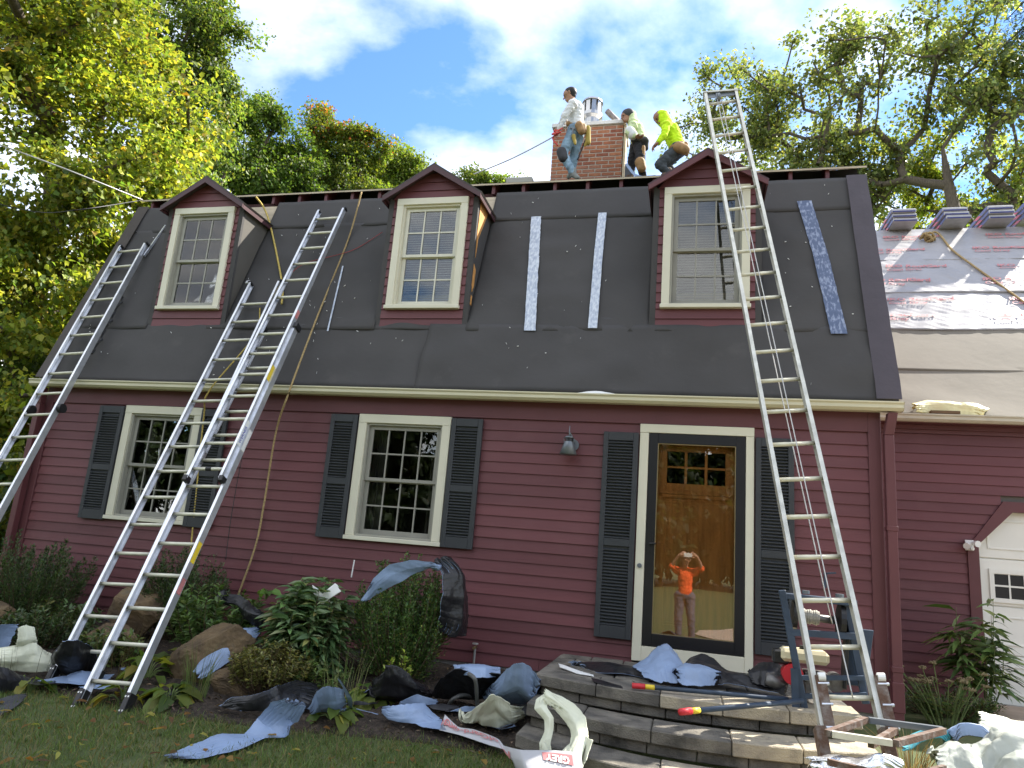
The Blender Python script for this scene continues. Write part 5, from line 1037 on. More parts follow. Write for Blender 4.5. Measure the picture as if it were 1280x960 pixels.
def on_sheet(txt, size, u0, v0, dirv, par, m_, bold=.004, shear=.2, P=P, nn=nn, lift=.010, flip=True):
    me = text_mesh(txt, size, shear, bold); co = np.empty(len(me.vertices)*3); me.vertices.foreach_get('co', co); co = co.reshape(-1, 3); nu, nv = P.shape[:2]
    tot = np.linalg.norm(np.diff(P[:, nv//2], axis=0), axis=1).sum(); wid = np.linalg.norm(P[:, -1]-P[:, 0], axis=1).mean()
    s = -1 if flip else 1; u = np.clip((u0 + s*co[:, 0]/tot)*(nu-1), 0, nu-1.001); v = np.clip((v0 - s*co[:, 1]/wid)*(nv-1), 0, nv-1.001)
    i, j = u.astype(int), v.astype(int); fu, fv = (u-i)[:, None], (v-j)[:, None]; f = lambda T: (T[i, j]*(1-fu)+T[i+1, j]*fu)*(1-fv)+(T[i, j+1]*(1-fu)+T[i+1, j+1]*fu)*fv
    c = f(P)+f(nn)*lift; me.vertices.foreach_set('co', c.ravel()); me.materials.append(m_); me.update(); return link('printed_lettering', me, par)
on_sheet('RoofGard-Cool', .15, .60, .22, 1, o, m_redink, .003); on_sheet('IKO', .13, .17, .08, 1, o, m_redink, .004)
# red label with GREY
nu, nv = P.shape[:2]; i0, i1, j0, j1 = int(.775*nu), int(.95*nu), int(.10*nv), int(.40*nv); pa = P[i0:i1, j0:j1]+nn[i0:i1, j0:j1]*.004
X3 = pa; me = grid_mesh('red_label', X3[..., 0], X3[..., 1], X3[..., 2], m_redink); link('red_label', me, o)
on_sheet('GREY', .085, .930, .19, 1, o, m_white, .003, .15, lift=.008)
loft('plastic_tarp', 'cream plastic bag crumpled on the soil left of the steps', 'plastic film', [((-1.244,-1.511,-0.488), (-1.257,-1.409,-0.545)), ((-1.153,-1.579,-0.418), (-1.174,-1.368,-0.589)), ((-1.039,-1.700,-0.314), (-1.087,-1.398,-0.594)), ((-0.959,-1.721,-0.256), (-0.993,-1.366,-0.589)), ((-0.862,-1.555,-0.375), (-0.880,-1.314,-0.562)), ((-0.802,-1.407,-0.395), (-0.841,-1.248,-0.524))], m_screm, None, .03, 22, .08, group=SC)
loft('membrane_scrap', 'tall pale blue sheet propped against the left side of the steps', 'sheet', [((-1.212,-1.039,-0.406), (-1.202,-0.961,-0.456)), ((-1.060,-1.279,-0.238), (-1.104,-1.050,-0.428)), ((-0.939,-1.430,-0.118), (-1.027,-1.076,-0.450)), ((-0.831,-1.507,-0.048), (-0.913,-1.042,-0.466)), ((-0.732,-1.387,-0.112), (-0.815,-1.065,-0.450)), ((-0.699,-1.339,-0.185), (-0.778,-1.053,-0.447))], m_sblue, m_sblack, .02, 23, .05, group=SC)
loft('membrane_scrap', 'pale blue cap of film over the black tub', 'sheet', [((-1.458,-1.148,-0.180), (-1.369,-1.237,-0.232)), ((-1.328,-1.195,-0.147), (-1.242,-1.342,-0.226)), ((-1.200,-1.165,-0.142), (-1.143,-1.319,-0.223)), ((-1.101,-1.092,-0.172), (-1.069,-1.198,-0.227))], m_sblue, m_sblack, .016, 24, .03, group=SC)
loft('tar_scrap', 'black tar sheet standing like a tub beside the hose', 'sheet', [((-1.631,-1.100,-0.434), (-1.603,-1.067,-0.549)), ((-1.506,-1.310,-0.261), (-1.529,-1.035,-0.546)), ((-1.391,-1.351,-0.187), (-1.448,-0.989,-0.519)), ((-1.200,-1.260,-0.215), (-1.261,-0.954,-0.515)), ((-1.017,-1.248,-0.213), (-1.106,-0.869,-0.473))], m_sblack, None, .02, 25, .0, group=SC)
loft('tar_scrap', 'black tar sheet under the tall blue sheet by the steps', 'sheet', [((-1.107,-1.252,-0.534), (-1.077,-1.297,-0.580)), ((-0.965,-1.321,-0.444), (-0.932,-1.307,-0.582)), ((-0.856,-1.193,-0.407), (-0.826,-1.268,-0.576)), ((-0.732,-1.158,-0.422), (-0.772,-1.169,-0.543))], m_sblack, m_sblue, .02, 26, .02, group=SC)
# extra scraps
SCR = [(((-4.457,-1.426,-0.537), (-4.389,-1.466,-0.603)), ((-4.368,-1.378,-0.521), (-4.245,-1.476,-0.604)), ((-4.214,-1.383,-0.542), (-4.158,-1.463,-0.602)), m_sblue, m_sblack, 'small blue scrap right of the front ladder feet'),
 (((-3.802,-1.829,-0.611), (-3.702,-1.890,-0.659)), ((-3.720,-1.748,-0.590), (-3.601,-1.849,-0.654)), ((-3.660,-1.658,-0.599), (-3.603,-1.739,-0.639)), m_sdark, None, 'dark felt offcut beside the hosta and ladder foot'),
 (((-2.368,-1.744,-0.570), (-2.346,-1.717,-0.636)), ((-2.263,-1.664,-0.549), (-2.218,-1.700,-0.634)), ((-2.150,-1.568,-0.576), (-2.150,-1.624,-0.623)), m_sblue, m_sblack, 'blue scrap half under the small hosta'),
 (((-2.161,-1.314,-0.462), (-2.173,-1.211,-0.569)), ((-2.088,-1.252,-0.414), (-2.057,-1.243,-0.573)), ((-1.991,-1.178,-0.465), (-1.998,-1.182,-0.565)), m_sblack, m_sblue, 'black tar scrap left of the shiny black mound'),
 (((-1.596,-1.288,-0.518), (-1.543,-1.338,-0.585)), ((-1.515,-1.211,-0.499), (-1.437,-1.333,-0.584)), ((-1.368,-1.210,-0.529), (-1.365,-1.268,-0.576)), m_sdark, None, 'dark felt offcut between the hose and printed wrap'),
 (((-1.425,-1.353,-0.508), (-1.413,-1.287,-0.579)), ((-1.293,-1.280,-0.458), (-1.272,-1.266,-0.577)), ((-1.143,-1.194,-0.467), (-1.181,-1.126,-0.557)), m_sblue, m_sblack, 'blue strip beside the garden hose loop'),
 (((-2.243,-1.523,-0.520), (-2.233,-1.463,-0.602)), ((-2.122,-1.463,-0.492), (-2.121,-1.435,-0.599)), ((-1.993,-1.400,-0.524), (-2.022,-1.379,-0.591)), m_sblack, None, 'black tar scrap behind the thin blue sliver'),
 (((-4.371,-1.948,-0.611), (-4.313,-1.963,-0.662)), ((-4.296,-1.850,-0.594), (-4.178,-1.940,-0.662)), ((-4.155,-1.810,-0.608), (-4.137,-1.852,-0.654)), m_sblue, m_sblack, 'blue scrap under the lowest ladder rung'),
 (((-4.826,-2.073,-0.585), (-4.777,-2.067,-0.665)), ((-4.751,-1.998,-0.563), (-4.651,-2.050,-0.664)), ((-4.675,-1.888,-0.609), (-4.613,-1.965,-0.663)), m_sblack, None, 'black tar scrap below the cream film'),
 (((-2.714,-1.791,-0.576), (-2.666,-1.804,-0.648)), ((-2.609,-1.697,-0.534), (-2.545,-1.776,-0.644)), ((-2.474,-1.630,-0.565), (-2.458,-1.689,-0.633)), m_sblack, m_sblue, 'black tar scrap under the long blue strip'),
 (((-1.817,-1.372,-0.470), (-1.819,-1.312,-0.542)), ((-1.689,-1.326,-0.414), (-1.699,-1.266,-0.536)), ((-1.555,-1.229,-0.452), (-1.575,-1.187,-0.535)), m_sblue, m_sblack, 'blue flap behind the folded blue sheet'),
 (((-0.864,-1.456,-0.501), (-0.866,-1.413,-0.596)), ((-0.920,-1.526,-0.511), (-0.931,-1.501,-0.607)), ((-1.038,-1.493,-0.556), (-1.019,-1.501,-0.608)), m_sblack, m_sblue, 'black tar scrap between the cream bag and the steps')]
for k_, (a_, b_, c_, m1, m2, lb_) in enumerate(SCR): loft('tar_scrap' if m1 is m_sblack else 'felt_scrap' if m1 is m_sdark else 'membrane_scrap', lb_, 'sheet', [a_, b_, c_], m1, m2, .02, 60+k_, .02, nu=50, nv=30, group=SC)
# cream film looped over the left end of the steps
o, _, _ = loft('plastic_tarp', 'cream plastic film looped over the left end of the steps', 'plastic film', [((-0.501,-2.120,-0.511), (-0.427,-2.120,-0.501)), ((-0.526,-2.100,-0.446), (-0.451,-2.100,-0.436)), ((-0.503,-2.050,-0.365), (-0.447,-2.030,-0.362)), ((-0.519,-2.020,-0.308), (-0.457,-2.000,-0.294)), ((-0.593,-2.000,-0.256), (-0.509,-1.980,-0.238)), ((-0.602,-1.920,-0.209), (-0.527,-1.920,-0.231)), ((-0.545,-1.820,-0.162), (-0.499,-1.860,-0.218))], m_screm, None, .012, 27, .02, group=SC, clamp=False, freq=3)
loft('twisted_side', None, None, [((-0.541,-1.840,-0.158), (-0.548,-1.900,-0.217)), ((-0.438,-1.900,-0.167), (-0.457,-1.950,-0.258)), ((-0.320,-2.000,-0.191), (-0.376,-2.020,-0.305)), ((-0.235,-2.080,-0.244), (-0.326,-2.080,-0.345)), ((-0.198,-2.160,-0.339), (-0.318,-2.140,-0.399)), ((-0.210,-2.300,-0.426), (-0.368,-2.200,-0.449)), ((-0.212,-2.450,-0.523), (-0.378,-2.350,-0.515))], m_screm, None, .016, 28, .03, parent=o, clamp=False, freq=3)
loft('loose_corner', None, None, [((-0.227,-2.140,-0.338), (-0.263,-2.160,-0.396)), ((-0.188,-2.200,-0.339), (-0.215,-2.250,-0.453)), ((-0.155,-2.250,-0.342), (-0.197,-2.400,-0.490))], m_screm, None, .008, 29, parent=o, clamp=False, nu=24, nv=16)
# on the landing
LZ = 'torn membrane on the landing'
loft('tar_scrap', 'flat black tar sheet reaching left across the landing', 'sheet', [((-0.556,-0.669,-0.130), (-0.503,-0.647,-0.140)), ((-0.428,-0.537,-0.120), (-0.357,-0.804,-0.140)), ((-0.224,-0.687,-0.090), (-0.156,-0.944,-0.140)), ((-0.033,-0.715,-0.090), (-0.007,-0.868,-0.140)), ((0.140,-0.894,-0.070), (0.168,-1.048,-0.140))], m_sblack, m_sblue, .012, 31, .02, group=LZ, clamp=False)
loft('membrane_scrap', 'peaked pale blue membrane on the landing before the door', 'sheet', [((-0.031,-0.750,-0.091), (0.093,-1.050,-0.125)), ((0.063,-0.700,-0.030), (0.170,-1.100,-0.132)), ((0.156,-0.620,0.054), (0.244,-1.100,-0.123)), ((0.247,-0.580,0.104), (0.317,-1.100,-0.120)), ((0.329,-0.600,0.025), (0.377,-1.100,-0.119)), ((0.372,-0.700,-0.046), (0.413,-1.100,-0.120))], m_sblue, m_sblack, .018, 32, .04, group=LZ, clamp=False)
loft('tar_scrap', 'black tar sheet humped in front of the storm door', 'sheet', [((0.373,-0.750,-0.076), (0.364,-0.950,-0.132)), ((0.448,-0.620,0.003), (0.437,-0.900,-0.095)), ((0.533,-0.580,0.033), (0.536,-0.900,-0.108)), ((0.630,-0.600,0.021), (0.607,-1.000,-0.119)), ((0.728,-0.700,-0.030), (0.699,-0.950,-0.098)), ((0.920,-0.800,-0.030), (0.875,-1.000,-0.087)), ((1.178,-0.900,-0.032), (1.096,-1.100,-0.101))], m_sblack, m_sblue, .02, 33, .03, group=LZ, clamp=False)
loft('membrane_scrap', 'smaller pale blue membrane fold right of the peaked one', 'sheet', [((0.338,-1.000,-0.056), (0.340,-1.120,-0.097)), ((0.397,-0.900,-0.003), (0.402,-1.150,-0.125)), ((0.497,-0.920,-0.001), (0.508,-1.150,-0.118)), ((0.595,-0.950,-0.021), (0.615,-1.120,-0.110)), ((0.654,-1.000,-0.055), (0.646,-1.080,-0.084))], m_sblue, m_sblack, .018, 34, .05, group=LZ, clamp=False)
loft('tar_scrap', 'black tar sheet bunched beside the winch engine', 'sheet', [((0.888,-0.900,0.005), (0.892,-1.000,-0.050)), ((0.964,-0.850,0.067), (0.958,-1.050,-0.046)), ((1.066,-0.850,0.090), (1.039,-1.100,-0.051)), ((1.172,-0.950,0.069), (1.112,-1.200,-0.081))], m_sblack, None, .025, 35, .03, group=LZ, clamp=False)
loft('tar_scrap', 'thin black tar offcut at the front of the landing', 'sheet', [((-0.303,-1.223,-0.145), (-0.276,-1.338,-0.147)), ((-0.200,-1.316,-0.130), (-0.170,-1.409,-0.146)), ((-0.066,-1.369,-0.140), (-0.049,-1.423,-0.146))], m_sblack, None, .006, 36, nu=20, nv=8, group=LZ, clamp=False)
loft('plastic_scrap', 'thin white plastic strip on the landing edge', 'plastic film', [((-0.650,-0.769,-0.140), (-0.616,-0.883,-0.146)), ((-0.481,-0.975,-0.130), (-0.455,-1.055,-0.146)), ((-0.311,-1.065,-0.140), (-0.306,-1.101,-0.146))], m_white, None, .006, 37, nu=20, nv=8, group=LZ, clamp=False)
# bottom right heap
RH = 'plastic heap beside the garage'
loft('plastic_tarp', 'milky plastic film heaped in the bottom right corner', 'plastic film', [((1.926,-1.700,-0.241), (1.877,-2.000,-0.383)), ((2.064,-1.600,-0.207), (1.954,-2.000,-0.371)), ((2.204,-1.550,-0.209), (2.089,-2.000,-0.351)), ((2.353,-1.500,-0.162), (2.207,-2.000,-0.333)), ((2.457,-1.500,-0.119), (2.331,-2.000,-0.315)), ((2.671,-1.500,-0.148), (2.534,-1.900,-0.313))], m_clear, None, .05, 41, .10, group=RH, clamp=False)
loft('plastic_tarp', 'pale plastic sheet leaning below the garage door plant', 'plastic film', [((2.466,-1.000,-0.069), (2.371,-1.200,-0.182)), ((2.561,-1.000,-0.083), (2.476,-1.250,-0.232)), ((2.685,-1.000,-0.094), (2.604,-1.250,-0.240)), ((2.881,-1.000,-0.105), (2.791,-1.250,-0.239))], m_screm, m_clear, .018, 42, .02, group=RH, clamp=False)
loft('membrane_scrap', 'pale blue fold of membrane behind the milky film', 'sheet', [((2.180,-1.300,-0.221), (2.192,-1.350,-0.248)), ((2.258,-1.250,-0.150), (2.252,-1.350,-0.200)), ((2.347,-1.250,-0.138), (2.339,-1.350,-0.188)), ((2.422,-1.300,-0.208), (2.408,-1.400,-0.226))], m_sblue, m_sblack, .018, 43, .05, group=RH, clamp=False)
loft('teal_cloth', 'teal cloth scrap behind the rusty platform', 'cloth', [((1.805,-1.400,-0.289), (1.828,-1.500,-0.302)), ((1.933,-1.300,-0.234), (1.953,-1.400,-0.269)), ((2.073,-1.250,-0.195), (2.091,-1.350,-0.242)), ((2.176,-1.250,-0.212), (2.133,-1.350,-0.266))], m_teal, None, .02, 44, .04, group=RH, clamp=False)
loft('foil_scrap', 'crumpled silver foil under the hoist platform', 'foil', [((1.089,-2.400,-0.240), (1.099,-2.500,-0.304)), ((1.235,-2.350,-0.211), (1.227,-2.500,-0.338)), ((1.362,-2.350,-0.206), (1.349,-2.500,-0.320)), ((1.479,-2.300,-0.176), (1.462,-2.450,-0.277)), ((1.583,-2.300,-0.196), (1.563,-2.400,-0.276))], m_foil, None, .04, 45, .05, group=RH, clamp=False)
# on roofs and gutter
loft('plastic_tarp', 'yellowish plastic film lying in the garage gutter', 'plastic film', [((2.834,1.600,2.714), (2.849,1.520,2.615)), ((3.003,1.640,2.792), (2.986,1.520,2.629)), ((3.210,1.630,2.769), (3.183,1.510,2.634)), ((3.321,1.630,2.744), (3.272,1.500,2.590)), ((3.461,1.620,2.728), (3.388,1.500,2.576)), ((3.576,1.600,2.674), (3.474,1.520,2.592))], mat('yellowish film', (.72, .66, .36), .4, var=.1), None, .025, 46, .04, clamp=False)
tag(boxo('shingle_scrap', mat('brown shingle', (.13, .08, .045), .9, var=.2), None, 2.98, 3.27, 1.475, 1.56, 2.60, 2.632), 'brown shingle offcut under the film in the garage gutter', 'shingle')
loft('paper_scrap', 'small white paper scrap lying in the house gutter', 'paper', [((-0.758,-0.140,2.371), (-0.720,-0.170,2.348)), ((-0.622,-0.130,2.393), (-0.588,-0.180,2.342)), ((-0.484,-0.130,2.397), (-0.452,-0.180,2.346)), ((-0.345,-0.140,2.374), (-0.349,-0.170,2.351))], m_white, None, .008, 47, nu=24, nv=10, clamp=False)
loft('strap_scrap', 'pale strap curled at the chimney foot', 'strap', [((-0.704,3.000,6.737), (-0.667,3.000,6.749)), ((-0.606,2.950,6.566), (-0.583,2.950,6.606)), ((-0.537,2.900,6.467), (-0.527,2.900,6.507)), ((-0.414,2.900,6.420), (-0.415,2.900,6.460)), ((-0.207,2.850,6.408), (-0.208,2.850,6.435))], m_sblue, None, .004, 48, nu=30, nv=6, clamp=False)
# hose, stake, spigot
rope('garden_hose', [(-1.490,-1.116,-0.525), (-1.417,-1.238,-0.433), (-1.344,-1.175,-0.404), (-1.295,-1.000,-0.460), (-1.231,-1.127,-0.527), (-1.192,-1.332,-0.364), (-1.162,-1.527,-0.211), (-1.236,-1.464,-0.183)], .016, mat('grey hose', (.10, .10, .095), .5), None, 'grey garden hose coiled on the soil left of the steps', 'hose')
rope('marker_stake', [(-2.976,-0.120,0.353), (-2.974,-0.100,0.530)], .007, m_white, None, 'thin white stake standing against the clapboards', 'stake')
sp_ = empty('garden_tap', (-1.52, -.06, -.30), 'small metal garden tap on a pipe below the clapboards', 'tap')
q = V((-1.600,-0.060,-0.182)); MB().tube([(q.x, -.06, -.42), q], .012, 8).build('pipe', m_cable, sp_); MB().tube([q+V(0, -.05, -.01), q+V(0, .04, -.01)], .014, 8).build('spout', m_brass, sp_); MB().tube([q+V(0, 0, .02), q+V(0, 0, .032)], .03, 10).build('wheel_handle', m_cable, sp_)

# ================================================================ boulders and plants
m_rock = mat('ochre boulder', (.085, .058, .034), .9, col2=(.17, .115, .058), thr=(.35, .65), scale=6, bump=.8, bscale=14, dirt=((.10, .095, .075), 6, .56, .8))
def boulder(label, c, r_, rot, seed):
    bm = bmesh.new(); bmesh.ops.create_icosphere(bm, subdivisions=5, radius=1); rg = np.random.default_rng(seed); pl = [(V(*rg.normal(0, 1, 3)).normalized(), rg.uniform(.5, .8)) for _ in range(14)]
    M = Euler(rot).to_matrix()
    for v in bm.verts:
        p = v.co.copy()
        for n_, d_ in pl:
            e = p.dot(n_)-d_
            if e > 0: p -= n_*e
        q = V(p.x*2.2+seed, p.y*2.2, p.z*2.2); p *= 1.1+.05*mnoise.fractal(q, .9, 2.1, 6)+.05*abs(mnoise.noise(q*4))+.03*mnoise.noise(q*9)
        v.co = V(c) + M @ V(p.x*r_[0], p.y*r_[1], p.z*r_[2])
    me = bpy.data.meshes.new('boulder'); bm.to_mesh(me); bm.free(); me.materials.append(m_rock)
    return tag(link('boulder', me), label, 'boulder', 'boulders in the flower bed')
boulder('big slanted ochre boulder slab in the flower bed', (-3.72, -1.15, -.36), (.40, .22, .30), (.2, -.75, .1), 3)
boulder('ochre boulder behind the long ladder near the wall', (-5.15, -.55, -.22), (.36, .25, .28), (.1, .2, .3), 5)
boulder('lower ochre boulder between the two ladders', (-4.95, -.95, -.44), (.36, .25, .22), (0, .1, -.2), 8)
boulder('small ochre boulder at the left edge of the photo', (-6.5, -1.0, -.35), (.25, .2, .18), (0, .1, .2), 9)
boulder('brown rounded boulder under the blue membrane tongue', (-3.25, -1.35, -.56), (.30, .22, .16), (0, .1, .5), 12)
def leaves(name, C, A, Nn, Ln, Wd, col, material, big=False, droop=.0):
    """one leaf per row; big leaves have a folded midrib and eight points"""
    C, A, Nn = np.asarray(C, float), np.asarray(A, float), np.asarray(Nn, float); n = len(C); A = A/np.linalg.norm(A, axis=1, keepdims=True); B = np.cross(A, Nn); B /= np.linalg.norm(B, axis=1, keepdims=True)+1e-9; Nn = np.cross(B, A)
    Ln, Wd = np.broadcast_to(Ln, n)[:, None], np.broadcast_to(Wd, n)[:, None]
    if not big:
        vs = np.stack([C, C+A*Ln*.5-B*Wd*.5+Nn*Wd*.15, C+A*Ln-Nn*Ln*.12, C+A*Ln*.5+B*Wd*.5+Nn*Wd*.15], 1); k = 4; F = np.array([[0, 1, 2], [0, 2, 3]])
    else:
        d = droop; vs = np.stack([C, C+A*Ln*.28-B*Wd*.42+Nn*(Wd*.16), C+A*Ln*.65-B*Wd*.38+Nn*(Wd*.14)-Nn*Ln*d*.4, C+A*Ln-Nn*Ln*d, C+A*Ln*.65+B*Wd*.38+Nn*(Wd*.14)-Nn*Ln*d*.4, C+A*Ln*.28+B*Wd*.42+Nn*(Wd*.16), C+A*Ln*.3, C+A*Ln*.66-Nn*Ln*d*.4], 1); k = 8
        F = np.array([[0, 1, 6], [1, 2, 7], [1, 7, 6], [2, 3, 7], [0, 6, 5], [6, 7, 4], [6, 4, 5], [7, 3, 4]])
    fs = (np.arange(n)[:, None, None]*k + F[None]).reshape(-1, 3); m_ = len(F)
    me = bpy.data.meshes.new(name); me.vertices.add(n*k); me.vertices.foreach_set('co', vs.ravel()); me.loops.add(fs.size); me.loops.foreach_set('vertex_index', fs.ravel().astype(np.int32)); me.polygons.add(len(fs)); me.polygons.foreach_set('loop_start', np.arange(len(fs), dtype=np.int32)*3)
    me.update(calc_edges=True); at = me.attributes.new('leafcol', 'FLOAT_COLOR', 'FACE'); c4 = np.concatenate([np.clip(col, 0, 1), np.ones((n, 1))], 1); at.data.foreach_set('color', np.repeat(c4, m_, 0).ravel().astype(np.float32)); me.materials.append(material); return me
def palette(n, cols, w, rg, jit=.22):
    c = np.array(cols)[rg.choice(len(cols), n, p=np.array(w)/sum(w))]; return c*(1+rg.normal(0, jit, (n, 1))).clip(.45, 1.7)*(1+rg.normal(0, .06, (n, 3)))
m_stem = mat('twig bark', (.09, .06, .035), .9, var=.25, scale=20); m_green_stem = mat('green stem', (.12, .16, .05), .7)
def shrub(name, label, base, spread, height, nstem, nleaf, ln, wd, cols, w, seed, up=.5, big=False, droop=.2, stem_r=.007, curve=.25, group=None, lowest=.15, flat=1.0, matl=None, ms=None):
    rg = np.random.default_rng(seed); base = np.array(base, float); e = empty(name, base, label, 'plant', group); mb = MB(); C = []; A = []; Nn = []
    for s in range(nstem):
        a = rg.uniform(0, 6.283); q = rg.uniform(0, 1)**.5; hh = height*rg.uniform(.6, 1.0)*(1-.30*q*q); tip = base+np.array([math.cos(a)*spread[0]*q, math.sin(a)*spread[1]*q, hh]); st0 = base+np.array([math.cos(a)*spread[0]*q*.2, math.sin(a)*spread[1]*q*.2, -.03])
        mid = (st0+tip)/2+np.array([math.cos(a)*spread[0]*q, math.sin(a)*spread[1]*q, 0])*curve+rg.normal(0, .03, 3)
        t = np.linspace(0, 1, 7)[:, None]; cv_ = (1-t)**2*st0+2*t*(1-t)*mid+t**2*tip; mb.tube(cv_, [stem_r*(1-.8*k) for k in np.linspace(0, 1, 7)], 5)
        m_ = max(4, int(nleaf*rg.uniform(.7, 1.3))); tt = rg.uniform(lowest, 1, m_)[:, None]; p = (1-tt)**2*st0+2*tt*(1-tt)*mid+tt**2*tip; d = 2*(1-tt)*(mid-st0)+2*tt*(tip-mid); d /= np.linalg.norm(d, axis=1, keepdims=True)
        o_ = rg.normal(0, 1, (m_, 3)); o_ -= d*(o_*d).sum(1, keepdims=True); o_ /= np.linalg.norm(o_, axis=1, keepdims=True)
        side = rg.uniform(0, 1, (m_, 1))*(.16*height*(1.1-tt))*flat*(1 if not big else .5); C.append(p+o_*side*.8); A.append(d*up+o_*(1-up)+np.array([0, 0, .05])); Nn.append(o_*.3+np.array([0, 0, 1.0])+rg.normal(0, .35, (m_, 3)))
    C, A, Nn = map(np.concatenate, (C, A, Nn)); n = len(C); sz = rg.uniform(.65, 1.15, n)
    tag(link('foliage', leaves('foliage', C, A, Nn, ln*sz, wd*sz, palette(n, cols, w, rg), matl or m_glossy, big, droop), e), kind='stuff'); mb.build('stems', ms or m_stem, e); return e
DG = [(.045, .075, .030), (.07, .115, .042), (.11, .16, .055)]
def at(x, y): return (x, y, ground(x, y)+.02)
shrub('evergreen_shrub', 'loose dark evergreen shrub at the left house corner', at(-6.55, -.55), (.75, .45), 1.05, 95, 190, .032, .014, DG+[(.09, .10, .05)], [3, 4, 1, .6], 1, up=.6, group='shrubs along the front wall')
shrub('evergreen_shrub', 'feathery dark shrub against the wall behind the ladders', at(-4.75, -.38), (.50, .30), 1.05, 85, 190, .030, .013, DG, [4, 4, 1], 2, up=.6, group='shrubs along the front wall')
shrub('broadleaf_shrub', 'mid green broadleaf shrub under the black tar sheet', at(-4.05, -.75), (.50, .35), .78, 60, 55, .075, .032, [(.08, .14, .045), (.12, .19, .055), (.18, .25, .08)], [3, 4, 1], 3, up=.4, big=True, group='shrubs along the front wall')
shrub('evergreen_shrub', 'low dark shrub left of the black tar heap', at(-5.75, -1.05), (.5, .3), .45, 50, 60, .05, .02, DG+[(.10, .11, .05)], [3, 4, 1, 1], 4, up=.4)
shrub('peony_bush', 'tall leafy green peony bush left of the covered shrub', at(-2.95, -.88), (.42, .35), .92, 85, 40, .15, .052, [(.08, .14, .055), (.12, .19, .075), (.20, .26, .13), (.26, .26, .09)], [4, 5, 2, .4], 5, up=.25, big=True, droop=.35, group='shrubs along the front wall')
shrub('boxwood_shrub', 'upright small leaved shrub under the draped membrane', at(-2.15, -.68), (.50, .32), 1.16, 115, 230, .028, .016, [(.06, .11, .035), (.09, .16, .045), (.14, .22, .06), (.28, .30, .07)], [3, 5, 2, .4], 6, up=.55, group='shrubs along the front wall', matl=m_glossy)
shrub('azalea_bush', 'rounded bronze green azalea in front of the peony', at(-3.02, -1.38), (.36, .30), .46, 120, 42, .042, .016, [(.13, .13, .035), (.20, .19, .05), (.09, .10, .03), (.30, .29, .10)], [4, 4, 3, 1], 7, up=.3, droop=.1, lowest=.5)
def rosette(label, c, n, ln, wd, cols, w, seed, rise=.5, group='hostas along the lawn edge', nm='hosta'):
    rg = np.random.default_rng(seed); c = np.array(c); e = empty(nm, c, label, 'plant', group); a = rg.uniform(0, 6.283, n); k = rg.uniform(.3, 1, n); L_ = ln*rg.uniform(.6, 1.1, n)
    out = np.stack([np.cos(a), np.sin(a), 0*a], 1); r0 = .16*k*ln/.25; C = c+out*r0[:, None]+np.array([0, 0, 1])*(rise*ln*(1.1-k)+.03)[:, None]; A = out+np.array([0, 0, 1])*((.55-k)*.9)[:, None]; Nn = np.tile([0, 0, 1.0], (n, 1))-out*.2+rg.normal(0, .25, (n, 3))
    link('foliage', leaves('foliage', C, A, Nn, L_, L_*wd, palette(n, cols, w, rg, .15), m_leaf, True, .35), e); mb = MB()
    for p in C: mb.tube([c+np.array([0, 0, -.02]), (c*.35+p*.65)+np.array([0, 0, .02]), p], [.006, .005, .003], 5)
    mb.build('stalks', m_green_stem, e); return e
YG = [(.15, .20, .045), (.22, .25, .05), (.32, .29, .06), (.10, .16, .04), (.30, .19, .04)]
rosette('yellow green hosta at the lawn edge under the slanted boulder', at(-3.60, -1.82), 34, .20, .72, YG, [4, 3, 1, 3, .3], 1)
rosette('yellowing hosta beside the raised blue sheet', at(-2.15, -1.22), 30, .20, .66, YG, [3, 3, 1.2, 4, .5], 2)
rosette('green hosta between the ladder rails', at(-4.15, -1.45), 18, .21, .8, YG, [4, 2, .8, 4, .3], 3, .9)
rosette('small hosta in front of the blue corner sheet', at(-2.22, -1.68), 12, .18, .75, YG, [4, 2, 1, 3, .6], 4)
rosette('low hosta beside the left ladder foot', at(-4.78, -2.02), 10, .16, .8, YG, [4, 2, 1, 3, .2], 5)
rosette('pale hosta by the front ladder right foot', at(-3.95, -1.93), 10, .20, .8, YG, [4, 3, 1, 3, .2], 6)
rosette('hosta in the shade of the big boulder, wall side', at(-4.25, -.95), 14, .18, .78, YG, [5, 2, .4, 4, .1], 7)
rosette('broad leaved vine sprig in front of the wall', (-3.62, -.62, .12), 9, .14, .8, [(.10, .19, .05), (.14, .24, .06)], [1, 1], 8, .3, None, 'vine_sprig')
shrub('yellow_sprig', 'bright yellow green sprig at the foot of the small leaved shrub', at(-2.0, -1.02), (.14, .10), .42, 10, 26, .05, .02, [(.26, .34, .05), (.34, .40, .08)], [1, 1], 9, up=.3)
def tuft(label, c, n, h, cols, w, seed, spread=.08, lean=.12, nm='grass_tuft', wd=.0025):
    rg = np.random.default_rng(seed); c = np.array(c); a = rg.uniform(0, 6.28, n); P = c+np.stack([np.cos(a), np.sin(a), 0*a], 1)*(rg.uniform(0, 1, n)**.5*spread)[:, None]; D = np.stack([np.cos(a), np.sin(a), 0*a], 1)
    return tag(link(nm, strips(P, D, h*rg.uniform(.6, 1.1, n), np.full(n, wd), lean*rg.uniform(.3, 1.4, n), palette(n, cols, w, rg), nm, m_needle)), label, 'grass tuft')
tuft('thin tall grass tuft in front of the slanted boulder', at(-3.45, -1.72), 60, .50, [(.10, .15, .04), (.2, .2, .08)], [3, 1], 1); tuft('tall grass stalks beside the yellowing hosta', at(-2.28, -1.45), 40, .55, [(.12, .17, .05), (.22, .22, .09)], [2, 1], 2, .15)
tuft('dry dark stalks before the cream film heap', at(-5.0, -1.95), 14, .42, [(.07, .05, .035)], [1], 3, .22, .06)
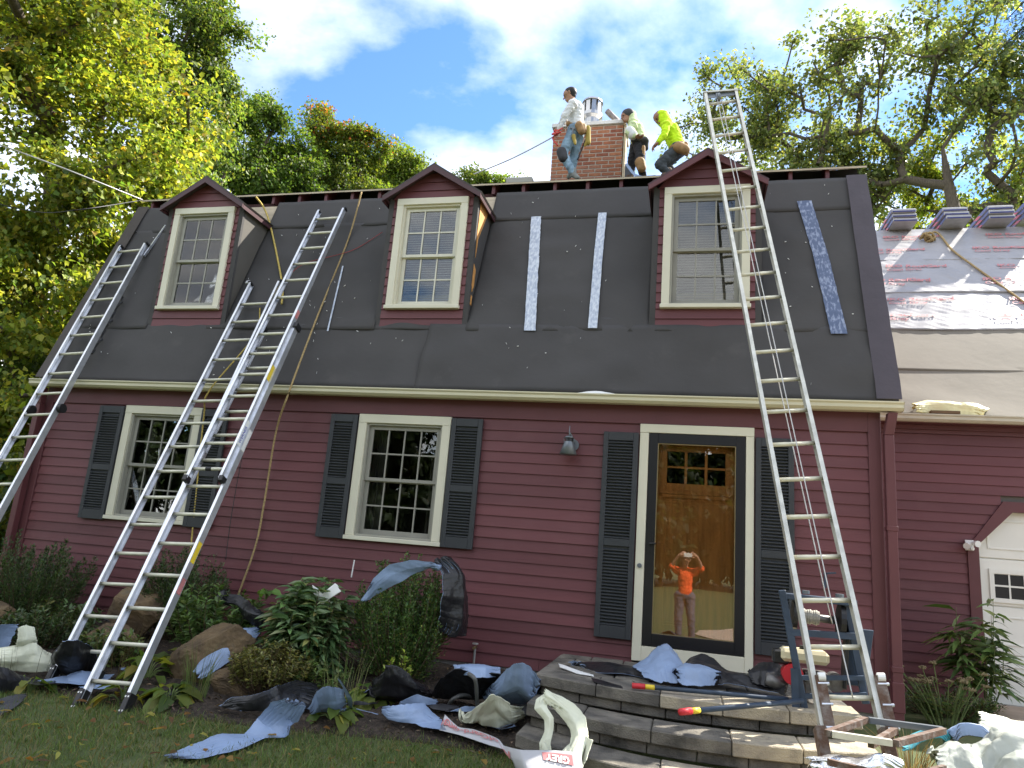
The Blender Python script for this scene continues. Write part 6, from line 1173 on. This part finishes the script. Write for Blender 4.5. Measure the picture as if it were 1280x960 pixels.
tuft('dry brown stalks between the ladders', at(-4.55, -1.35), 50, .45, [(.09, .06, .03), (.14, .11, .05)], [1, 1], 4, .18, .1); tuft('straw coloured grass tuft beside the teal cloth', (1.92, -1.28, -.48), 90, .30, [(.26, .16, .09), (.2, .14, .07)], [1, 1], 5, .12, .2)
# right: tall plant by the garage door, dried flower heads
def seedhead_plant(label, c, n, h, spread, seed):
    rg = np.random.default_rng(seed); c = np.array(c); e = empty('sedum_plant', c, label, 'plant', 'sedums beside the garage'); mb = MB(); hd = MB(); C = []; A = []
    for i in range(n):
        a = rg.uniform(0, 6.28); q = rg.uniform(.1, 1)**.6; t_ = c+np.array([math.cos(a)*spread*q, math.sin(a)*spread*.6*q, h*rg.uniform(.7, 1.05)*(1-.2*q)]); mb.tube([c+np.array([math.cos(a), math.sin(a)*.6, 0])*spread*q*.3, (c+t_)/2+np.array([math.cos(a), 0, 0])*.03*q, t_], [.006, .005, .004], 5)
        for k in range(26):
            o_ = rg.normal(0, 1, 3); o_ /= np.linalg.norm(o_); o_[2] = abs(o_[2])*.5; p = t_+o_*.035*rg.uniform(.5, 1.1); hd.ball(p, rg.uniform(.006, .010), 5, 4)
        for k in range(5): C.append(c+(t_-c)*rg.uniform(.15, .7)); b_ = rg.uniform(0, 6.28); A.append((math.cos(b_), math.sin(b_), .35))
    mb.build('stalks', m_green_stem, e); tag(hd.build('flower_heads', mat('dried flower heads', (.16, .125, .065), .95, col2=(.24, .20, .10), scale=60), e), kind='stuff'); k = len(C)
    link('foliage', leaves('foliage', C, A, np.tile([0, 0, 1.], (k, 1)), .09, .03, palette(k, [(.10, .15, .05), (.18, .18, .07)], [2, 1], rg), m_leaf, True, .3), e)
seedhead_plant('brown sedum seed heads against the garage clapboards', (2.62, .30, -.42), 26, .52, .42, 1); seedhead_plant('sedum seed heads in the bottom right corner', (2.95, -1.0, -.52), 14, .55, .26, 2)
shrub('tall_leafy_plant', 'tall plant with drooping pointed leaves by the garage door', (3.22, 1.15, -.40), (.30, .20), 1.18, 11, 30, .24, .055, [(.07, .12, .035), (.12, .18, .05), (.20, .25, .07)], [4, 3, 1], 11, up=.2, big=True, droop=.55, stem_r=.009, ms=m_green_stem, lowest=.3)
shrub('weed_patch', 'low tangle of weeds along the garage wall', (2.75, .75, -.42), (.55, .4), .30, 50, 40, .05, .014, DG+[(.14, .13, .05)], [2, 3, 2, 1], 12, up=.4)
# fallen leaves on the lawn and bed: far too many to tell, one mesh
rg = np.random.default_rng(5); n = 260; x = rg.uniform(-6.2, -.6, n); y = -2.9+rg.normal(0, .55, n); y = np.minimum(y, -.9); z = np.interp(y, [-60, -6, -1.9, -.1, 60], [-.80, -.77, -.66, -.42, -.42])+.045
a = rg.uniform(0, 6.28, n); tag(link('fallen_leaves', leaves('fallen_leaves', np.stack([x, y, z], 1), np.stack([np.cos(a), np.sin(a), rg.normal(0, .25, n)], 1), np.stack([rg.normal(0, .3, n), rg.normal(0, .3, n), 0*a+1], 1), rg.uniform(.03, .10, n), rg.uniform(.02, .06, n), palette(n, [(.24, .12, .04), (.30, .20, .06), (.14, .08, .04), (.32, .30, .08)], [3, 2, 2, 1.5], rg), m_leaf, True, .15)), 'scattered dry brown and yellow fallen leaves on the grass', 'fallen leaves', kind='stuff')
# wood chips and litter on the bed
rg = np.random.default_rng(9); n = 2600; x = rg.uniform(-7.4, -.8, n); y = rg.uniform(-2.1, -.1, n); z = np.interp(y, [-60, -6, -1.9, -.1, 60], [-.80, -.77, -.66, -.42, -.42])+.065; a = rg.uniform(0, 6.28, n)
tag(link('wood_chips', leaves('wood_chips', np.stack([x, y, z], 1), np.stack([np.cos(a), np.sin(a), rg.normal(0, .35, n)], 1), np.stack([rg.normal(0, .5, n), rg.normal(0, .5, n), 0*a+1], 1), rg.uniform(.015, .06, n), rg.uniform(.008, .02, n), palette(n, [(.07, .045, .03), (.13, .09, .06), (.04, .03, .02), (.22, .17, .12)], [4, 3, 4, .6], rg), m_needle)), 'dark wood chip mulch scattered over the flower bed', 'mulch', kind='stuff')

shrub('weed_patch', 'low leafy weeds in front of the lower boulder', at(-4.75, -1.25), (.35, .22), .36, 40, 30, .07, .03, [(.08, .13, .04), (.13, .18, .05), (.2, .22, .07)], [3, 3, 1], 21, up=.35, big=True)
shrub('weed_patch', 'low green weeds around the foot of the peony', at(-2.75, -1.2), (.45, .2), .30, 40, 30, .06, .028, [(.08, .13, .04), (.13, .18, .05)], [3, 3], 22, up=.35, big=True)
shrub('weed_patch', 'low green weeds at the left before the wall', at(-5.9, -.75), (.6, .25), .42, 50, 30, .08, .03, [(.06, .10, .035), (.10, .15, .05), (.18, .18, .06)], [3, 3, 1], 23, up=.35, big=True)

# ================================================================ trees
m_bark = mat('grey brown bark', (.10, .08, .06), .95, var=.35, scale=9, stretch=(3, 3, .6), bump=.6, bscale=20)
def tree(name, label, base, lobes, nclump, per, ln, wd, cols, w, seed, trunk_r=.18, rc=(.45, .85), fork=.35, group='trees behind the house', stems=1, lean=(0, 0), shell=.45, tipcol=None, open_=1.0):
    rg = np.random.default_rng(seed); base = np.array(base, float); base[2] = ground(base[0], base[1])-.1
    e = empty(name, base, label, 'tree', group)
    vol = np.array([max(l[1])**2 if isinstance(l[1], tuple) else l[1]**2 for l in lobes]); pick = rg.choice(len(lobes), nclump, p=vol/vol.sum()); pts = []
    for k in pick:
        c, r_ = lobes[k]; r_ = np.array(r_ if isinstance(r_, tuple) else (r_, r_, r_*.95)); d = rg.normal(0, 1, 3); d /= np.linalg.norm(d); pts.append(np.array(c)+d*r_*rg.uniform(0, 1)**shell)
    pts = np.array(pts); pts = pts[pts[:, 2] > base[2]+.6]; ctr = pts.mean(0)
    nodes = []; par = []
    for s in range(stems):
        b0 = base+np.array([rg.normal(0, .25), rg.normal(0, .25), 0])*(stems > 1); t0 = np.array([ctr[0]*.75+b0[0]*.25+lean[0], ctr[1]*.75+b0[1]*.25+lean[1], base[2]+(pts[:, 2].max()-base[2])*.72]) + (rg.normal(0, 1.0, 3)*np.array([1, 1, .4]) if stems > 1 else 0)
        prev = -1; m_ = 11
        for i in range(m_+1):
            f = i/m_; p = b0*(1-f)+t0*f; p[:2] += (t0-b0)[:2]*(f*f-f)*.5 + rg.normal(0, .06, 2)*(0 < i); nodes.append(p); par.append(prev); prev = len(nodes)-1
    order = np.argsort(np.linalg.norm(pts-np.array([base[0], base[1], base[2]+(ctr[2]-base[2])*.6]), axis=1)); tips = []
    for k in order:
        p = pts[k]; Nn = np.array(nodes); ok = Nn[:, 2] > base[2]+(p[2]-base[2])*fork; dd = np.linalg.norm(Nn-p, axis=1) + np.where(ok, 0, 50) + .7*np.maximum(0, Nn[:, 2]-p[2]+.2)
        j = int(dd.argmin()); q = Nn[j]; L_ = np.linalg.norm(p-q); steps = max(2, int(L_/.7)); prev = j
        for i in range(1, steps+1):
            f = i/steps; x = q*(1-f)+p*f+rg.normal(0, .05*L_*.4, 3)*(i < steps); x[2] -= .10*L_*math.sin(math.pi*f)*(-1 if rg.uniform() < .25 else 1)*.5; nodes.append(x); par.append(prev); prev = len(nodes)-1
        tips.append(prev)
    n = len(nodes); acc = np.zeros(n); kid = np.zeros(n, int)
    for i in range(n-1, -1, -1):
        if kid[i] == 0: acc[i] = .014**2.2
        if par[i] >= 0: acc[par[i]] += acc[i]; kid[par[i]] += 1
    rad = acc**(1/2.2); rad = rad*(trunk_r/max(rad[12*s] for s in range(stems))); rad = np.maximum(rad, .008)
    tb = MB(); lb = MB()
    for i in range(n):
        if par[i] >= 0: (tb if i < 12*stems else lb).tube([nodes[par[i]], nodes[i]], [rad[par[i]] if i < 12*stems else min(rad[par[i]], rad[i]*1.35), rad[i]], 7 if rad[i] > .05 else 5, caps=False)
    tb.build('trunk', m_bark, e, smooth=True); tag(lb.build('limbs', m_bark, e, smooth=True), kind='stuff')
    C = []; sh_ = []
    for p in pts:
        m_ = int(per*rg.uniform(.6, 1.4)); r_ = rg.uniform(*rc); d = rg.normal(0, 1, (m_, 3)); d /= np.linalg.norm(d, axis=1, keepdims=True); C.append(p+d*(rg.uniform(0, 1, (m_, 1))**.55)*r_*np.array([1, 1, .62])*(1+.25*np.sin(d[:, :1]*5+p[0]*3))); sh_.append(np.full(m_, rg.normal(0, .22)))
    C = np.concatenate(C); sh_ = np.concatenate(sh_); n = len(C); out = C-ctr; out /= np.linalg.norm(out, axis=1, keepdims=True)+1e-6
    A = out*.4+rg.normal(0, .6, (n, 3)); A[:, 2] -= .35; Nn = rg.normal(0, .55, (n, 3))+np.array([0, 0, 1.])+out*.3; sz = rg.uniform(.4, 1.35, n)
    col = palette(n, cols, w, rg, .2)*(1+sh_[:, None]).clip(.5, 1.6)
    if tipcol is not None:
        hz = (C[:, 2]-C[:, 2].min())/(np.ptp(C[:, 2])); k = rg.uniform(0, 1, n) < np.clip(hz-.55, 0, 1)*tipcol[1]; col[k] = np.array(tipcol[0])*rg.uniform(.6, 1.3, (k.sum(), 1))
    tag(link('crown', leaves('crown', C, A, Nn, ln*sz, wd*sz, col, m_leaf), e), kind='stuff'); return e
D_ = lambda p: p
MAPLE = [(.19, .24, .045), (.28, .31, .055), (.38, .36, .06), (.12, .18, .04), (.40, .26, .05)]
tree('maple_tree', 'large yellowing maple filling the upper left corner', (-11.320,2.992,1.769), [((-10.933,1.892,8.220), 2.5), ((-11.413,1.254,5.694), 2.6), ((-10.617,3.028,5.752), 1.9), ((-10.094,2.114,3.592), 1.8), ((-9.870,1.610,1.887), 1.5), ((-10.426,3.231,8.044), 1.35), ((-11.456,1.194,10.225), 2.6), ((-10.776,2.852,9.780), 1.3), ((-10.359,4.007,7.333), .8)], 190, 560, .11, .085, MAPLE, [4, 4, 2.2, 3, .25], 1, .26)
GRN = [(.065, .105, .03), (.09, .145, .036), (.14, .19, .045), (.22, .24, .06)]
tree('tall_tree', 'tall grey green tree right behind the yellowing maple', (-14.386,9.139,8.613), [((-15.104,8.456,14.577), 1.9), ((-14.404,9.122,12.788), 1.3), ((-15.234,8.327,17.042), 1.9), ((-14.471,9.062,11.015), 1.5), ((-14.159,9.342,14.025), 1.0), ((-14.445,9.085,15.566), 1.0)], 105, 480, .12, .08, GRN, [2, 4, 3, 1.5], 2, .24)
tree('round_tree', 'rounded dark green tree above the first dormer', (-15.122,13.708,10.694), [((-15.522,13.404,14.055), 2.1), ((-14.730,13.994,13.108), 1.6), ((-16.177,12.879,12.355), 1.5), ((-15.752,13.224,15.441), .9), ((-14.819,14.544,14.687), 1.0)], 100, 460, .13, .09, [(.075, .13, .028), (.11, .18, .036), (.19, .24, .055)], [3, 4, 1.5], 3, .2)
tree('reddening_tree', 'yellow green tree with reddish top left of the middle dormer', (-13.079,16.245,11.780), [((-13.578,15.950,15.091), 1.5), ((-14.039,15.665,16.367), .8), ((-12.895,16.350,14.295), 1.5), ((-14.120,15.613,14.060), 1.0), ((-12.686,16.468,15.695), .9)], 80, 430, .12, .085, [(.12, .17, .03), (.19, .22, .04), (.08, .13, .025)], [3, 3, 2], 4, .18, tipcol=((.38, .12, .04), .7))
tree('small_tree', 'small light green tree beside the middle dormer peak', (-11.954,19.088,13.029), [((-12.328,18.908,16.733), .9), ((-12.658,18.744,15.698), 1.1), ((-11.863,19.130,15.868), 1.0)], 50, 400, .12, .085, [(.11, .17, .03), (.17, .21, .04)], [2, 2], 5, .14)
tree('far_tree', 'far treetop peeping over the roof right of the middle dormer', (-10.218,25.151,15.713), [((-11.131,24.836,18.634), .9), ((-10.226,25.148,18.666), .9), ((-9.256,25.452,18.508), .9)], 40, 360, .14, .10, [(.09, .14, .03), (.14, .18, .04)], [2, 2], 6, .15)
tree('understorey_tree', 'dim leafy understorey beyond the left house corner', (-12.064,4.408,1.938), [((-11.200,2.357,2.937), 1.5), ((-11.500,3.543,3.222), 1.4), ((-10.087,2.122,1.183), 1.3), ((-9.191,0.863,0.554), 1.0), ((-9.217,1.595,0.469), .8), ((-12.545,5.355,4.933), 1.5), ((-13.118,6.200,6.835), 1.3)], 110, 420, .11, .075, GRN, [3, 4, 2, 1], 7, .14, fork=.15)
tree('yellow_bush', 'sunlit yellow green bush past the left house corner', (-8.911,1.188,0.144), [((-8.965,1.127,0.470), .55), ((-8.725,1.095,0.158), .5), ((-8.912,0.883,0.250), .6)], 30, 300, .07, .05, [(.26, .28, .05), (.16, .20, .04)], [2, 2], 8, .05, fork=.05, rc=(.2, .4))
OAK = [(.10, .13, .055), (.14, .175, .07), (.20, .225, .09), (.29, .29, .11)]
tree('oak_tree', 'big spreading oak with dark limbs in the upper right', (11.915,23.781,13.410), [((4.986,24.523,22.705), 3.4), ((8.282,23.869,22.973), 2.9), ((11.460,23.946,21.720), 3.0), ((13.748,23.035,20.313), 3.2), ((11.003,24.105,24.316), 2.8), ((13.900,22.968,22.907), 2.8), ((6.941,24.178,19.836), 2.4), ((12.484,23.563,17.952), 2.4), ((6.706,24.226,24.455), 2.2)], 190, 105, .22, .15, OAK, [3, 4, 3, 1.2], 9, .27, fork=.42, rc=(.6, 1.25), shell=.5, stems=1)
tree('leaning_oak', 'slender oak leaning left behind the hoist ladder top', (10.724,26.297,14.473), [((2.030,26.814,24.112), 2.1), ((3.776,26.686,21.835), 2.4), ((6.305,26.337,20.358), 2.2), ((0.681,26.852,21.701), 1.5), ((0.243,26.853,19.916), 1.3), ((8.286,25.927,18.545), 1.8), ((4.695,26.581,19.519), 1.6)], 115, 130, .21, .14, OAK, [3, 4, 3, .8], 10, .20, fork=.3, rc=(.6, 1.2), lean=(-.8, 0))
tree('forked_tree', 'forked thin trunked tree above the garage ridge stacks', (12.231,27.912,15.112), [((10.334,28.496,19.410), 1.8), ((11.908,28.020,18.238), 1.6), ((13.994,27.267,18.171), 1.9), ((15.130,26.797,18.667), 1.9), ((12.945,27.663,20.727), 1.9), ((11.064,28.285,21.215), 1.5)], 70, 150, .19, .13, [(.12, .17, .03), (.20, .23, .04), (.30, .30, .05)], [3, 3, 1], 11, .18, fork=.35, stems=3, rc=(.5, 1.0))
tree('backlit_tree', 'sunlit pale tree low behind the garage roof', (15.311,32.119,16.791), [((10.859,33.531,20.348), 1.7), ((13.050,32.904,19.250), 1.7), ((15.091,32.202,18.853), 1.8), ((17.003,31.434,19.091), 1.9)], 50, 170, .17, .12, [(.20, .24, .05), (.30, .30, .06)], [3, 2], 12, .16, fork=.2)
# pine bough in the top right corner
rg = np.random.default_rng(3); e = empty('pine_tree', (7.729,8.194,7.560), 'dark pine boughs hanging in the top right corner', 'tree'); mb = MB(); C = []; A = []
tp = np.array((8.271,7.924,15.889)); bs = np.array(e.location); bs[2] = ground(bs[0], bs[1]); mb.tube([bs, (bs+tp)/2, tp], [.2, .15, .08], 8); lb = MB()
for u, v in [(7.038,8.506,13.071), (6.837,8.589,12.342), (7.234,8.421,11.871), (7.240,8.418,13.592), (7.436,8.331,12.476), (7.418,8.339,11.111)] and [(0, 0)]: pass
for q in [(6.980,8.530,12.996), (6.834,8.590,12.302), (7.212,8.431,11.940), (7.178,8.446,13.666), (7.399,8.348,12.494), (7.083,8.486,12.438)]:
    q = np.array(q); s = np.array([tp[0], tp[1], q[2]+.9]); lb.tube([s, (s+q)/2+np.array([0, 0, .2]), q], [.05, .03, .01], 5)
    for k in range(420):
        t = rg.uniform(.35, 1); p = s*(1-t)+q*t+rg.normal(0, .16, 3); C.append(p); A.append(np.array([-.4, -.2, -.6])+rg.normal(0, .35, 3))
mb.build('trunk', m_bark, e); tag(lb.build('boughs', m_bark, e), kind='stuff'); k = len(C); tag(link('needles', leaves('needles', C, A, rg.normal(0, 1, (k, 3)), .16, .012, palette(k, [(.02, .045, .02), (.03, .06, .025)], [1, 1], rg), m_needle), e), kind='stuff')
# across the yard, seen only as reflections
for i, (x, y, hgt) in enumerate(((-16, -30, 6.5), (-9.5, -33, 7.5), (-3, -31, 7), (3.5, -33, 7.5), (10, -31, 6.6), (-23, -29, 6.5), (17, -32, 7.2), (.5, -38, 8), (-6, -38, 8), (-31, -27, 7), (-38, -24, 7), (-29, -36, 8))):
    tree('yard_tree', ('broad', 'tall', 'round', 'high', 'leafy', 'wide', 'large', 'far', 'dense', 'shady', 'outer', 'distant')[i]+' dark tree across the yard, mirrored in the panes', (x, y, 0), [((x, y, hgt*.9), hgt*.5), ((x-2, y, hgt*.45), hgt*.42), ((x+2.2, y+.5, hgt*.45), hgt*.42), ((x, y, hgt*1.4), hgt*.32), ((x, y+1, hgt*.22), hgt*.42)], 90, 170, .5, .34, [(.022, .034, .012), (.03, .045, .016)], [1, 1], 40+i, .26, rc=(.9, 1.6), group='trees across the yard', fork=.15)
